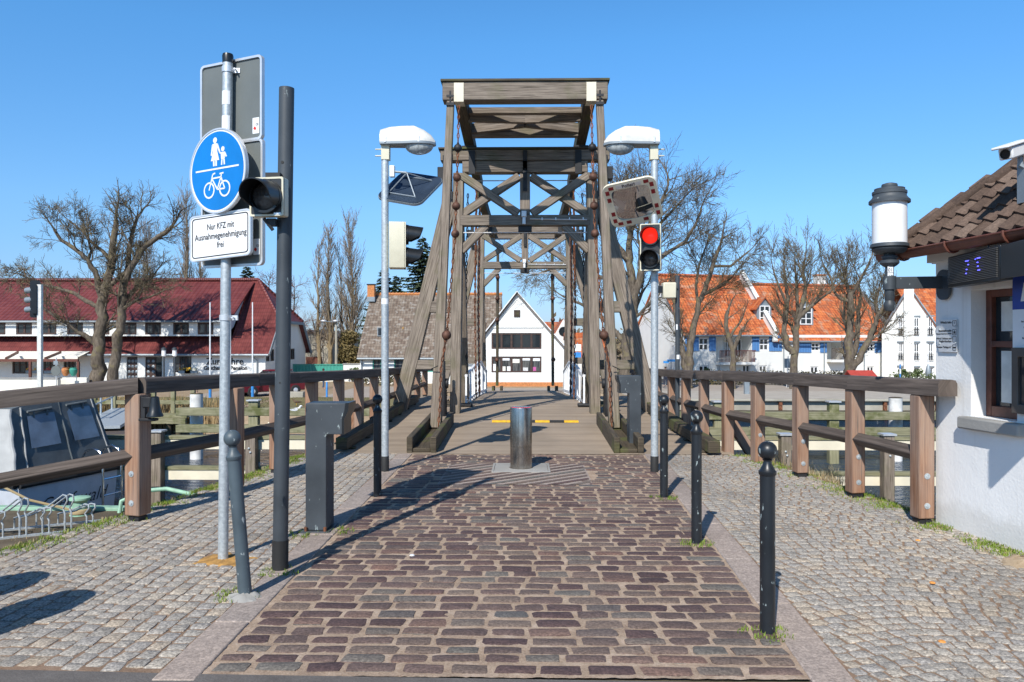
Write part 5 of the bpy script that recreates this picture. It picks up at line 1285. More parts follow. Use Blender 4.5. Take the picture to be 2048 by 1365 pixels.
for u in (.60, .80):
    c = lerp(bl_, br_, u) + n * .08; h = .62
    t2.tube([c + V(0, 0, .28) - n * .05, c + V(0, 0, .40) + n * .02, c + n * .2 + V(0, 0, .46), c + n * .36 + V(0, 0, .40), c + n * .42 + V(0, 0, .26), c + n * .42 + V(0, 0, -.9)], .022, 10)
c = lerp(bl_, br_, .60) + n * .5; d = lerp(bl_, br_, .80) + n * .5
for z in (-.1, -.4, -.7): t2.tube([c + V(0, 0, z), d + V(0, 0, z)], .018, 8)
t2.build('swim_ladder', M['chrome'], t)
m = MB(); c = lerp(bl_, br_, .47) + n * .06 + V(0, 0, .2); m.ball(c, .09, 12, 8, (.6, .8, 1)); m.build('stern_lamp', M['chrome'], t)
# fender walls in the water beside the bridge: cream boards between square posts
def fender(label, x0, x1, Y, posts, boards, ph, mats=('cream', 'wood_algae'), cap=True):
    t = thing('fender_fence', label, 'fender fence', (x0, Y, WATER), 'timber fender fences in the river')
    for x in posts:
        m = MB(); m.beam((x, Y, WATER - .8), (x, Y, ph), .21, .21, up=(0, 1, 0)); po = m.build('post', M['wood_dark' if mats[0] != 'cream' else 'wood'], t, bevel=.01)
        if cap:
            m = MB(); m.box((x, Y, ph + .02), .27, .27, .035); m.build('post_cap', M['alu'], po)
            m = MB(); m.ball((x - .02, Y - .11, ph - .32), .025, 8, 6); m.ball((x + .01, Y - .11, ph - .40), .025, 8, 6); m.build('bolt', M['galv'], po)
    for z, hh in boards:
        m = MB(); m.beam((x0, Y + .16, z), (x1, Y + .16, z), .12, hh); m.build('board', M[mats[0]], t, bevel=.006)
        m = MB(); m.beam((x0 - .04, Y + .18, z + hh / 2 + .04), (x1 + .02, Y + .18, z + hh / 2 + .04), .2, .075); m.build('mossy_cap', M[mats[1]], t, bevel=.01)
px_ = lambda px, Y: (px - 1050) / F * Y
fender('cream boarded fender fence in the river on the left behind the railing', -9.6, -3.2, 15.6, [px_(305, 15.5), px_(497, 15.5), px_(690, 15.5)], [(-.53, .20), (-1.16, .20)], -.26)
fender('cream boarded fender fence in the river on the right behind the railing', 3.1, 12.5, 15.6, [px_(1570, 15.5), px_(1773, 15.5), px_(1990, 15.5)], [(-.52, .20), (-1.24, .20)], -.30)
def mossbeams(label, x0, x1, Y, zs, posts, top):
    t = thing('mossy_jetty', label, 'jetty', (x0, Y, WATER), 'mossy guide beams in the river')
    for z in zs: m = MB(); m.beam((x0, Y, z), (x1, Y, z), .3, .24); m.build('beam', M['wood_algae'], t, bevel=.015)
    for x in posts: m = MB(); m.beam((x, Y + .02, WATER - .5), (x, Y + .02, top), .3, .24, up=(0, 1, 0)); m.build('post', M['wood_algae'], t, bevel=.015)
    m = MB()
    for x in posts: m.box((x, Y, top + .02), .38, .34, .04)
    m.build('cap_plate', M['alu'], t)
mossbeams('mossy wooden guide beams crossing the river on the left of the bridge', px_(350, 24), -3.1, 24, [-.62, -1.15], [px_(505, 24), px_(820, 24)], -.28)
mossbeams('mossy wooden guide beams crossing the river on the right of the bridge', 3.2, px_(1960, 24), 24, [-.72, -1.2], [px_(1435, 24), px_(1662, 24), px_(1935, 24)], -.30)
for px, py, lb in ((393, 786, 'thick white mooring pile on the left with a gull standing on it'), (1791, 794, 'thick white mooring pile on the right before the white house')):
    Y = 24.6; p = at(px, py, Y); t = thing('mooring_pile', lb, 'pile', (p.x, Y, WATER), 'white mooring piles')
    m = MB(); m.tube([(p.x, Y, WATER - .5), (p.x, Y, p.z)], .2, 24); m.build('pile', plain('stained_white_pile', (.74, .73, .70), .6, var=.28, scale=2.2), t)
    m = MB(); m.lathe([(.2, -.0), (.205, .01), (.15, .03), (0, .035)], p, 20); m.build('top_stain', M['wood_dark'], t)
# left jetty with gangway and dark pontoon
t = thing('plank_jetty', 'old plank jetty with a slatted railing by the reeds on the left shore', 'jetty', (px_(270, 31), 31, WATER))
x0, x1 = px_(120, 31), px_(378, 31)
m = MB(); m.beam((x0, 31, -1.42), (x1, 31, -1.42), .9, .12); m.beam((x0, 30.5, -1.6), (x1, 30.5, -1.6), .15, .22); m.build('deck', M['wood_algae'], t)
for z in (-.92, -.35): m = MB(); m.beam((x0, 31.4, z), (x1, 31.4, z), .09, .16); m.build('rail', M['wood_algae'], t)
for i in range(7): x = lerp(x0 + .2, x1 - .1, i / 6); m = MB(); m.beam((x, 31.4, -1.4), (x, 31.4, -.3), .16, .16, up=(0, 1, 0)); m.build('rail_post', M['wood_algae'], t)
for x in (px_(333, 30.6), px_(352, 30.6), px_(180, 30.6), px_(250, 30.6)): m = MB(); m.tube([(x, 30.6, -3), (x, 30.6, -1.5)], .11, 10); m.build('pile', M['wood_dark'], t)
t = thing('gangway', 'grey ribbed gangway with tube handrail leading down to the pontoon', 'gangway', at(215, 840, 26))
g0, g1 = at(262, 816, 29.5), at(195, 853, 25)
m = MB(); m.beam(g0, g1, 1.35, .10); m.build('ramp', M['galv'], t)
d = (g1 - g0); sd = d.cross(V(0, 0, 1)).normalized()
m = MB()
e0, e1 = g0 + sd * .62, g1 + sd * .62
if e0.x > (g0 - sd * .62).x: e0, e1 = g0 - sd * .62, g1 - sd * .62
for f in (.05, .38, .7): p = lerp(e0, e1, f); m.tube([p, p + V(0, 0, .95)], .035, 8)
for h in (.95, .5): m.tube([lerp(e0, e1, .0) + V(0, 0, h), lerp(e0, e1, .78) + V(0, 0, h)], .03, 8)
m.build('handrail', M['galv'], t)
t = thing('pontoon', 'dark floating pontoon at the foot of the gangway', 'pontoon', at(200, 870, 25))
m = MB(); c = at(196, 864, 24.6); m.box(V(c.x, c.y, -1.72), 3.4, 2.0, .55); m.build('float', M['iron'], t, bevel=.05)
m = MB(); m.box(V(c.x, c.y, -1.42), 3.5, 2.1, .08); m.build('deck', M['wood_rail'], t, bevel=.01)
m = MB(); m.tube([V(c.x + .6, c.y - 1.03, -1.45), V(c.x + .62, c.y - 1.05, -1.75), V(c.x + .5, c.y - 1.03, -2.0)], .03, 6); m.build('rope', M['rust'], t)
# floating beams at the far shore
m = MB(); m.beam((px_(535, 29), 29, -1.62), (px_(650, 29), 29, -1.62), .3, .3); o = m.build('floating_boom', M['cream'], None, bevel=.02); tag(o, 'pale floating boom lying before the lawn shore', 'boom')
m = MB(); m.beam((6, 36.5, -1.98), (22, 37.2, -1.98), .5, .22); o = m.build('floating_boom', M['wood_algae'], None, bevel=.02); tag(o, 'dark mossy floating boom below the concrete quay wall', 'boom')
# birds
def bird(label, p, s, face, mats, head_up=1.0, cat='gull'):
    p = Vector(p); f = Vector(face).normalized(); u = V(0, 0, 1); t = thing(cat, label, cat, p)
    P = lambda a, b: p + f * a * s + u * b * s
    m = MB(); m.tube([P(-.62, .40), P(-.5, .42), P(-.3, .42), P(-.05, .42), P(.18, .46), P(.28, .56), P(.30, .64), P(.34, .70), P(.42, .70), P(.47, .68)], [.01, .05, .11, .15, .14, .095, .075, .085, .06, .015] if True else 0, 14)
    m.v = m.v; m.build('body', mats[0], t)
    sd = f.cross(u)
    for k in (-1, 1):
        m = MB(); a = P(.12, .50) + sd * k * s * .115; b = P(-.3, .47) + sd * k * s * .10; c = P(-.68, .40) + sd * k * s * .03
        m.tube([a, lerp(a, b, .5) + sd * k * s * .02, b, c], [.04 * s * 2, .09 * s, .07 * s, .008], 8); m.build('wing', mats[1], t)
        m = MB(); m.tube([P(0, .30) + sd * k * s * .06, P(.01, .02) + sd * k * s * .06], .012 * s * 2, 6); m.tube([P(-.03, .015) + sd * k * s * .06, P(.1, .015) + sd * k * s * .06], .012 * s * 2, 6); m.build('leg', mats[3], t)
        m = MB(); m.ball(P(.385, .715) + sd * k * s * .055, .014 * s, 6, 5); m.build('eye', M['print'], t)
    m = MB(); m.tube([P(.45, .69), P(.57, .66)], [.025 * s, .006 * s], 8); m.build('beak', mats[2], t)
def scale_tube(m, s): pass
_t = MB.tube
def tube_s(self, path, rad, n=10, caps=True): _t(self, path, [r * BS for r in rad] if isinstance(rad, list) and BS != 1 else rad, n, caps)
BS = 1
def gull(label, p, s, face, mats, cat):
    global BS
    MB.tube = tube_s; BS = s; bird(label, p, s, face, mats, 1, cat); BS = 1; MB.tube = _t
gp = at(393, 786, 24.6)
gull('grey speckled young gull standing on the left white pile', gp + V(.02, 0, .03), .42, (.9, -.3, 0), [M['gullgrey'], plain('brown_wing', (.25, .22, .19), .8, var=.3, scale=15), M['print'], M['skin']], 'gull')
gull('small grey and white gull with dark head on the mossy beam', at(592, 829, 23.9) - V(0, 0, .0), .42, (1, .1, 0), [M['white'], M['gullgrey'], M['redcloth'], M['redcloth']], 'gull')
gull('brown duck walking on the lawn by the water', V(px_(591, 34.5), 34.5, BANK + .04), .40, (-1, -.3, 0), [plain('duck_brown', (.16, .10, .06), .8, var=.4, scale=15), plain('duck_wing', (.10, .07, .05), .8), M['yellow'], M['yellow']], 'duck')
# ================================================================ buildings across the river
class Face:
    def __init__(s, o, ang): s.o = Vector((o[0], o[1], 0)); s.u = V(math.cos(ang), math.sin(ang), 0); s.n = V(math.sin(ang), -math.cos(ang), 0)
    def t(s, px):
        u = (px - 1024) / F; d = V(math.cos(YAW) * u - math.sin(YAW), math.sin(YAW) * u + math.cos(YAW), 0)
        det = d.x * s.u.y - d.y * s.u.x; k = (s.o.x * s.u.y - s.o.y * s.u.x) / det; return (d * k - s.o).dot(s.u)
    def h(s, px, py, back=0):
        p = s.p(s.t(px), 0, -back); dep = -math.sin(YAW) * p.x + math.cos(YAW) * p.y; return EYE + (680 - py) / F * dep
    def p(s, t, z, out=0): return s.o + s.u * t + s.n * out + V(0, 0, z)
def wall_holes(m, fc, t0, t1, z0, z1, holes, depth=.12, out=0):
    ts = sorted({t0, t1} | {x for h in holes for x in h[:2] if t0 < x < t1}); zs = sorted({z0, z1} | {x for h in holes for x in h[2:4] if z0 < x < z1})
    for a, b in zip(ts, ts[1:]):
        for c, d in zip(zs, zs[1:]):
            x, z = (a + b) / 2, (c + d) / 2
            if any(h[0] < x < h[1] and h[2] < z < h[3] for h in holes): continue
            m.quad(fc.p(a, c, out), fc.p(b, c, out), fc.p(b, d, out), fc.p(a, d, out), [(a, c), (b, c), (b, d), (a, d)])
    for a, b, c, d in holes:
        i = out - depth
        m.quad(fc.p(a, c, out), fc.p(a, c, i), fc.p(a, d, i), fc.p(a, d, out)); m.quad(fc.p(b, c, i), fc.p(b, c, out), fc.p(b, d, out), fc.p(b, d, i))
        m.quad(fc.p(a, c, out), fc.p(b, c, out), fc.p(b, c, i), fc.p(a, c, i)); m.quad(fc.p(a, d, i), fc.p(b, d, i), fc.p(b, d, out), fc.p(a, d, out))
def window(par, fc, t0, t1, z0, z1, fm, cols=2, rows=1, fw=.07, out=-.08, mull=.07, name='window'):
    m = MB(); w, h = t1 - t0, z1 - z0
    def bar(a, b, c, d): m.beam(fc.p((a + b) / 2, c, out), fc.p((a + b) / 2, d, out), abs(b - a), .06, up=fc.n)
    bar(t0, t0 + fw, z0, z1); bar(t1 - fw, t1, z0, z1); bar(t0 + fw, t1 - fw, z0, z0 + fw); bar(t0 + fw, t1 - fw, z1 - fw, z1)
    for i in range(1, cols): x = t0 + w * i / cols; bar(x - mull / 2, x + mull / 2, z0 + fw, z1 - fw)
    for j in range(1, rows):
        z = z0 + h * j / rows
        for i in range(cols): a = t0 + w * i / cols + (fw if i == 0 else mull / 2); b = t0 + w * (i + 1) / cols - (fw if i == cols - 1 else mull / 2); bar(a, b, z - mull * .4, z + mull * .4)
    wn_ = m.build(name, M[fm], par)
    m = MB(); m.quad(fc.p(t0, z0, out - .01), fc.p(t1, z0, out - .01), fc.p(t1, z1, out - .01), fc.p(t0, z1, out - .01)); m.build('pane', M['pane'], wn_)
    return wn_
def slab(m, pts, th=.10):
    """thick roof plane: pts counter-clockwise seen from above, first edge along the eaves"""
    pts = [Vector(p) for p in pts]; ux = (pts[1] - pts[0]).normalized(); n = ux.cross((pts[-1] - pts[0])).normalized(); uy = n.cross(ux)
    if n.z < 0: n = -n
    k = len(pts); o = rnd.uniform(0, 30)
    uvp = [((p - pts[0]).dot(ux) + o, (p - pts[0]).dot(uy)) for p in pts]
    lo = [p - n * th for p in pts]
    fs = [tuple(range(k)), tuple(range(k, 2 * k))[::-1]] + [(i, k + i, k + (i + 1) % k, (i + 1) % k) for i in range(k)]
    m.add(pts + lo, fs, [uvp, uvp[::-1]] + [[(uvp[i][0], .2)] * 4 for i in range(k)])
B0 = BANK - .1
# ---- inn with the long wine-red roof
fc = Face((-17.0, 50, 0), 0); X = lambda px: fc.t(px); H = lambda py: EYE + (680 - py) / F * 50
inn = thing('inn', 'long white inn with wine-red tiled roof and a band of dormer windows', 'building', (-17, 50, BANK))
tL = -34.0; tR = 0.0; Dp = 9.2; rY = 4.6; hr = EYE + 122 / F * 54.6; he = H(697)
m = MB(); holes = []
g_w = [(24, 62, 711, 746), (76, 110, 711, 746), (127, 152, 711, 742), (346, 383, 709, 743), (-40, -3, 711, 746)]
doors = [(253, 275, 712, 752), (290, 324, 712, 752)]
for a, b, c, d in g_w + doors: holes.append((X(a), X(b), H(d) if d < 750 else BANK + .02, H(c)))
wall_holes(m, fc, tL, tR, B0, he, holes, .18)
rf = Face((-17.0, 50, 0), R(90))
gh = []
for px0, px1 in ((528, 540), (541, 549), (581, 590)): a, b = sorted((rf.t(px0), rf.t(px1))); gh.append((max(.15, a), min(Dp - .2, b), .25, 1.05))
hz = 3.0
wall_holes(m, rf, 0, Dp, B0, he, gh, .14)
k = (hz - he) / (hr - he) * rY
m.poly([rf.p(0, he), rf.p(Dp, he), rf.p(Dp - k, hz), rf.p(k, hz)])
m.quad(V(-17, 50 + Dp, B0), V(-51, 50 + Dp, B0), V(-51, 50 + Dp, he), V(-17, 50 + Dp, he))
m.build('wall', M['wall_far'], inn)
for a, b, c, d in gh: window(inn, rf, a, b, c, d, 'brown_frame', 2, 1, .08)
for (a, b, c, d) in g_w: window(inn, fc, X(a), X(b), H(d), H(c), 'brown_frame', 3, 2, .09, -.12)
for i, (a, b, c, d) in enumerate(doors):
    t0, t1 = X(a), X(b); z0, z1 = BANK + .03, H(c)
    if i == 1: t1 = t0 + .66
    m = MB(); m.box(fc.p((t0 + t1) / 2, (z0 + z1) / 2, -.14), t1 - t0, .06, z1 - z0); dr = m.build('door', M['brown_frame'], inn)
    for r_ in range(5):
        for c_ in range(2 if i else 3):
            n_ = 2 if i else 3
            m = MB(); m.lathe([(0, .03), (.08, .02), (.11, 0)], fc.p(lerp(t0, t1, (c_ + .5) / n_), lerp(z0, z1, (r_ + .6) / 5.4), -.105), 6, fc.n.to_track_quat('Z', 'Y')); m.build('door_boss', M['zinc'], dr)
    if i == 1: m = MB(); m.box(fc.p((t1 + X(b)) / 2, (z0 + z1) / 2, -.17), X(b) - t1, .03, z1 - z0); m.build('dark_passage', M['pane'], inn)
# roofs
ro_ = MB(); E = .35
ev = lambda x, o=0: V(x, 50 - E, he - .32 + o)
top = 54.6; slope = (hr - he) / rY
def rp(x, y): return V(x, y, he + (y - 50) * slope)
xr = -17 + .35; xd = fc.p(X(455), 0).x
yb = 50 + (H(672) - he) / slope
slab(ro_, [rp(-51, 50 - E), rp(xd, 50 - E), rp(xd, yb + .05), rp(-51, yb + .05)])                    # lower apron under the dormer band
kx = k
slab(ro_, [rp(xd, 50 - E), rp(xr, 50 - E), rp(xr, 50 + k), V(-19.05, top, hr), V(xd, top, hr)])       # main slope to the right
slab(ro_, [V(xr, 50 + k, hz), V(xr, 50 + Dp - k, hz), V(-19.05, top, hr)])                             # half hip
slab(ro_, [V(xr, 50 + Dp + E, he - .3), V(-51, 50 + Dp + E, he - .3), V(-51, top, hr), V(-19.05, top, hr), V(xr, 50 + Dp - k, hz)])
dz0, dz1 = H(638), hr
slab(ro_, [V(-51, 49.75, dz0), V(xd + .25, 49.75, dz0), V(xd + .25, top - .3, hr - .12), V(-51, top - .3, hr - .12)])
ro_.build('roof', M['roof_red'], inn)
m = MB(); m.tube([V(-51, top, hr + .05), V(-19.05, top, hr + .05)], .13, 8); m.tube([V(-19.05, top, hr + .05), V(xr, 50 + k, hz + .05)], .11, 8); m.tube([V(-19.05, top, hr + .05), V(xr, 50 + Dp - k, hz + .05)], .11, 8); m.build('ridge_tiles', M['roof_red'], inn)
m = MB(); m.beam(rp(xr + .03, 50 - E), rp(xr + .03, 50 + k), .05, .22); m.beam(V(xr + .03, 50 + Dp - k, hz - .1), V(xr + .03, 50 + Dp + E, he - .4), .06, .3); m.beam(V(xr + .04, 50 + k, hz - .1), V(xr + .04, 50 + Dp - k, hz - .1), .05, .2); m.build('verge_board', M['zinc'], inn)
m = MB(); m.tube([V(-51, 50 - E - .08, he - .36), V(xr, 50 - E - .08, he - .36)], .08, 8); m.tube([V(-51, 49.68, dz0 - .1), V(xd + .25, 49.68, dz0 - .1)], .07, 8)
for px in (515,): x = fc.p(X(px), 0).x; m.tube([V(x - .3, 49.6, he - .4), V(x, 49.92, he - .7), V(x, 49.92, B0)], .05, 8)
m.build('gutter', M['zinc'], inn)
dfc = Face((-17, 50 + .05, 0), 0)
m = MB(); hol = []
for c_ in (-110, -58, -5, 48, 97, 150, 203, 257, 306, 362, 411): hol.append((dfc.t(c_ - 16), dfc.t(c_ + 16), H(667), H(643)))
wall_holes(m, dfc, -34, dfc.t(452), H(670), dz0 - .05, hol, .1); a_ = dfc.p(dfc.t(452), 0)
m.poly([V(a_.x, a_.y, H(670)), V(a_.x, 51.4, H(650)), V(a_.x, 53.5, dz1 - 1.2), V(a_.x, a_.y, dz0 - .05)]); m.build('dormer_wall', M['wall_far'], inn)
for a, b, c, d in hol: window(inn, dfc, a, b, c, d, 'brown_frame', 2, 1, .12, -.06, .14)
for s_, px, py, sz in (('Zur Fähre', 450, 727, .60), ('Gasthaus & Pension', 451, 738, .36)):
    m = MB(); m.text(s_, sz, fc.p(X(px), H(py), .012), fc.u, V(0, 0, 1), extrude=.004, bold=.014); m.build('lettering', M['print'], inn)
# awning and terrace before the inn
t = thing('awning', 'long cream awning over the terrace windows of the inn', 'awning', fc.p(X(0), H(712), 1))
m = MB(); m.prism([(0, 0), (20.0, 0), (20.0, .06), (0, .06)], fc.p(X(182) - 20, H(710), 1.5), fc.u, (fc.n * -1.4 + V(0, 0, .35)).normalized(), .05)
a, b = fc.p(X(182) - 20, H(712), 1.5), fc.p(X(182), H(712), 1.5); m.quad(a - V(0, 0, .2), b - V(0, 0, .2), b + V(0, 0, .06), a + V(0, 0, .06)); m.quad(a, b, b - fc.n * 1.5 + V(0, 0, .4), a - fc.n * 1.5 + V(0, 0, .4)); m.build('cloth', M['wall_cream'], t)
t = thing('pergola', 'brown timber pergola frame on the inn terrace', 'pergola', fc.p(X(100), BANK, 3))
m = MB(); z = EYE + (680 - 719) / F * 46; m.beam(V(fc.p(X(-60), 0).x, 46, z), V(px_(148, 46), 46, z), .14, .16); m.build('beam', M['red_brown'], t)
for px in (50, 148, -30): m = MB(); m.beam((px_(px, 46), 46, BANK), (px_(px, 46), 46, z - .08), .13, .13, up=(0, 1, 0)); m.build('post', M['red_brown'], t)
for px0, px1 in ((0, 25), (80, 112)): m = MB(); a = V(px_(px0, 46), 46, z + .1); m.beam(a, V(px_(px1, 48.5), 48.5, H(702)), .1, .14); m.build('rafter', M['red_brown'], t)
t = thing('terrace_wall', 'low cream terrace wall with dark coping before the inn', 'wall', (px_(60, 44), 44, BANK))
m = MB(); z = EYE + (680 - 756) / F * 44; m.box((px_(-30, 44), 44, (z + BANK) / 2 - .1), px_(108, 44) - px_(-170, 44), .3, z - BANK + .1); m.box((px_(137, 44.6), 44.8, (z + BANK) / 2 - .05), px_(163, 44) - px_(109, 44), .3, z - BANK + .16); m.build('wall', M['wall_cream'], t)
m = MB(); m.box((px_(-30, 44), 44, z + .03), px_(108, 44) - px_(-170, 44) + .1, .4, .06); m.build('coping', M['stone'], t)
for px, mt, lb in ((122, 'brick', 'orange flower pot on the terrace wall'), (138, 'teal', 'turquoise flower pot on the terrace wall')):
    p = V(px_(px, 44.8), 44.8, z + .12); t = thing('flower_pot', lb, 'flower pot', p); m = MB(); m.lathe([(.10, 0), (.2, .2), (.22, .38), (.16, .46), (.2, .5), (0, .48)], p, 14); m.build('pot', M[mt], t)
for px in (55, 92, 130, 424, 437):
    Yf = 49.75; p = V(px_(px, Yf), Yf, H(742 if px < 300 else 742)); t = thing('flower_box', 'window box with %s flowers, %s on the inn front' % (('yellow', 'white and red', 'orange', 'yellow', 'pale')[[55, 92, 130, 424, 437].index(px)], ('leftmost', 'second from left', 'third from left', 'fourth from left', 'rightmost')[[55, 92, 130, 424, 437].index(px)]), 'flower box', p, 'window boxes of the inn')
    if px > 300: p.x = px_(365 + (px - 424), Yf); t.location = p; WLOC[t.name] = tuple(p)
    m = MB(); m.box(p, .8, .22, .18); m.build('box', M['zinc'], t)
    m = MB(); r_ = random.Random(px)
    for i in range(60): c_ = p + V(r_.uniform(-.4, .4), r_.uniform(-.15, .1), r_.uniform(.08, .28)); m.poly([c_ + V(r_.uniform(-.06, .06), 0, r_.uniform(-.06, .06)) for _ in range(3)], (1, 0, 0), (0, 0, 1))
    m.build('flowers', [M['shrub'], M['yellow'], M['redcloth']][0 if px == 437 else 1 if px != 92 else 2], t)
for px, lb in ((322, 'left one of two white lantern lamps before the inn door'), (344, 'right one of two white lantern lamps before the inn door')):
    Yl = 47; p = V(px_(px, Yl), Yl, BANK); t = thing('lantern_lamp', lb, 'street lamp', p, 'white lantern lamps by the inn'); top = EYE + (680 - 690) / F * Yl
    m = MB(); m.tube([p, p + V(0, 0, top - .62 - BANK)], [.07, .05], 10); m.build('pole', M['dgrey'], t)
    m = MB(); q = V(p.x, p.y, top - .6); m.lathe([(.07, -.06), (.13, 0), (.13, .35)], q, 14); m.build('lamp_glass', M['glass_white'], t)
    m = MB(); m.lathe([(.17, .35), (.15, .45), (.05, .52), (0, .54)], q, 14); m.build('lamp_cap', M['dgrey'], t)
for px, lb in ((416, 'leftmost of three white flagpoles with blue sleeves'), (457, 'white flagpole half hidden by the galvanised sign post'), (502, 'rightmost of three white flagpoles with blue sleeves')):
    p = V(px_(px, 39.8), 39.8, BANK); t = thing('flagpole', lb, 'flagpole', p, 'flagpoles before the inn'); top = EYE + (680 - 602) / F * 39.8
    m = MB(); m.tube([p, V(p.x, p.y, top)], [.045, .03], 10); m.build('pole', M['white'], t)
    m = MB(); m.tube([p, p + V(0, 0, 1.0)], .075, 12); m.build('sleeve', M['post_blue'], t)
# ---- hall
t = thing('concrete_hall', 'pale concrete panel hall with a low grey roof between inn and brown house', 'building', (px_(635, 76), 76, BANK))
hf = Face((px_(600, 76), 76, 0), 0); a, b = hf.t(600), hf.t(662); Hh = lambda py: EYE + (680 - py) / F * 76
m = MB(); mid = hf.t(620); m.poly([hf.p(a, B0), hf.p(b, B0), hf.p(b, Hh(677)), hf.p(mid, Hh(659)), hf.p(a, Hh(668))])
bk = V(1.2, 14, 0); c = hf.p(b, 0); m.quad(c + V(0, 0, B0), c + bk + V(0, 0, B0), c + bk + V(0, 0, Hh(677)), c + V(0, 0, Hh(677))); m.build('wall', M['concrete'], t)
m = MB()
for px in (620.5, 632, 646): m.beam(hf.p(hf.t(px), B0, .02), hf.p(hf.t(px), Hh(665 if px < 640 else 671), .02), .08, .05, up=hf.n)
m.beam(hf.p(a, Hh(688), .025), hf.p(b, Hh(688), .025), .05, .08); m.build('panel_joint', M['stone'], t)
m = MB(); m.box(hf.p((hf.t(612) + hf.t(644)) / 2, (B0 + Hh(712)) / 2, .03), hf.t(644) - hf.t(612), .06, Hh(712) - B0); m.build('boarded_gate', M['red_brown'], t)
m = MB(); ap = hf.p(mid, Hh(657), .3); slab(m, [hf.p(b + .3, Hh(677), .3), hf.p(b + .3, Hh(677), .3) + bk, ap + bk, ap], .18); slab(m, [ap, ap + bk, hf.p(a - .3, Hh(668), .3) + bk, hf.p(a - .3, Hh(668), .3)], .18); m.build('roof', M['roof_grey'], t)
# ---- green fence and garden walls
t = thing('green_fence', 'sea-green corrugated metal fence with a pale base wall', 'fence', (px_(630, 56), 56, BANK)); gf = Face((px_(575, 56), 56, 0), 0); Hg = lambda py: EYE + (680 - py) / F * 56
a, b = 0, gf.t(686); m = MB(); n = int((b - a) / .12); vs = []; fs = []
for i in range(n + 1):
    o = .03 if i % 2 else 0
    vs += [gf.p(a + (b - a) * i / n, Hg(757), o), gf.p(a + (b - a) * i / n, Hg(728), o)]
m.add(vs, [(2 * i, 2 * i + 2, 2 * i + 3, 2 * i + 1) for i in range(n)]); m.build('panel', M['teal'], t, smooth=False)
m = MB(); m.beam(gf.p(a, Hg(727), .02), gf.p(b, Hg(727), .02), .10, .06); m.build('top_rail', M['teal'], t)
m = MB(); m.box(gf.p((a + b) / 2, (Hg(757) + BANK) / 2 - .05, 0), b - a, .3, Hg(757) - BANK + .1); m.build('base_wall', M['wall_cream'], t)
t = thing('garden_wall', 'white garden wall between the green fence and the brown house', 'wall', (px_(704, 55.5), 55.5, BANK)); m = MB(); m.box((px_(704, 55.5), 55.5, (EYE + (680 - 727) / F * 55.5 + BANK) / 2 - .05), px_(722, 55.5) - px_(686, 55.5), .25, EYE + (680 - 727) / F * 55.5 - BANK + .1); m.build('wall', M['wall_far'], t)
m = MB(); m.box((px_(704, 55.5), 55.5, EYE + (680 - 726) / F * 55.5), px_(722, 55.5) - px_(686, 55.5) + .1, .35, .08); m.build('coping', M['stone'], t)
# ---- brown tiled house
t = thing('brown_roofed_house', 'low white house with old lichen-spotted brown tiled roof', 'house', (px_(850, 53), 53, BANK)); bf = Face((px_(719, 53), 53, 0), 0); Hb = lambda py: EYE + (680 - py) / F * 53
a, b = 0, bf.t(1000); hol = [(bf.t(745), bf.t(763), Hb(742), Hb(714)), (bf.t(788), bf.t(815), Hb(742), Hb(714)), (bf.t(850), bf.t(875), Hb(742), Hb(714))]
m = MB(); wall_holes(m, bf, a, b, B0, Hb(702), hol, .12)
lf = Face((px_(719, 53), 53, 0), R(90)); rh = EYE + (680 - 587) / F * 57.5
m.poly([V(bf.o.x, 53, B0), V(bf.o.x, 53, Hb(702)), V(bf.o.x, 57.5, rh), V(bf.o.x, 62, Hb(702)), V(bf.o.x, 62, B0)]); m.poly([V(bf.p(b, 0).x, 53, B0), V(bf.p(b, 0).x, 62, B0), V(bf.p(b, 0).x, 62, Hb(702)), V(bf.p(b, 0).x, 57.5, rh), V(bf.p(b, 0).x, 53, Hb(702))]); m.build('wall', M['wall_far'], t)
for h_ in hol: window(t, bf, *h_, 'teal', 1, 1, .07, -.06)
m = MB(); sl2 = (rh - Hb(702)) / 4.5
slab(m, [V(bf.o.x - .15, 52.6, Hb(702) - .4 * sl2), V(bf.p(b, 0).x, 52.6, Hb(702) - .4 * sl2), V(bf.p(b, 0).x, 57.5, rh), V(bf.o.x - .15, 57.5, rh)]); slab(m, [V(bf.p(b, 0).x, 62.4, Hb(702) - .4 * sl2), V(bf.o.x - .15, 62.4, Hb(702) - .4 * sl2), V(bf.o.x - .15, 57.5, rh), V(bf.p(b, 0).x, 57.5, rh)]); rfo = m.build('roof', M['roof_brown'], t)
m = MB(); n = 40
for i in range(n): x0 = lerp(bf.o.x - .15, bf.p(b, 0).x, i / n); x1 = lerp(bf.o.x - .15, bf.p(b, 0).x, (i + 1.1) / n); m.tube([V(x0, 57.5, rh + .02), V(x1, 57.5, rh + .05)], [.11, .13], 7)
m.build('ridge_tiles', M['brick'], t)
onr = lambda px, py, Y0: V(px_(px, Y0), Y0, EYE + (680 - py) / F * Y0)
m = MB(); m.box((px_(742, 57), 57, rh + .12), .52, .52, 1.1); ch = m.build('chimney', M['brick'], rfo)
m = MB(); m.box((px_(742, 57), 57, rh - .38), .6, .62, .35); m.build('flashing', M['zinc'], ch)
m = MB(); m.box((px_(742, 57), 57, rh + .72), .62, .62, .07); m.build('cap', M['iron'], ch)
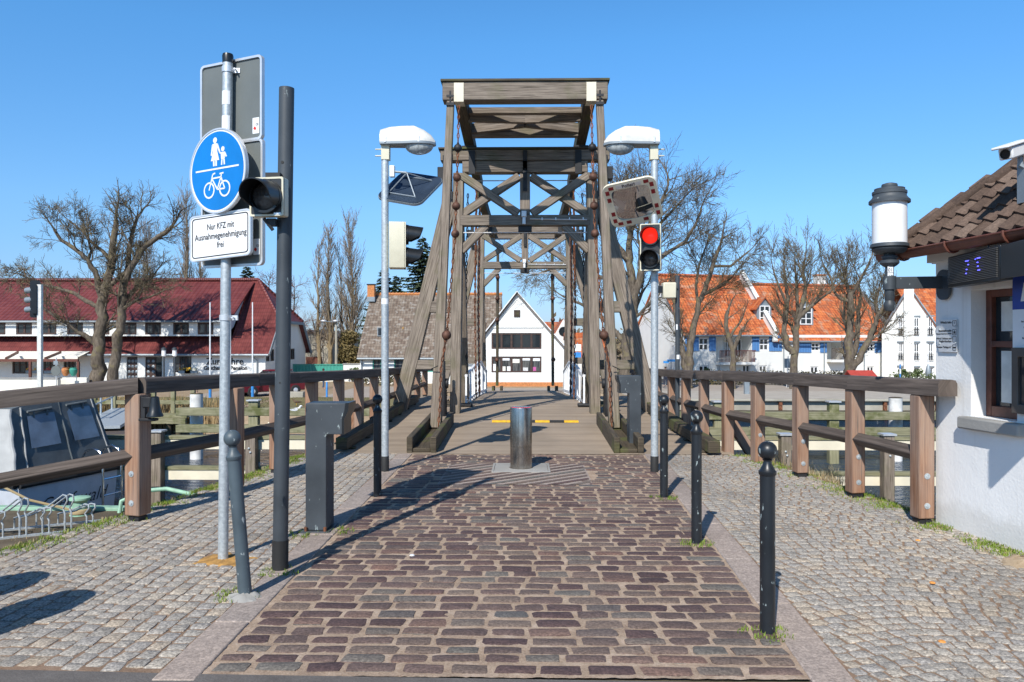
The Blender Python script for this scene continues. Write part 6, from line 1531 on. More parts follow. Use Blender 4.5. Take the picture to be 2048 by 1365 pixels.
for px0, px1, py0, py1 in ((754, 764, 655, 672), (872, 880, 652, 672)):
    y0 = 53 + (EYE + (680 - py1) / F * 55 - Hb(702)) / sl2; y1 = 53 + (EYE + (680 - py0) / F * 56 - Hb(702)) / sl2
    q = [V(px_(px0, y0), y0, Hb(702) + (y0 - 53) * sl2), V(px_(px1, y0), y0, Hb(702) + (y0 - 53) * sl2), V(px_(px1, y1), y1, Hb(702) + (y1 - 53) * sl2), V(px_(px0, y1), y1, Hb(702) + (y1 - 53) * sl2)]; nn_ = V(0, -sl2, 1).normalized()
    m = MB(); c_ = sum(q, V(0, 0, 0)) / 4; e1 = q[1] - q[0]; e2 = q[3] - q[0]; m.ring([(0, 0), (e1.length, 0), (e1.length, e2.length), (0, e2.length)], [(.06, .06), (e1.length - .06, .06), (e1.length - .06, e2.length - .06), (.06, e2.length - .06)], q[0] + nn_ * .08, e1.normalized(), e2.normalized(), .1); sk = m.build('skylight', M['zinc'], rfo)
    m = MB(); m.quad(*[p_ + nn_ * .03 for p_ in q]); m.build('pane', M['pane'], sk)
m = MB(); m.tube([V(bf.o.x - .1, 52.5, Hb(703) - .42), V(bf.p(b, 0).x, 52.5, Hb(703) - .42)], .07, 8); m.tube([V(bf.o.x + .12, 52.6, Hb(703) - .45), V(bf.o.x + .12, 52.92, Hb(710) - .3), V(bf.o.x + .12, 52.92, B0)], .05, 8); m.build('gutter', M['zinc'], t)
# ---- white gable house straight ahead
t = thing('gable_house', 'white gable house facing the bridge with two rows of brown framed windows', 'house', (px_(1045, 50), 50, BANK)); wf = Face((px_(971, 50), 50, 0), 0); Hw = lambda py: EYE + (680 - py) / F * 50
T = wf.t; hol = [(T(983), T(1083), Hw(696), Hw(664)), (T(983), T(1083), Hw(743), Hw(711)), (T(1028), T(1040), Hw(632), Hw(618))]
m = MB(); wall_holes(m, wf, 0, T(1131), B0, Hw(694), hol[:2], .14)
ax_ = T(1034); zt = Hw(584)
def roofz(tt): return lerp(Hw(662), zt, tt / ax_) if tt < ax_ else lerp(zt, Hw(697), (tt - ax_) / (T(1131) - ax_))
ts = sorted(set(fr(0, T(1131), .25) + [ax_] + [hol[0][0], hol[0][1]]))
for p0, p1 in zip(ts, ts[1:]):
    zb_ = Hw(694)
    if hol[0][0] - .01 < (p0 + p1) / 2 < hol[0][1]: zb_ = hol[0][3]
    elif roofz((p0 + p1) / 2) <= zb_: continue
    m.quad(wf.p(p0, zb_), wf.p(p1, zb_), wf.p(p1, max(zb_, roofz(p1))), wf.p(p0, max(zb_, roofz(p0))))
for tt in (0, T(1131)): m.quad(wf.p(tt, B0), wf.p(tt, B0, -10), wf.p(tt, roofz(tt), -10), wf.p(tt, roofz(tt)))
m.build('wall', M['wall_far'], t)
m = MB(); m.beam(wf.p(T(986), Hw(652), .03), wf.p(T(1086), Hw(652), .03), .06, .09); m.beam(wf.p(T(986), Hw(651), .02), wf.p(ax_, Hw(596), .02), .05, .06); m.beam(wf.p(T(1086), Hw(651), .02), wf.p(ax_, Hw(596), .02), .05, .06); m.build('moulding', M['wall_far'], t)
window(t, wf, *hol[0], 'brown_frame', 5, 1, .1, -.08, .13); w2_ = window(t, wf, *hol[1], 'brown_frame', 5, 1, .1, -.08, .13)
for px0, px1, py0, py1, mt in ((985, 992, 726, 741, 'white'), (1003, 1011, 731, 741, 'wall_cream'), (1014, 1021, 731, 741, 'white'), (1046, 1056, 733, 742, 'gullgrey'), (1066, 1072, 732, 742, 'poster_pink'), (1003, 1019, 713, 719, 'white'), (1045, 1060, 713, 719, 'white'), (1066, 1080, 713, 720, 'white'), (1024, 1039, 716, 724, 'wall_cream')):
    if mt == 'poster_pink' and mt not in M: M[mt] = plain('poster_pink', (.5, .10, .30), .6)
    m = MB(); m.box(wf.p((T(px0) + T(px1)) / 2, (Hw(py0) + Hw(py1)) / 2, -.075), T(px1) - T(px0), .01, Hw(py0) - Hw(py1)); m.build('poster', M[mt], w2_)
m = MB(); m.box(wf.p((hol[2][0] + hol[2][1]) / 2, (hol[2][2] + hol[2][3]) / 2, .02), .4, .06, .46); vt = m.build('gable_vent', M['brown_frame'], t)
m = MB()
for k_ in range(5): m.beam(wf.p(hol[2][0] + .05, hol[2][2] + .06 + k_ * .085, .06), wf.p(hol[2][1] - .05, hol[2][2] + .06 + k_ * .085, .06), .03, .05)
m.build('vent_slats', M['wood_dark'], vt)
m = MB(); m.box(wf.p(T(1131) / 2, BANK + .08, .03), T(1131), .08, .40); m.build('plinth', M['brick'], t)
m = MB(); slab(m, [wf.p(-.25, roofz(0) - .3, .2), wf.p(ax_, zt + .12, .2), wf.p(ax_, zt + .12, -10), wf.p(-.25, roofz(0) - .3, -10)][::-1], .12); slab(m, [wf.p(ax_, zt + .12, .2), wf.p(T(1131) + .25, Hw(697) - .12, .2), wf.p(T(1131) + .25, Hw(697) - .12, -10), wf.p(ax_, zt + .12, -10)][::-1], .12); m.build('roof', M['roof_brown'], t)
m = MB(); m.beam(wf.p(-.25, roofz(0) - .3, .24), wf.p(ax_, zt + .1, .24), .06, .16, up=(0, 1, 0)); m.beam(wf.p(ax_, zt + .1, .24), wf.p(T(1131) + .25, Hw(697) - .14, .24), .06, .16, up=(0, 1, 0)); m.build('verge_board', M['white'], t)
# ---- small houses behind
def cottage(label, px0, px1, Y, eave, ridge, depth, roofm, gable=True, extra=None):
    t = thing('cottage', label, 'house', (px_((px0 + px1) / 2, Y), Y, BANK)); f = Face((px_(px0, Y), Y, 0), 0); h = lambda py: EYE + (680 - py) / F * Y; w = f.t(px1); m = MB()
    if gable:
        m.poly([f.p(0, B0), f.p(w, B0), f.p(w, h(eave)), f.p(w / 2, h(ridge)), f.p(0, h(eave))]); m.quad(f.p(0, B0), f.p(0, h(eave)), f.p(0, h(eave), -depth), f.p(0, B0, -depth)); m.quad(f.p(w, h(eave)), f.p(w, B0), f.p(w, B0, -depth), f.p(w, h(eave), -depth)); m.build('wall', M['wall_far'], t)
        m = MB(); slab(m, [f.p(-.2, h(eave) - .2, -.1), f.p(w / 2, h(ridge) + .05, -.1), f.p(w / 2, h(ridge) + .05, -depth), f.p(-.2, h(eave) - .2, -depth)][::-1]); slab(m, [f.p(w / 2, h(ridge) + .05, -.1), f.p(w + .2, h(eave) - .2, -.1), f.p(w + .2, h(eave) - .2, -depth), f.p(w / 2, h(ridge) + .05, -depth)][::-1]); m.build('roof', M[roofm], t)
        m = MB(); m.lathe([(.42, .0), (.42, .06), (.30, .06), (.28, .02), (0, .02)], f.p(w / 2, h(ridge) - (h(ridge) - h(eave)) * .62, .0), 18, f.n.to_track_quat('Z', 'Y')); m.build('round_window', M['pane'], t)
    else:
        wall_holes(m, f, 0, w, B0, h(eave), [(w * .3, w * .42, h(eave) - 1.5, h(eave) - .5), (w * .65, w * .77, h(eave) - 1.5, h(eave) - .5)]); m.quad(f.p(0, B0), f.p(0, h(eave)), f.p(0, h(eave), -depth), f.p(0, B0, -depth)); m.quad(f.p(w, h(eave)), f.p(w, B0), f.p(w, B0, -depth), f.p(w, h(eave), -depth)); m.build('wall', M['wall_far'], t)
        for k_ in (.3, .65): window(t, f, w * k_, w * (k_ + .12), h(eave) - 1.5, h(eave) - .5, 'white', 2, 1)
        m = MB(); slab(m, [f.p(-.3, h(eave) - .1, .3), f.p(w + .3, h(eave) - .1, .3), f.p(w + .3, h(ridge), -depth / 2), f.p(-.3, h(ridge), -depth / 2)]); slab(m, [f.p(w + .3, h(eave) - .1, -depth - .3), f.p(-.3, h(eave) - .1, -depth - .3), f.p(-.3, h(ridge), -depth / 2), f.p(w + .3, h(ridge), -depth / 2)]); m.build('roof', M[roofm], t)
    return t
cottage('white cottage gable with a round window right behind the gable house', 1104, 1150, 68, 676, 636, 8, 'roof_orange')
cottage('orange roofed cottage seen between gable house and its neighbour', 1078, 1120, 74, 668, 640, 7, 'roof_orange', False)
cottage('orange roofed house low behind the right legs of the drawbridge', 1140, 1225, 63, 715, 662, 8, 'roof_orange', False)
# ---- terraced houses with blue cladding
th_ = R(15); f = Face((px_(1368, 57), 57, 0), th_)
row = thing('terraced_house', 'row of white terraced houses with blue upper boarding and orange roof', 'building', (f.o.x, 57, BANK)); T = f.t; H = f.h
L1, L2 = T(1543), T(1787); D = 9.0
z1, z2 = H(1450, 661), H(1660, 673); zr1, zr2 = H(1450, 551, 4.5), H(1640, 569, 4.5)
hol = []
up = [(1398, 1417, 674, 699), (1519, 1537, 675, 699), (1623, 1639, 684, 700), (1734, 1748, 685, 701)]
gw = [(1398, 1417, 729, 742), (1434, 1442, 728, 760), (1485, 1500, 728, 760), (1518, 1534, 729, 742), (1621, 1637, 731, 744), (1734, 1748, 731, 746), (1398, 1417, 745, 768)]
for a, b, c, d in up + gw: hol.append((T(a), T(b), H(a, d), H(a, c)))
log = [(1432, 1503), (1654, 1684)]
for a, b in log: hol.append((T(a), T(b), H(a, 722 if a < 1500 else 717), H(a, 671 if a < 1500 else 682)))
m = MB(); wall_holes(m, f, 0, L1, B0, z1, [h_ for h_ in hol if h_[1] < L1], .14); wall_holes(m, f, L1, L2, B0, z2 + .2, [h_ for h_ in hol if h_[0] > L1], .14)
for zz, tt, zr in ((z1, 0, zr1), (z2, L2, zr2)): m.poly([f.p(tt, B0), f.p(tt, zz), f.p(tt, zr, -4.5), f.p(tt, zz, -D), f.p(tt, B0, -D)] if tt == 0 else [f.p(tt, zz), f.p(tt, B0), f.p(tt, B0, -D), f.p(tt, zz, -D), f.p(tt, zr, -4.5)])
for a, b in log:                                                     # loggia recesses
    a_, b_ = T(a), T(b); c_, d_ = (H(a, 722 if a < 1500 else 717), H(a, 671 if a < 1500 else 682))
    i = -1.3; m.quad(f.p(a_, c_, i), f.p(b_, c_, i), f.p(b_, d_, i), f.p(a_, d_, i)); m.quad(f.p(a_, c_, -.14), f.p(a_, c_, i), f.p(a_, d_, i), f.p(a_, d_, -.14)); m.quad(f.p(b_, c_, i), f.p(b_, c_, -.14), f.p(b_, d_, -.14), f.p(b_, d_, i)); m.quad(f.p(a_, d_, i), f.p(b_, d_, i), f.p(b_, d_, -.14), f.p(a_, d_, -.14)); m.quad(f.p(a_, c_, -.14), f.p(b_, c_, -.14), f.p(b_, c_, i), f.p(a_, c_, i))
m.build('wall', M['wall_far'], row)
for (a, b, c, d) in up + gw: window(row, f, T(a), T(b), H(a, d), H(a, c), 'white', 2, 2 if d < 705 else 1, .08, -.08, .09)
for a, b, c, d in ((1436, 1446, 675, 698), (1485, 1500, 676, 712), (1466, 1476, 676, 712), (1660, 1668, 684, 712)):
    fb = Face(f.p(0, 0, -1.26), th_); window(row, fb, T(a), T(b), H(a, d), H(a, c), 'white', 2, 1, .07, .02, .07)
for (a, b) in ((1370, 1397), (1418, 1431), (1504, 1518), (1538, 1563), (1590, 1622), (1640, 1653), (1686, 1733), (1749, 1783)):
    y0, y1 = (700, 669) if a < 1545 else (703, 680); m = MB(); p0 = f.p(T(a), H(a, y0), .06); w = T(b) - T(a); h_ = H(a, y1) - H(a, y0); m.prism([(0, 0), (w, 0), (w, h_), (0, h_)], p0, f.u, (0, 0, 1), .06); m.build('blue_boarding', M['blue_clad'], row)
for a, b, mt in ((1432, 1503, 'red_brown'), (1654, 1684, 'wood_rail')):
    z0 = H(a, 722 if a < 1500 else 717); wd = T(b) - T(a)
    m = MB(); m.box(f.p((T(a) + T(b)) / 2, z0 - .10, .2), wd + .1, .9, .2, th_); bal = m.build('balcony', M['wall_far'], row)
    m = MB(); zt_ = z0 + .85; m.beam(f.p(T(a), zt_, .6), f.p(T(b), zt_, .6), .06, .06)
    for i in range(int(wd / .11) + 1): x = T(a) + i * .11; m.beam(f.p(x, z0, .6), f.p(x, zt_, .6), .05, .03, up=f.n)
    m.build('balustrade', M[mt], bal)
m = MB()
def rplane(t0, t1, ze, zr, ov=.3):
    k_ = (zr - ze) / 4.5; return [f.p(t0, ze - ov * k_, ov), f.p(t1, ze - ov * k_, ov), f.p(t1, zr, -4.5), f.p(t0, zr, -4.5)]
for (t0, t1, ze, zr) in ((-.15, L1, z1, zr1), (L1, L2 + .15, z2, zr2)):
    slab(m, rplane(t0, t1, ze, zr)); q = rplane(t0, t1, ze, zr); back = [f.p(t1, ze - .2, -D - .3), f.p(t0, ze - .2, -D - .3), q[3], q[2]]; slab(m, back)
rfr = m.build('roof', M['roof_orange'], row)
m = MB()
for (t0, t1, zr) in ((-.15, L1, zr1), (L1, L2 + .15, zr2)): m.tube([f.p(t0, zr + .06, -4.5), f.p(t1, zr + .06, -4.5)], .13, 8)
m.build('ridge_tiles', M['roof_orange'], row)
for tt, ze, zr, nm in ((T(1565), z1, zr1, 'fire_wall'), (L2 + .1, z2, zr2, 'verge')):
    if nm == 'fire_wall':
        tt = L1 - .0; m = MB(); m.poly([f.p(tt + .05, z1 - .5, .5), f.p(tt + .05, zr1 + .45, -4.5), f.p(tt + .05, z2 - .5, -9.4)]); m.prism([(0, -.7), (.34, -.7), (.34, .0), (0, .0)], f.p(tt - .12, z1 - .05, .5), f.u, (0, 0, 1), .2)
        kk = (zr1 - z1) / 4.5; a = f.p(tt + .05, z1 - .2, .45); b = f.p(tt + .05, zr1 + .22, -4.4); m.beam(a, b, .34, .62); m.build('fire_wall', M['wall_far'], row)
        m = MB(); up_ = V(0, 0, .36); m.beam(a + up_, b + up_, .42, .08); m.build('zinc_coping', M['zinc'], row)
    else:
        m = MB(); m.beam(f.p(tt, ze - .1, .4), f.p(tt, zr + .1, -4.5), .22, .2); m.build('zinc_coping', M['zinc'], row)
m = MB(); m.tube([f.p(-.1, z1 - .32, .42), f.p(L1 - .2, z1 - .32, .42)], .07, 8); m.tube([f.p(L1 + .4, z2 - .32, .42), f.p(L2, z2 - .32, .42)], .07, 8)
for px in (1368, 1566, 1647, 1727, 1780): m.tube([f.p(T(px), z2 - .3, .1), f.p(T(px), B0, .1)], .045, 6)
m.build('gutter', M['zinc'], row)
m = MB(); c_ = f.p(T(1716), zr2 + .25, -4.8); m.box(c_, .8, .6, 1.3, th_); ch = m.build('chimney', M['wall_far'], rfr); m = MB(); m.box(c_ + V(0, 0, .7), .9, .7, .12, th_); m.build('cap', M['brick'], ch)
for px0, px1, py0, py1, apx in ((1517, 1540, 612, 648, 592), (1598, 1624, 614, 650, 596)):
    bk_ = 1.0; zb_, zt_ = f.h(px0, py1, bk_), f.h(px0, py0, bk_); za = f.h(px0, apx, bk_); fd_ = Face(f.p(0, 0, -bk_), th_); a, b = fd_.t(px0), fd_.t(px1)
    m = MB(); a2, b2 = a - .12, b + .12; m.poly([fd_.p(a2, zb_), fd_.p(b2, zb_), fd_.p(b2, zt_), fd_.p((a2 + b2) / 2, za), fd_.p(a2, zt_)]); m.quad(fd_.p(a2, zb_), fd_.p(a2, zt_), fd_.p(a2, zt_, -2.2), fd_.p(a2, zb_, -2.2)); m.quad(fd_.p(b2, zt_), fd_.p(b2, zb_), fd_.p(b2, zb_, -2.2), fd_.p(b2, zt_, -2.2)); dm = m.build('dormer', M['zinc'], row)
    window(dm, fd_, a + .05, b - .05, zb_ + .12, zt_ + .12, 'white', 2, 3, .08, .05, .08)
    m = MB(); c2_ = (a2 + b2) / 2; slab(m, [fd_.p(a2 - .25, zt_ - .18, .15), fd_.p(c2_, za + .06, .15), fd_.p(c2_, za + .06, -3), fd_.p(a2 - .25, zt_ - .18, -3)][::-1], .08); slab(m, [fd_.p(c2_, za + .06, .15), fd_.p(b2 + .25, zt_ - .18, .15), fd_.p(b2 + .25, zt_ - .18, -3), fd_.p(c2_, za + .06, -3)][::-1], .08); m.build('dormer_roof', M['roof_orange'], dm)
# ---- white gabled apartment house at the far right
t = thing('apartment_house', 'tall white gabled apartment house at the right with French window rails', 'building', (px_(1815, 59), 59, BANK)); f2 = Face((px_(1758, 60), 60, 0), R(-27)); T2 = f2.t; H2 = lambda py: EYE + (680 - py) / F * 58.5
hol = [];
for a, b in ((1797, 1806), (1827, 1838), (1856, 1866)):
    for c, d in ((633, 669), (684, 719), (733, 760)): hol.append((T2(a), T2(b), H2(d), H2(c)))
m = MB(); w_ = T2(1880); wall_holes(m, f2, 0, w_, B0, H2(664), [h_ for h_ in hol if h_[3] < H2(664) ], .16)
ap = T2(1818); zt_ = H2(574)
pts = [(0, H2(664)), (w_, H2(664)), (ap, zt_)]
def gz(x): return lerp(H2(664), zt_, x / ap) if x < ap else lerp(zt_, H2(664), (x - ap) / (w_ - ap))
for x0, x1 in zip(fr(0, w_, .12), fr(0, w_, .12)[1:]): m.quad(f2.p(x0, H2(664)), f2.p(x1, H2(664)), f2.p(x1, gz(x1)), f2.p(x0, gz(x0)))
for tt in (0, w_): m.quad(f2.p(tt, B0), f2.p(tt, B0, -9), f2.p(tt, H2(664), -9), f2.p(tt, H2(664)))
m.prism([(0, 0), (T2(1828) - T2(1808), 0), (T2(1828) - T2(1808), H2(576) - B0), (0, H2(576) - B0)], f2.p(T2(1808), B0, .35), f2.u, (0, 0, 1), .35)
m.build('wall', M['wall_far'], t)
for h_ in hol:
    o_ = -.1 if h_[3] < H2(664) else .03
    wd = window(t, f2, *h_, 'white', 2, 2, .07, o_, .06)
    if h_[2] > H2(725):
        m = MB(); zz = h_[2] + .5; m.tube([f2.p(h_[0] - .05, zz, .12), f2.p(h_[1] + .05, zz, .12)], .02, 6); m.tube([f2.p(h_[0] - .05, h_[2] + .06, .12), f2.p(h_[1] + .05, h_[2] + .06, .12)], .02, 6)
        for i in range(6): x = lerp(h_[0], h_[1], i / 5); m.tube([f2.p(x, h_[2] + .06, .12), f2.p(x, zz, .12)], .012, 5)
        m.build('window_rail', M['iron'], wd)
    m = MB(); m.box(f2.p((h_[0] + h_[1]) / 2, h_[3] + .10, .05), h_[1] - h_[0] + .2, .1, .1, R(-27)); m.build('lintel', M['zinc'], t)
m = MB(); slab(m, [f2.p(-.3, H2(664) - .3, .1), f2.p(ap, zt_ + .12, .1), f2.p(ap, zt_ + .12, -9), f2.p(-.3, H2(664) - .3, -9)][::-1]); slab(m, [f2.p(ap, zt_ + .12, .1), f2.p(w_ + .3, H2(664) - .3, .1), f2.p(w_ + .3, H2(664) - .3, -9), f2.p(ap, zt_ + .12, -9)][::-1]); m.build('roof', M['roof_orange'], t)
m = MB(); m.beam(f2.p(-.3, H2(664) - .3, .14), f2.p(ap, zt_ + .1, .14), .07, .2, up=(0, 1, 0)); m.beam(f2.p(ap, zt_ + .1, .14), f2.p(w_ + .3, H2(664) - .3, .14), .07, .2, up=(0, 1, 0)); m.build('verge_board', M['zinc'], t)
cottage('long orange roofed house behind the apartment house at the right edge', 1840, 2000, 66, 660, 560, 9, 'roof_orange', False)
# ================================================================ trees and plants
def rot_about(d, rng, ang):
    a = Vector((rng.gauss(0, 1), rng.gauss(0, 1), rng.gauss(0, 1))); x = d.cross(a)
    if x.length < 1e-3: x = Vector((1, 0, 0))
    x.normalize(); return (d * math.cos(ang) + x * math.sin(ang)).normalized()
def grow(tk, tw, p, d, L, r, lvl, rng, o):
    """one branch and its side branches; thick wood goes to tk, twigs to tw"""
    n = max(2, min(6, int(L / o['seg']) + 1)); path = [p]; rad = [r]; ds = [d]
    r1 = max(o['rmin'], r * o['taper'])
    for i in range(n):
        d = (d + Vector((rng.gauss(0, 1), rng.gauss(0, 1), rng.gauss(0, 1))) * o['wob'] + Vector((0, 0, o['up']))).normalized()
        p = p + d * (L / n); path.append(p); rad.append(lerp(r, r1, (i + 1) / n)); ds.append(d)
    thick = r > o['thick']
    (tk if thick else tw).tube(path, rad, 7 if r > .12 else 5 if thick else 3, caps=False)
    if lvl <= 0: return
    nc = o['kids'][min(lvl, len(o['kids']) - 1)]
    for k in range(nc):
        t = lerp(o['t0'], 1, (k + rng.random()) / nc); i = min(n - 1, int(t * n)); q = path[i].lerp(path[i + 1], t * n - i)
        dd = rot_about(ds[i], rng, R(rng.uniform(*o['ang'])))
        rr_ = max(o['rmin'], lerp(r, r1, t) * rng.uniform(.45, .7)); LL = L * rng.uniform(*o['len']) * (1.15 - .4 * t)
        grow(tk, tw, q, dd, LL, rr_, lvl - 1, rng, o)
    grow(tk, tw, path[-1], rot_about(d, rng, R(12)), L * rng.uniform(.5, .75), r1, lvl - 1, rng, o)
OAK = dict(seg=.35, taper=.55, rmin=.0085, wob=.15, up=.03, thick=.035, kids=(0, 3, 4, 4, 3), ang=(22, 58), len=(.5, .82), t0=.2)
def hero(name, label, Y, limbs, o, twl, seed, tkm='bark', twm='twig', group=None, cat='tree'):
    """limbs: (pixel path, radius px start, end, depth offset at end, sub-branches, length)"""
    rng = random.Random(seed); tk, tw = MB(), MB(); b = limbs[0][0][0]; base = at(b[0], b[1], Y); base.z = BANK
    t = thing(name, label, cat, base, group); pxm = Y / F
    for path, r0, r1, yo, nk, LL in limbs:
        n = len(path); pts = [at(x, y, Y + yo * i / (n - 1)) for i, (x, y) in enumerate(path)]
        if path is limbs[0][0]: pts.insert(0, V(pts[0].x, pts[0].y, BANK - .1))
        rad = [lerp(r0, r1, i / (len(pts) - 1)) * pxm for i in range(len(pts))]
        if path is limbs[0][0]: rad[0] *= 1.2
        # finer wobble
        fp, frd = [], []
        for i in range(len(pts) - 1):
            for k in range(3):
                f_ = k / 3; q = pts[i].lerp(pts[i + 1], f_); rr_ = lerp(rad[i], rad[i + 1], f_)
                if k: q = q + V(rng.gauss(0, 1), rng.gauss(0, 1), rng.gauss(0, .5)) * rr_ * .22
                fp.append(q); frd.append(rr_ * rng.uniform(.93, 1.08))
        fp.append(pts[-1]); frd.append(rad[-1]); tk.tube(fp, frd, 10)
        m0 = len(fp)
        for k in range(nk):
            f_ = lerp(.35, 1.0, (k + rng.random() * .9) / nk); i = min(m0 - 2, int(f_ * (m0 - 1))); d = (fp[i + 1] - fp[i]).normalized()
            dd = rot_about(d, rng, R(rng.uniform(25, 75))); dd = (dd + V(0, 0, .25)).normalized()
            grow(tk, tw, fp[i], dd, LL * 1.02 * rng.uniform(.6, 1.15), max(.02, frd[i] * rng.uniform(.25, .45)), twl, rng, o)
        grow(tk, tw, fp[-1], (fp[-1] - fp[-3]).normalized(), LL * .8, rad[-1] * .8, twl, rng, o)
    tk.build('trunk', M[tkm], t); tw.build('crown', M[twm], t, smooth=False); return t
hero('oak_tree', 'gnarled old twin-trunked bare oak standing before the inn', 45.5, [
    ([(190, 765), (195, 725), (199, 685), (203, 645), (203, 605), (212, 572), (221, 540), (224, 500), (230, 460), (232, 438)], 15, 4.5, 0, 9, 1.5),
    ([(226, 765), (229, 725), (235, 685), (241, 645), (245, 605), (247, 570), (258, 540), (285, 495), (318, 470), (341, 455)], 11, 4, -.6, 9, 1.5),
    ([(247, 575), (254, 540), (258, 500), (263, 470), (272, 440), (279, 427)], 6, 3, .8, 7, 1.4),
    ([(205, 600), (196, 565), (190, 540), (176, 518), (150, 496), (122, 478), (108, 456)], 6.5, 2.5, -.8, 9, 1.4),
    ([(176, 518), (183, 500), (177, 478)], 3.2, 2.2, .4, 3, .9),
    ([(196, 690), (178, 675), (155, 662), (135, 645), (112, 632), (92, 618)], 6, 2, -1.2, 8, 1.2),
    ([(198, 612), (172, 600), (150, 585), (118, 575), (78, 566), (52, 553)], 5, 1.8, .9, 9, 1.2),
    ([(52, 553), (48, 535), (30, 545)], 1.8, 1, .3, 4, .9),
    ([(242, 610), (258, 590), (275, 572), (298, 560), (310, 545)], 5, 2, .8, 7, 1.1),
    ([(236, 640), (252, 612), (272, 600), (300, 592), (330, 578)], 4, 1.5, -.9, 7, 1.1),
    ([(214, 572), (232, 560), (250, 545), (262, 530)], 5, 3, -.3, 5, 1.3),
    ([(222, 520), (205, 500), (180, 480), (165, 460), (140, 440)], 4, 1.5, .6, 7, 1.2)], OAK, 3, 11)
OAK2 = dict(OAK, wob=.14, up=.05)
hero('bare_tree', 'tall wide bare tree rising behind the right side of the drawbridge', 46, [
    ([(1248, 775), (1250, 735), (1254, 690), (1262, 640), (1266, 590), (1262, 540), (1258, 500), (1262, 455), (1275, 415)], 16, 4, 0, 8, 2.3),
    ([(1264, 620), (1275, 570), (1284, 535), (1282, 500), (1296, 460), (1310, 420), (1330, 385)], 9, 3, -.5, 9, 2.2),
    ([(1284, 540), (1310, 520), (1340, 500), (1372, 480), (1392, 445), (1402, 420)], 5, 2, .8, 10, 1.9),
    ([(1256, 520), (1236, 490), (1222, 455), (1215, 420)], 6, 2, .9, 8, 2.0),
    ([(1262, 470), (1248, 430), (1235, 400)], 4, 2, -.8, 6, 1.9),
    ([(1284, 530), (1300, 470), (1335, 430), (1362, 400)], 5, 2, 1.2, 9, 2.0),
    ([(1254, 690), (1220, 650), (1190, 620), (1160, 605), (1125, 590)], 6, 2, 2.5, 9, 1.9),
    ([(1258, 600), (1225, 560), (1180, 545), (1120, 530), (1080, 545)], 5, 1.6, 3.5, 10, 1.9)], OAK2, 3, 5)
hero('bare_tree', 'leaning bare lime tree before the left end of the terraced houses', 48, [
    ([(1376, 780), (1378, 735), (1380, 700), (1386, 655), (1396, 610), (1406, 585), (1418, 555), (1428, 520), (1440, 490)], 9, 3, 0, 9, 1.5),
    ([(1374, 740), (1364, 700), (1356, 660), (1350, 615), (1345, 585)], 7, 3, .5, 6, 1.2),
    ([(1404, 588), (1425, 578), (1442, 570), (1462, 555)], 4, 2, -.6, 6, 1.3),
    ([(1428, 530), (1462, 530), (1480, 515), (1498, 500)], 3, 1.5, .6, 6, 1.4),
    ([(1396, 610), (1392, 570), (1398, 530), (1412, 490)], 3.5, 1.6, .8, 8, 1.5)], OAK2, 3, 23, group='bare limes before the terraced houses')
POLL = dict(OAK, kids=(0, 2, 3, 4), up=.12, ang=(18, 45), len=(.5, .8))
hero('bare_tree', 'small pollarded bare lime with dark forked trunk before the brown balcony', 47.5, [
    ([(1466, 790), (1466, 745), (1466, 705), (1458, 675), (1452, 645), (1456, 620)], 7, 3.5, 0, 4, .8),
    ([(1466, 705), (1474, 680), (1482, 660), (1487, 655)], 4.5, 3, -.4, 2, .6),
    ([(1459, 675), (1470, 655), (1482, 640), (1488, 625)], 3, 1.5, .5, 3, .8)], POLL, 2, 31, group='bare limes before the terraced houses')
hero('bare_tree', 'pollarded bare lime with upright shoots between the two terraced houses', 47.5, [
    ([(1588, 800), (1588, 760), (1588, 715), (1592, 680), (1594, 650), (1598, 625), (1606, 600), (1610, 575)], 9, 3.5, 0, 7, 1.4),
    ([(1586, 706), (1574, 685), (1568, 665), (1572, 640), (1575, 605), (1572, 570), (1568, 530)], 7, 2, .6, 8, 1.3),
    ([(1594, 640), (1612, 620), (1635, 600), (1662, 580)], 5, 2, -.6, 7, 1.4),
    ([(1596, 630), (1594, 590), (1592, 555), (1590, 520)], 4, 1.6, .7, 8, 1.3),
    ([(1604, 600), (1612, 570), (1606, 535), (1612, 500)], 3.5, 1.4, .3, 8, 1.2),
    ([(1576, 610), (1562, 580), (1550, 550), (1545, 530)], 3, 1.3, -.5, 6, 1.2)], POLL, 3, 41, group='bare limes before the terraced houses')
hero('bare_tree', 'thick trunked pollarded bare lime with gnarled limbs beside the wall lamp', 47, [
    ([(1704, 800), (1703, 760), (1698, 720), (1696, 680), (1700, 645), (1702, 615), (1700, 585)], 13, 5, 0, 8, 1.3),
    ([(1704, 735), (1722, 705), (1740, 675), (1748, 650), (1755, 630), (1768, 610)], 8, 3, -.6, 8, 1.3),
    ([(1702, 720), (1712, 690), (1716, 650), (1716, 620), (1722, 590)], 6, 3, .7, 6, 1.2),
    ([(1696, 600), (1680, 595), (1668, 580), (1662, 555), (1648, 530)], 4, 1.6, .4, 9, 1.3),
    ([(1702, 590), (1716, 565), (1730, 540), (1740, 520)], 4, 1.6, -.4, 9, 1.3),
    ([(1700, 590), (1690, 555), (1694, 530)], 4, 1.6, .6, 8, 1.2),
    ([(1755, 632), (1752, 605), (1758, 575)], 4, 2, .3, 6, 1.2),
    ([(1735, 680), (1755, 668), (1772, 655)], 2.5, 1.2, -.5, 5, .9)], POLL, 3, 47, group='bare limes before the terraced houses')
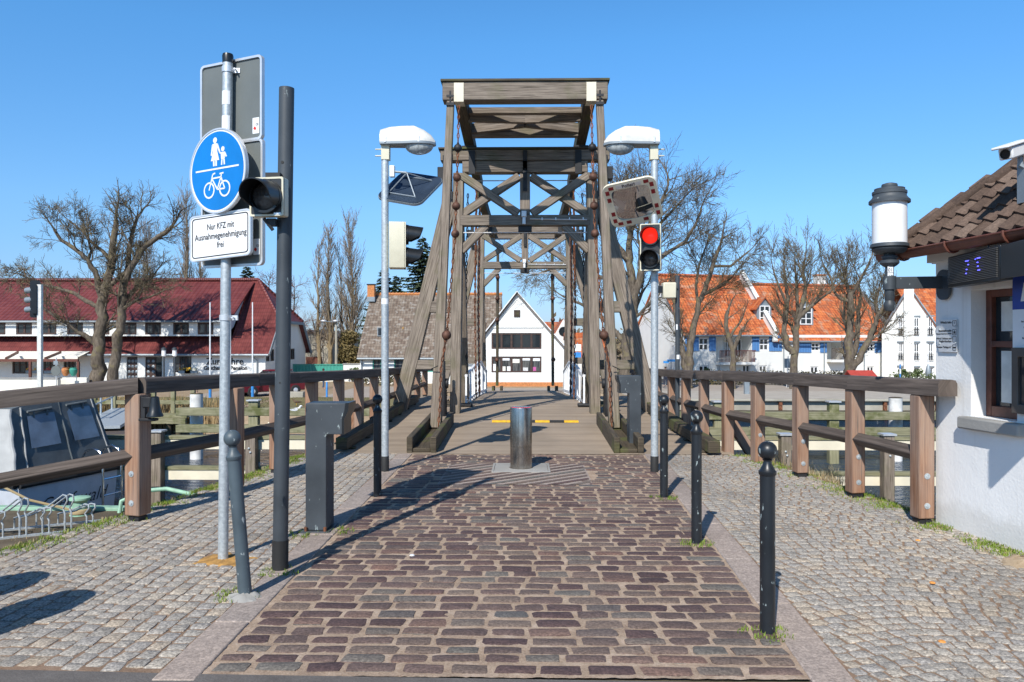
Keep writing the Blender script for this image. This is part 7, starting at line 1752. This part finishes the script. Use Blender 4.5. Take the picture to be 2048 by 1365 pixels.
# poplars
def poplar(label, px, top, Y, wid, seed, group='bare poplars behind the inn', base=760, tkm='bark_pop', twm='twig_pop', n=46):
    rng = random.Random(seed); p = at(px, base, Y); p.z = BANK; h = EYE + (680 - top) / F * Y - BANK
    t = thing('poplar_tree', label, 'tree', p, group); tk, tw = MB(), MB(); path = [p]; rad = []
    N = 12
    for i in range(1, N + 1): path.append(p + V(rng.gauss(0, .06), rng.gauss(0, .06), h * i / N) + (path[-1] - p - V(0, 0, h * (i - 1) / N)) * .8)
    r0 = h * .014 + .05; rad = [lerp(r0, .02, (i / N) ** .8) for i in range(N + 1)]; tk.tube(path, rad, 7)
    o = dict(seg=.5, taper=.5, rmin=.011, wob=.10, up=.13, thick=.045, kids=(0, 3, 4, 4), ang=(12, 32), len=(.45, .75), t0=.2)
    for k in range(n):
        f_ = lerp(.1, .97, (k + rng.random()) / n); i = int(f_ * N); q = path[i].lerp(path[min(N, i + 1)], f_ * N - i); a = rng.uniform(0, 6.28)
        d = V(math.cos(a) * .42, math.sin(a) * .42, 1).normalized(); L = wid * rng.uniform(1.0, 2.2) * (1.15 - f_ * .55) * 1.15
        grow(tk, tw, q, d, L, max(.02, rad[i] * .4), 2, rng, o)
    tk.build('trunk', M[tkm], t); tw.build('crown', M[twm], t, smooth=False)
poplar('slim bare poplar, leftmost of the three tall ones left of the brown house', 637, 482, 72, .75, 1, n=40)
poplar('tall bare poplar, middle of the three left of the brown house', 658, 456, 72, .95, 2, n=60)
poplar('tallest bare poplar, rightmost of the three left of the brown house', 703, 450, 72, 1.15, 3, n=80)
poplar('slender bare poplar peeking in between the tall ones', 682, 500, 74, .7, 9, n=34)
poplar('bare poplar behind the inn roof just left of the blue sign', 372, 392, 76, 1.1, 4, n=70)
poplar('lower bare poplar behind the inn roof half hidden by the sign plates', 402, 440, 77, 1.0, 5, n=50)
poplar('broad bare poplar behind the oak, rising over the inn roof', 292, 455, 78, 1.3, 8, n=50)
def birch(label, px, top, Y, wid, seed):
    rng = random.Random(seed); p = at(px, 740, Y); p.z = BANK; h = EYE + (680 - top) / F * Y - BANK; t = thing('birch_tree', label, 'tree', p, 'birches behind the inn'); tk, tw = MB(), MB()
    path = [p + V(rng.gauss(0, .1), 0, h * i / 8) for i in range(9)]; tk.tube(path, [lerp(.16, .02, i / 8) for i in range(9)], 6)
    o = dict(seg=.4, taper=.5, rmin=.010, wob=.16, up=-.05, thick=.04, kids=(0, 4, 5, 4), ang=(25, 55), len=(.5, .8), t0=.15)
    for k in range(26):
        i = int(lerp(2.5, 8, k / 26)); a = rng.uniform(0, 6.28); grow(tk, tw, path[i], V(math.cos(a), math.sin(a), .8).normalized(), wid * rng.uniform(.6, 1.2), .035, 2, rng, o)
    tk.build('trunk', M['bark'], t); tw.build('crown', M['twig_red'], t, smooth=False)
birch('reddish bare birch behind the half-hipped inn roof, left of the mast', 541, 543, 72, 1.5, 1)
birch('reddish bare birch behind the inn gable, right of the dark mast', 590, 548, 72, 1.7, 2)
# spruces
def spruce(label, px, top, Y, wid, seed, base=760):
    rng = random.Random(seed); p = at(px, base, Y); p.z = BANK; h = EYE + (680 - top) / F * Y - BANK
    t = thing('spruce_tree', label, 'tree', p, 'dark spruces behind the houses'); m = MB(); m.tube([p, p + V(0, 0, h)], [h * .016, .02], 7); m.build('trunk', M['bark'], t)
    m = MB(); n = int(h * 15)
    for k in range(n):
        f_ = (k + rng.random()) / n; z = h * lerp(.12, .99, f_); L = wid * (1 - f_) ** .85 * rng.uniform(.65, 1.1) + .12; a = k * 2.4 + rng.uniform(-.4, .4)
        out = V(math.cos(a), math.sin(a), 0); c = p + V(0, 0, z); sd = V(-math.sin(a), math.cos(a), 0)
        steps = max(3, int(L / .13))
        for s in range(1, steps + 1):
            g_ = s / steps; q = c + out * (L * g_) + V(0, 0, L * (-.32 * g_ + .22 * g_ * g_))
            for w_ in (-1, 1, 0):
                ln = (.28 + .36 * (1 - g_) * min(1, L)) * rng.uniform(.7, 1.2); dd = (out * .6 + sd * w_ * .8 + V(0, 0, -.22 + rng.uniform(-.2, .15))).normalized(); e = q + dd * ln
                nrm = V(rng.gauss(0, .4), rng.gauss(0, .4), 1).cross(dd).normalized() * (.10 + .06 * rng.random())
                m.add([q - nrm, q + nrm, e + nrm * .3, e - nrm * .3], [(0, 1, 2, 3)])
    m.build('crown', M['needles'], t, smooth=False)
spruce('tall dark spruce behind the brown roofed house, beside the bridge strut', 845, 470, 70, 4.4, 1)
spruce('dark spruce behind the chimney, partly behind the left lamp post', 768, 535, 71, 3.4, 2)
spruce('small thin spruce just right of the left lamp post', 793, 548, 74, 1.8, 3)
spruce('dark spruce crown peeping over the inn roof by the sign post', 494, 528, 74, 3.6, 4)
# bushy evergreens and hedges
def leaves(m, n, c, rad, rng, size=.12, shell=.55):
    for _ in range(n):
        while True:
            v = V(rng.uniform(-1, 1), rng.uniform(-1, 1), rng.uniform(-1, 1))
            if shell < v.length < 1: break
        q = c + V(v.x * rad[0], v.y * rad[1], v.z * rad[2]); a = V(rng.gauss(0, 1), rng.gauss(0, 1), rng.gauss(0, 1)).normalized(); b = a.cross(V(rng.gauss(0, 1), rng.gauss(0, 1), rng.gauss(0, 1))).normalized(); s = size * rng.uniform(.5, 1.2)
        m.add([q - a * s, q + b * s * .6, q + a * s, q - b * s * .6], [(0, 1, 2, 3)])
p = V(px_(697, 61), 61, BANK); t = thing('thuja_bush', 'rust-green conical thuja standing left of the brown roofed house', 'bush', p); rng = random.Random(2)
m = MB(); m.tube([p, p + V(0, 0, 2)], [.1, .04], 6); m.build('trunk', M['bark'], t); m = MB()
for k in range(46):
    f_ = rng.random(); a = rng.uniform(0, 6.28); rr_ = (1.32 - .75 * f_) * rng.uniform(.6, 1); leaves(m, 120, p + V(math.cos(a) * rr_ * .8, math.sin(a) * rr_ * .8, .3 + f_ * 3.15), (.42, .42, .5), rng, .12, .2)
m.build('crown', M['thuja'], t, smooth=False)
def hedge(label, x0, x1, Y, h, seed, mt='hedge', dep=.6, cat='hedge'):
    rng = random.Random(seed); t = MB(); n = int((x1 - x0) / .25)
    for i in range(n):
        x = lerp(x0, x1, (i + .5) / n)
        for z in fr(.2, max(.3, h - .2), .3): leaves(t, 34, V(x, Y + rng.uniform(-.1, .1), BANK + z), (.26, dep / 2, .24 * rng.uniform(.8, 1.3)), rng, .085, .2)
    o = t.build('hedge', M[mt], None, smooth=False); return tag(o, label, cat, 'clipped hedges across the river')
hedge('long brown-green hedge before the terraced houses', px_(1385, 52), px_(1705, 52), 52, .95, 3)
hedge('low green hedge before the white wall of the brown roofed house', px_(724, 51.5), px_(845, 51.5), 51.5, .9, 4)
hedge('green hedge between bridge and right lamp post', px_(1215, 51), px_(1275, 51), 51, 1.0, 5, 'shrub')
hedge('low hedge before the apartment house at the right', px_(1775, 52), px_(1870, 52), 52, .8, 6, 'shrub')
def shrub(label, px, Y, h, seed, mt='shrub', z=None, w=.55):
    rng = random.Random(seed); p = V(px_(px, Y), Y, BANK if z is None else z); t = thing('garden_shrub', label, 'shrub', p, 'garden shrubs across the river'); m = MB()
    for k in range(7): m.tube([p, p + V(rng.uniform(-.3, .3), rng.uniform(-.3, .3), h * .8)], [.02, .008], 4)
    m.build('stems', M['bark'], t); m = MB()
    for k in range(9): leaves(m, 60, p + V(rng.uniform(-.5, .5) * w, rng.uniform(-.3, .3), h * rng.uniform(.35, .85)), (.28, .25, .22), rng, .09, .1)
    m.build('foliage', M[mt], t, smooth=False)
shrub('green shrub before the white garden wall', 703, 54.8, 1.1, 1); shrub('yellow-green shrub by the right lamp post', 1268, 50, 1.3, 2); shrub('bushy green shrub before the apartment house', 1812, 52.6, 1.1, 4, w=1.2)
shrub('round shrub by the terraced house corner', 1410, 52.6, 1.3, 6)
# far wood closing the horizon
rng = random.Random(8); m = MB()
for k in range(1500):
    x = rng.uniform(-150, 150); y = rng.uniform(118, 150); h = rng.uniform(1.5, 4.6) + (1.5 if -25 < x < 40 else 0)
    c = V(x, y, BANK + h * .45)
    for i in range(16): q = c + V(rng.gauss(0, 1.1), rng.gauss(0, .8), rng.gauss(0, h * .27)); a = V(rng.gauss(0, 1), 0, rng.gauss(0, 1)).normalized() * rng.uniform(.25, .7); b = V(-a.z, rng.uniform(-.3, .3), a.x) * .45; m.add([q - a, q + b, q + a, q - b], [(0, 1, 2, 3)])
struct(m, 'far_wood', M['twig'], 'stuff', smooth=False); bpy.data.objects['far_wood']['label'] = 'distant brown winter wood on the horizon behind the houses'; bpy.data.objects['far_wood']['category'] = 'wood'
# reeds on the left shore, lawn blades, moss and grass in the paving edges
def blades(m, p, n, hgt, spread, rng, w=.006, lean=.5):
    for _ in range(n):
        a = rng.uniform(0, 6.28); r_ = spread * math.sqrt(rng.random()); q = p + V(math.cos(a) * r_, math.sin(a) * r_, 0); h = hgt * rng.uniform(.45, 1.2); b = rng.uniform(0, 6.28); l = rng.uniform(0, lean) * h; s = V(math.cos(b + 1.57), math.sin(b + 1.57), 0) * w
        e = q + V(math.cos(b) * l, math.sin(b) * l, h); md = q.lerp(e, .5) + V(0, 0, h * .12)
        m.add([q - s, q + s, md + s * .7, md - s * .7, e], [(0, 1, 2, 3), (3, 2, 4)])
rng = random.Random(14); m = MB()
for k in range(520):
    x = rng.uniform(px_(120, 31.8), px_(470, 31.8)); y = rng.uniform(31.2, 32.6)
    if rng.random() < .4 and x > px_(380, 31.8): continue
    blades(m, V(x, y, bank_h(x, y)), 9, .75, .22, rng, .012, .35)
struct(m, 'reeds', M['reed'], 'stuff', smooth=False); bpy.data.objects['reeds']['label'] = 'golden dry reeds along the left river shore'; bpy.data.objects['reeds']['category'] = 'reeds'
mg, md_ = MB(), MB(); rng = random.Random(21)
for k in range(3000):
    y = rng.uniform(4.2, 10.8); f_ = rng.random()
    if rng.random() < .5: x = pl(y, XL) + rng.gauss(-.03, .12); dens = 1
    else: x = pl(y, XR) - rng.gauss(.08, .16); dens = 1
    if y < 6.7 and x > 0: x = wpt((6.83 - y) / .99, 0).x - abs(rng.gauss(0, .13)) - .02
    if math.sin(y * 3.1 + (2 if x > 0 else 0)) + math.sin(y * 7.7) < -.1 and rng.random() < .85: continue
    blades(mg if rng.random() < .88 else md_, V(x, y, ground_h(x, y) + .012), 9, .032, .05, rng, .0035, .9)
for (cx, cy, n, s) in [(p_.x, p_.y, 40, .09) for p_ in (gr(1535, 1265), gr(1393, 1085), gr(1328, 994), gr(600, 1068), gr(678, 1060), gr(560, 1142), gr(470, 1190))]:
    for k in range(n):
        a = rng.uniform(0, 6.28); r_ = rng.uniform(.045, s + .06); blades(mg, V(cx + math.cos(a) * r_, cy + math.sin(a) * r_, 0), 4, .025, .02, rng, .003, .9)
for k in range(420):
    x, y = rng.uniform(-8.5, -3.7), rng.uniform(5.2, 9.6)
    if x > pl(y, XL) - .1: continue
    if math.sin(x * 2.3 + y) + math.sin(y * 2.9 - x) < .2: continue
    blades(mg if rng.random() < .7 else md_, V(x, y, ground_h(x, y)), 10, .05, .10, rng, .004, .9)
for k in range(40): x, y = 3.3 + rng.uniform(-.1, .25), rng.uniform(8.6, 10.4); blades(md_, V(pl(y, XR) - .02 + rng.uniform(-.05, .1), y, -.02), 10, .16, .08, rng, .003, .9)
struct(mg, 'moss_tufts', M['moss'], 'stuff', smooth=False); struct(md_, 'dry_tufts', M['drygrass'], 'stuff', smooth=False)
for n_, l_ in (('moss_tufts', 'green moss and grass tufts along the edges of the paving'), ('dry_tufts', 'pale dry grass tufts along the edges of the paving')): bpy.data.objects[n_]['label'] = l_; bpy.data.objects[n_]['category'] = 'grass'
rng = random.Random(5); m = MB()
for k in range(2600):
    x, y = rng.uniform(-30, -4.2), rng.uniform(33, 39.4); blades(m, V(x, y, BANK + .04), 4, .06, .22, rng, .012, .8)
struct(m, 'lawn_grass', M['hedge'], 'stuff', smooth=False); bpy.data.objects['lawn_grass']['label'] = 'short winter grass on the lawn across the river'; bpy.data.objects['lawn_grass']['category'] = 'grass'
# ================================================================ small things across the river
# red car
p = V(px_(537, 41.5), 41.5, BANK + .012); t = thing('parked_car', 'dark red car parked behind the rightmost flagpole, nose to the left', 'car', p)
hd = V(-.80, -.60, 0).normalized(); sd = hd.cross(V(0, 0, 1)); up = V(0, 0, 1); Lc, Wc = 3.6, 1.55
prof = [(-1.8, .28), (1.72, .22), (1.8, .40), (1.78, .62), (1.55, .74), (.85, .86), (-1.5, .92), (-1.8, .80)]
m = MB(); m.prism(prof, p + sd * Wc / 2, hd, up, Wc); body = m.build('body', M['car_red'], t, bevel=.06)
cab = [(-1.55, .90), (.85, .85), (.25, 1.32), (-1.05, 1.36)]
m = MB(); a, b = [], []
for x, z in cab: k = .66 if z < 1 else .54; a.append(p + hd * x + up * z + sd * k); b.append(p + hd * x + up * z - sd * k)
m.add(a + b, [(0, 1, 2, 3), (7, 6, 5, 4), (1, 5, 6, 2), (3, 2, 6, 7), (0, 3, 7, 4)]); m.build('cabin_glass', M['pane'], t, bevel=.03)
m = MB(); m.add([p + hd * x + up * z + sd * k for x, z, k in ((.28, 1.33, .55), (-1.08, 1.37, .55), (-1.08, 1.37, -.55), (.28, 1.33, -.55), (.2, 1.38, .5), (-1.0, 1.42, .5), (-1.0, 1.42, -.5), (.2, 1.38, -.5))], [(4, 5, 6, 7), (0, 1, 5, 4), (1, 2, 6, 5), (2, 3, 7, 6), (3, 0, 4, 7)]); m.build('roof', M['car_red'], t)
for x in (1.15, -1.15):
    for s in (-1, 1):
        c = p + hd * x + sd * s * (Wc / 2 - .06) + up * .29; q = (sd * s).to_track_quat('Z', 'Y')
        m = MB(); m.lathe([(.17, .08), (.25, .08), (.29, .05), (.29, -.1), (0, -.1)], c, 24, q); w = m.build('wheel', M['rubber'], t)
        m = MB(); m.lathe([(0, .085), (.06, .09), (.16, .075), (.18, .06)], c, 18, q); m.build('rim', M['alu'], w)
for s in (-1, 1):
    m = MB(); m.ball(p + hd * 1.70 + sd * s * .55 + up * .60, .14, 14, 8, (.8, 1, .75)); m.build('headlight', M['alu'], t)
    m = MB(); m.box(p + hd * .65 + sd * s * .82 + up * .92, .12, .16, .11, math.atan2(hd.y, hd.x)); m.build('mirror', M['car_red'], t, bevel=.02)
m = MB(); m.prism([(-.24, -.055), (.24, -.055), (.24, .055), (-.24, .055)], p + hd * 1.825 + up * .40, hd.cross(up) * -1, up, .02); m.build('number_plate', M['white'], t)
m = MB(); m.box(p + hd * 1.79 + up * .56, .04, .7, .10, math.atan2(hd.y, hd.x)); m.build('grille', M['hood'], t)
# traffic light at the left edge
p = V(px_(70, 33), 33, BANK); t = thing('traffic_light', 'black three-lamp traffic light on a pale post by the inn, seen from behind', 'traffic light', p); top = EYE + (680 - 566) / F * 33
m = MB(); m.box((p.x, 33, (top + BANK) / 2), .18, .16, top - BANK); m.build('post', M['lamp_white'], t, bevel=.01)
zc = EYE + (680 - 595) / F * 33; m = MB(); m.prism(rrect(.40, 1.62, .1, 4), V(px_(58.5, 33), 33.05, zc), V(1, .35, 0).normalized(), (0, 0, 1), .05); m.build('back_board', M['hood'], t)
m = MB(); m.box((px_(61, 33), 32.92, zc - .02), .2, .22, 1.25, .35); m.build('housing', M['hood'], t)
for k in (-1, 0, 1): m = MB(); q = V(-.5, .86, 0).normalized(); c = V(px_(53, 33), 33.1, zc - .12 + k * .42 + .1); m.tube([c, c + V(-.36, .1, -.02)], .13, 12); m.build('hood', M['zinc'], t)
# street lamps with twin heads
p = V(px_(671, 60), 60, BANK); t = thing('street_lamp', 'concrete street lamp with two small heads beside the thuja', 'street lamp', p); top = EYE + (680 - 642) / F * 60
m = MB(); m.tube([p, V(p.x, 60, top)], [.13, .08], 10); m.build('pole', M['concrete'], t)
m = MB(); m.tube([V(p.x, 60, top - .05), V(p.x - .4, 59.8, top + .02), V(p.x - .8, 59.7, top + .05)], .03, 6); m.build('arm', M['zinc'], t)
for x in (-.95, .0): m = MB(); m.ball(V(p.x + x, 59.8, top + .08), .24, 12, 8, (1, .7, .45)); m.build('lamp_head', M['alu'], t)
# people
def person(label, p, h, cloth, legs, face=(0, -1, 0), pose=0):
    p = Vector(p); s = h / 1.75; f = Vector(face).normalized(); r = f.cross(V(0, 0, 1)); t = thing('person', label, 'person', p)
    P = lambda a, b, c: p + (r * a + f * b + V(0, 0, c)) * s
    J = {'pel': (P(0, 0, .95), .14), 'bel': (P(0, .01, 1.12), .135), 'che': (P(0, .0, 1.32), .165), 'nek': (P(0, .01, 1.50), .055), 'chin': (P(0, .03, 1.58), .075), 'head': (P(0, .02, 1.68), .095)}
    for k, sx in (('l', -1), ('r', 1)):
        J.update({k + 'sh': (P(sx * .19, 0, 1.42), .065), k + 'el': (P(sx * .26, -.03, 1.14), .05), k + 'wr': (P(sx * .25, .08, .90), .035), k + 'ha': (P(sx * .25, .12, .82), .035), k + 'hip': (P(sx * .09, 0, .88), .10), k + 'kn': (P(sx * .11, .03, .5), .068), k + 'an': (P(sx * .12, -.01 + sx * .05, .09), .048), k + 'to': (P(sx * .13, .14 + sx * .05, .04), .04)})
    E = [('pel', 'bel'), ('bel', 'che'), ('che', 'nek'), ('nek', 'chin'), ('chin', 'head')]
    for k in 'lr': E += [('che', k + 'sh'), (k + 'sh', k + 'el'), (k + 'el', k + 'wr'), (k + 'wr', k + 'ha'), ('pel', k + 'hip'), (k + 'hip', k + 'kn'), (k + 'kn', k + 'an'), (k + 'an', k + 'to')]
    def skin(names, mt, nm, grow_=1.0, root='pel'):
        ns = [n for n in J if n in names]; me = bpy.data.meshes.new(nm); me.from_pydata([J[n][0] - p for n in ns], [(ns.index(a), ns.index(b)) for a, b in E if a in ns and b in ns], [])
        me.materials.append(mt); o = bpy.data.objects.new(nm, me); COL.objects.link(o); o.parent = t; o.modifiers.new('skin', 'SKIN')
        for i, n in enumerate(ns):
            q = J[n][1] * s * grow_; me.skin_vertices[0].data[i].radius = (q, q)
        me.skin_vertices[0].data[ns.index(root)].use_root = True
        o.modifiers.new('sub', 'SUBSURF').levels = 1; o.modifiers['sub'].render_levels = 1
    skin(set(J), M['skin'], 'body')
    skin({'pel', 'bel', 'che', 'lsh', 'rsh', 'lel', 'rel', 'lwr', 'rwr'}, cloth, 'jacket', 1.12); skin({'pel', 'lhip', 'rhip', 'lkn', 'rkn', 'lan', 'ran'}, legs, 'trousers', 1.14)
    m = MB(); m.ball(J['head'][0] + V(0, 0, .025 * s) - f * .02 * s, .11 * s, 14, 9); m.build('hair', M['hairm'], t)
person('person in dark jacket and blue jeans standing behind the left railing', V(px_(645, 47), 47, BANK + .012), 1.22, M['navy'], M['denim'], (1, .2, 0))
person('person in a red jacket standing behind the right railing', V(px_(1330, 50), 50, BANK + .012), 1.25, M['redcloth'], M['navy'], (-.3, -1, 0))
# information stand, pillars, posts, signs
p = V(px_(1715, 45.8), 45.8, BANK); t = thing('notice_stand', 'small notice stand with a red pitched roof on the far quay', 'notice stand', p); z = EYE + (680 - 738) / F * 45.8
m = MB(); slab(m, [V(px_(1691, 45.8), 45.2, z - .36), V(px_(1741, 45.8), 45.2, z - .36), V(px_(1739, 45.8), 45.8, z), V(px_(1689, 45.8), 45.8, z)], .05); slab(m, [V(px_(1741, 45.8), 46.4, z - .36), V(px_(1691, 45.8), 46.4, z - .36), V(px_(1689, 45.8), 45.8, z), V(px_(1739, 45.8), 45.8, z)], .05); m.build('roof', plain('red_sheet', (.42, .06, .045), .5), t)
for px in (1696, 1734): m = MB(); m.box((px_(px, 45.8), 45.8, (z + BANK) / 2 - .1), .1, .1, z - BANK - .2); m.build('post', M['wood'], t)
m = MB(); m.box((p.x, 45.8, (z + BANK) / 2), 1.0, .05, .7); m.build('board', M['lamp_white'], t)
p = V(px_(1491, 43), 43, BANK); t = thing('power_pillar', 'plain grey power pillar on the far quay', 'pillar', p); m = MB(); m.box(p + V(0, 0, .4), .27, .25, .82); m.build('case', M['zinc'], t, bevel=.02); m = MB(); m.box(p + V(0, 0, .83), .30, .28, .05); m.build('lid', M['dgrey'], t)
for px, py, lb in ((1264, 728, 'slim blue and white post by the green hedge right of the bridge'), (1794, 726, 'slim blue post with a small sign before the apartment house')):
    p = V(px_(px, 49), 49, BANK); t = thing('sign_post', lb, 'post', p, 'blue posts across the river'); z = EYE + (680 - py) / F * 49; m = MB(); m.tube([p, V(p.x, 49, z)], .045, 8); m.build('pole', M['post_blue'], t); m = MB(); m.tube([V(p.x, 49, z - .6), V(p.x, 49, z - .3)], .052, 8); m.build('white_band', M['white'], t)
p = V(px_(1849, 53), 53, BANK); t = thing('parasol', 'closed dark parasol before the apartment house', 'parasol', p); m = MB(); m.tube([p, p + V(0, 0, 2.2)], .03, 8); m.build('pole', M['white'], t); z = EYE + (680 - 725) / F * 53; m = MB(); m.lathe([(.03, -1.0), (.17, -.9), (.2, -.6), (.12, -.2), (.02, .0)], V(p.x, p.y, z), 8); m.build('cover', M['zinc'], t)
p = V(px_(1570, 49), 49, BANK); t = thing('sign_board', 'small grey traffic sign seen from behind beside the lime trunk', 'sign', p); m = MB(); m.tube([p, p + V(.1, 0, 2.0)], .03, 8); m.build('pole', M['alu'], t); m = MB(); m.box(p + V(.08, 0, 1.55), .42, .03, .6); m.build('plate', M['zinc'], t)
for px, py, lb, w in ((1341, 719, 'blue street name plate before the terraced house gable', .5), (1331, 722, 'lower blue street name plate turned away', .35)):
    p = V(px_(px, 50), 50, BANK); z = EYE + (680 - py) / F * 50; t = thing('street_name_sign', lb, 'sign', p, 'blue street name signs'); m = MB(); m.tube([p, V(p.x, 50, z + .1)], .025, 8); m.build('pole', M['zinc'], t); m = MB(); m.box((p.x, 49.96, z), w, .03, .15); m.build('plate', M['post_blue'], t)
p = V(px_(1155, 46), 46, BANK); t = thing('traffic_sign', 'white and blue traffic signs on a post right of the gable house', 'sign', p); z = EYE + (680 - 700) / F * 46; m = MB(); m.tube([p, V(p.x, 46, z + .5)], .03, 8); m.build('pole', M['zinc'], t); m = MB(); m.prism(rrect(.42, .42, .03, 2), V(p.x, 45.95, z + .2), (1, 0, 0), (0, 0, 1), .02); m.build('white_plate', M['white'], t); m = MB(); m.prism(rrect(.42, .36, .03, 2), V(p.x, 45.95, z - .25), (1, 0, 0), (0, 0, 1), .02); m.build('blue_plate', M['post_blue'], t)
p = V(px_(103, 43.4), 43.4, BANK); t = thing('traffic_sign', 'round dark sign back with small plates on a post before the terrace wall', 'sign', p); z = EYE + (680 - 740) / F * 43.4; m = MB(); m.tube([p, V(p.x, 43.4, z + .75)], .03, 8); m.build('pole', M['alu'], t); m = MB(); m.prism(circ(.28, 20), V(p.x, 43.35, z), (1, 0, 0), (0, 0, 1), .02); m.build('disc', M['sign_back'], t); m = MB(); m.box((p.x, 43.36, z + .45), .26, .03, .22); m.build('plate', M['zinc'], t)
for px, Y, lb in ((458, 39.9, 'stone kerb block on the lawn edge near the left flagpole'), (585, 39.7, 'pale stone block at the lawn edge right of the red car')):
    m = MB(); m.box((px_(px, Y), Y, BANK + .16), 1.1, .4, .34); o = m.build('stone_block', M['concrete'], None, bevel=.03); tag(o, lb, 'stone block', 'stone blocks at the lawn edge')
p = V(px_(652, 40), 40, BANK); m = MB(); m.lathe([(.05, 0), (.05, .78), (.03, .82), (0, .83)], p, 10); o = m.build('small_post', M['post_blue'], None); tag(o, 'thin blue post on the lawn edge behind the left railing', 'post')
# two bin-shaped casters, added unseen left of the frame to throw shadows into it
for q, h, lb in ((V(-3.27, 3.56, 0), 1.18, 'added round-topped shadow caster outside the left edge of the picture'), (V(-3.78, 4.0, 0), 1.12, 'second added round-topped shadow caster further out on the left')):
    t = thing('shadow_caster', lb, 'shadow caster', q, 'added shadow casters'); m = MB(); m.lathe([(.2, 0), (.2, h * .75)], q, 20); m.build('body', M['dgrey'], t); m = MB(); m.lathe([(.21, h * .75), (.21, h * .8), (.15, h * .95), (.05, h), (0, h)], q, 20); m.build('lid', M['dgrey'], t)
# scraps on the paving
rng = random.Random(77)
for px, py, mt, lb in ((1865, 1165, 'orange', 'orange scrap on the right paving, farther of two by the grass'), (1884, 1283, 'orange', 'orange scrap on the right paving near the bottom right corner'), (1836, 1080, 'orange', 'small orange scrap below the end of the right railing'), (824, 1110, 'white', 'white scrap on the cobbled road')):
    if 'scrap' not in M: M['scrap'] = plain('orange_scrap', (.75, .30, .06), .6)
    p = gr(px, py); m = MB(); m.lathe([(.020, .004), (.016, .010), (.009, .012), (0, .011)], p, 7); o = m.build('litter_scrap', M['scrap'] if mt == 'orange' else M['white'], None); tag(o, lb, 'litter', 'scraps on the paving')
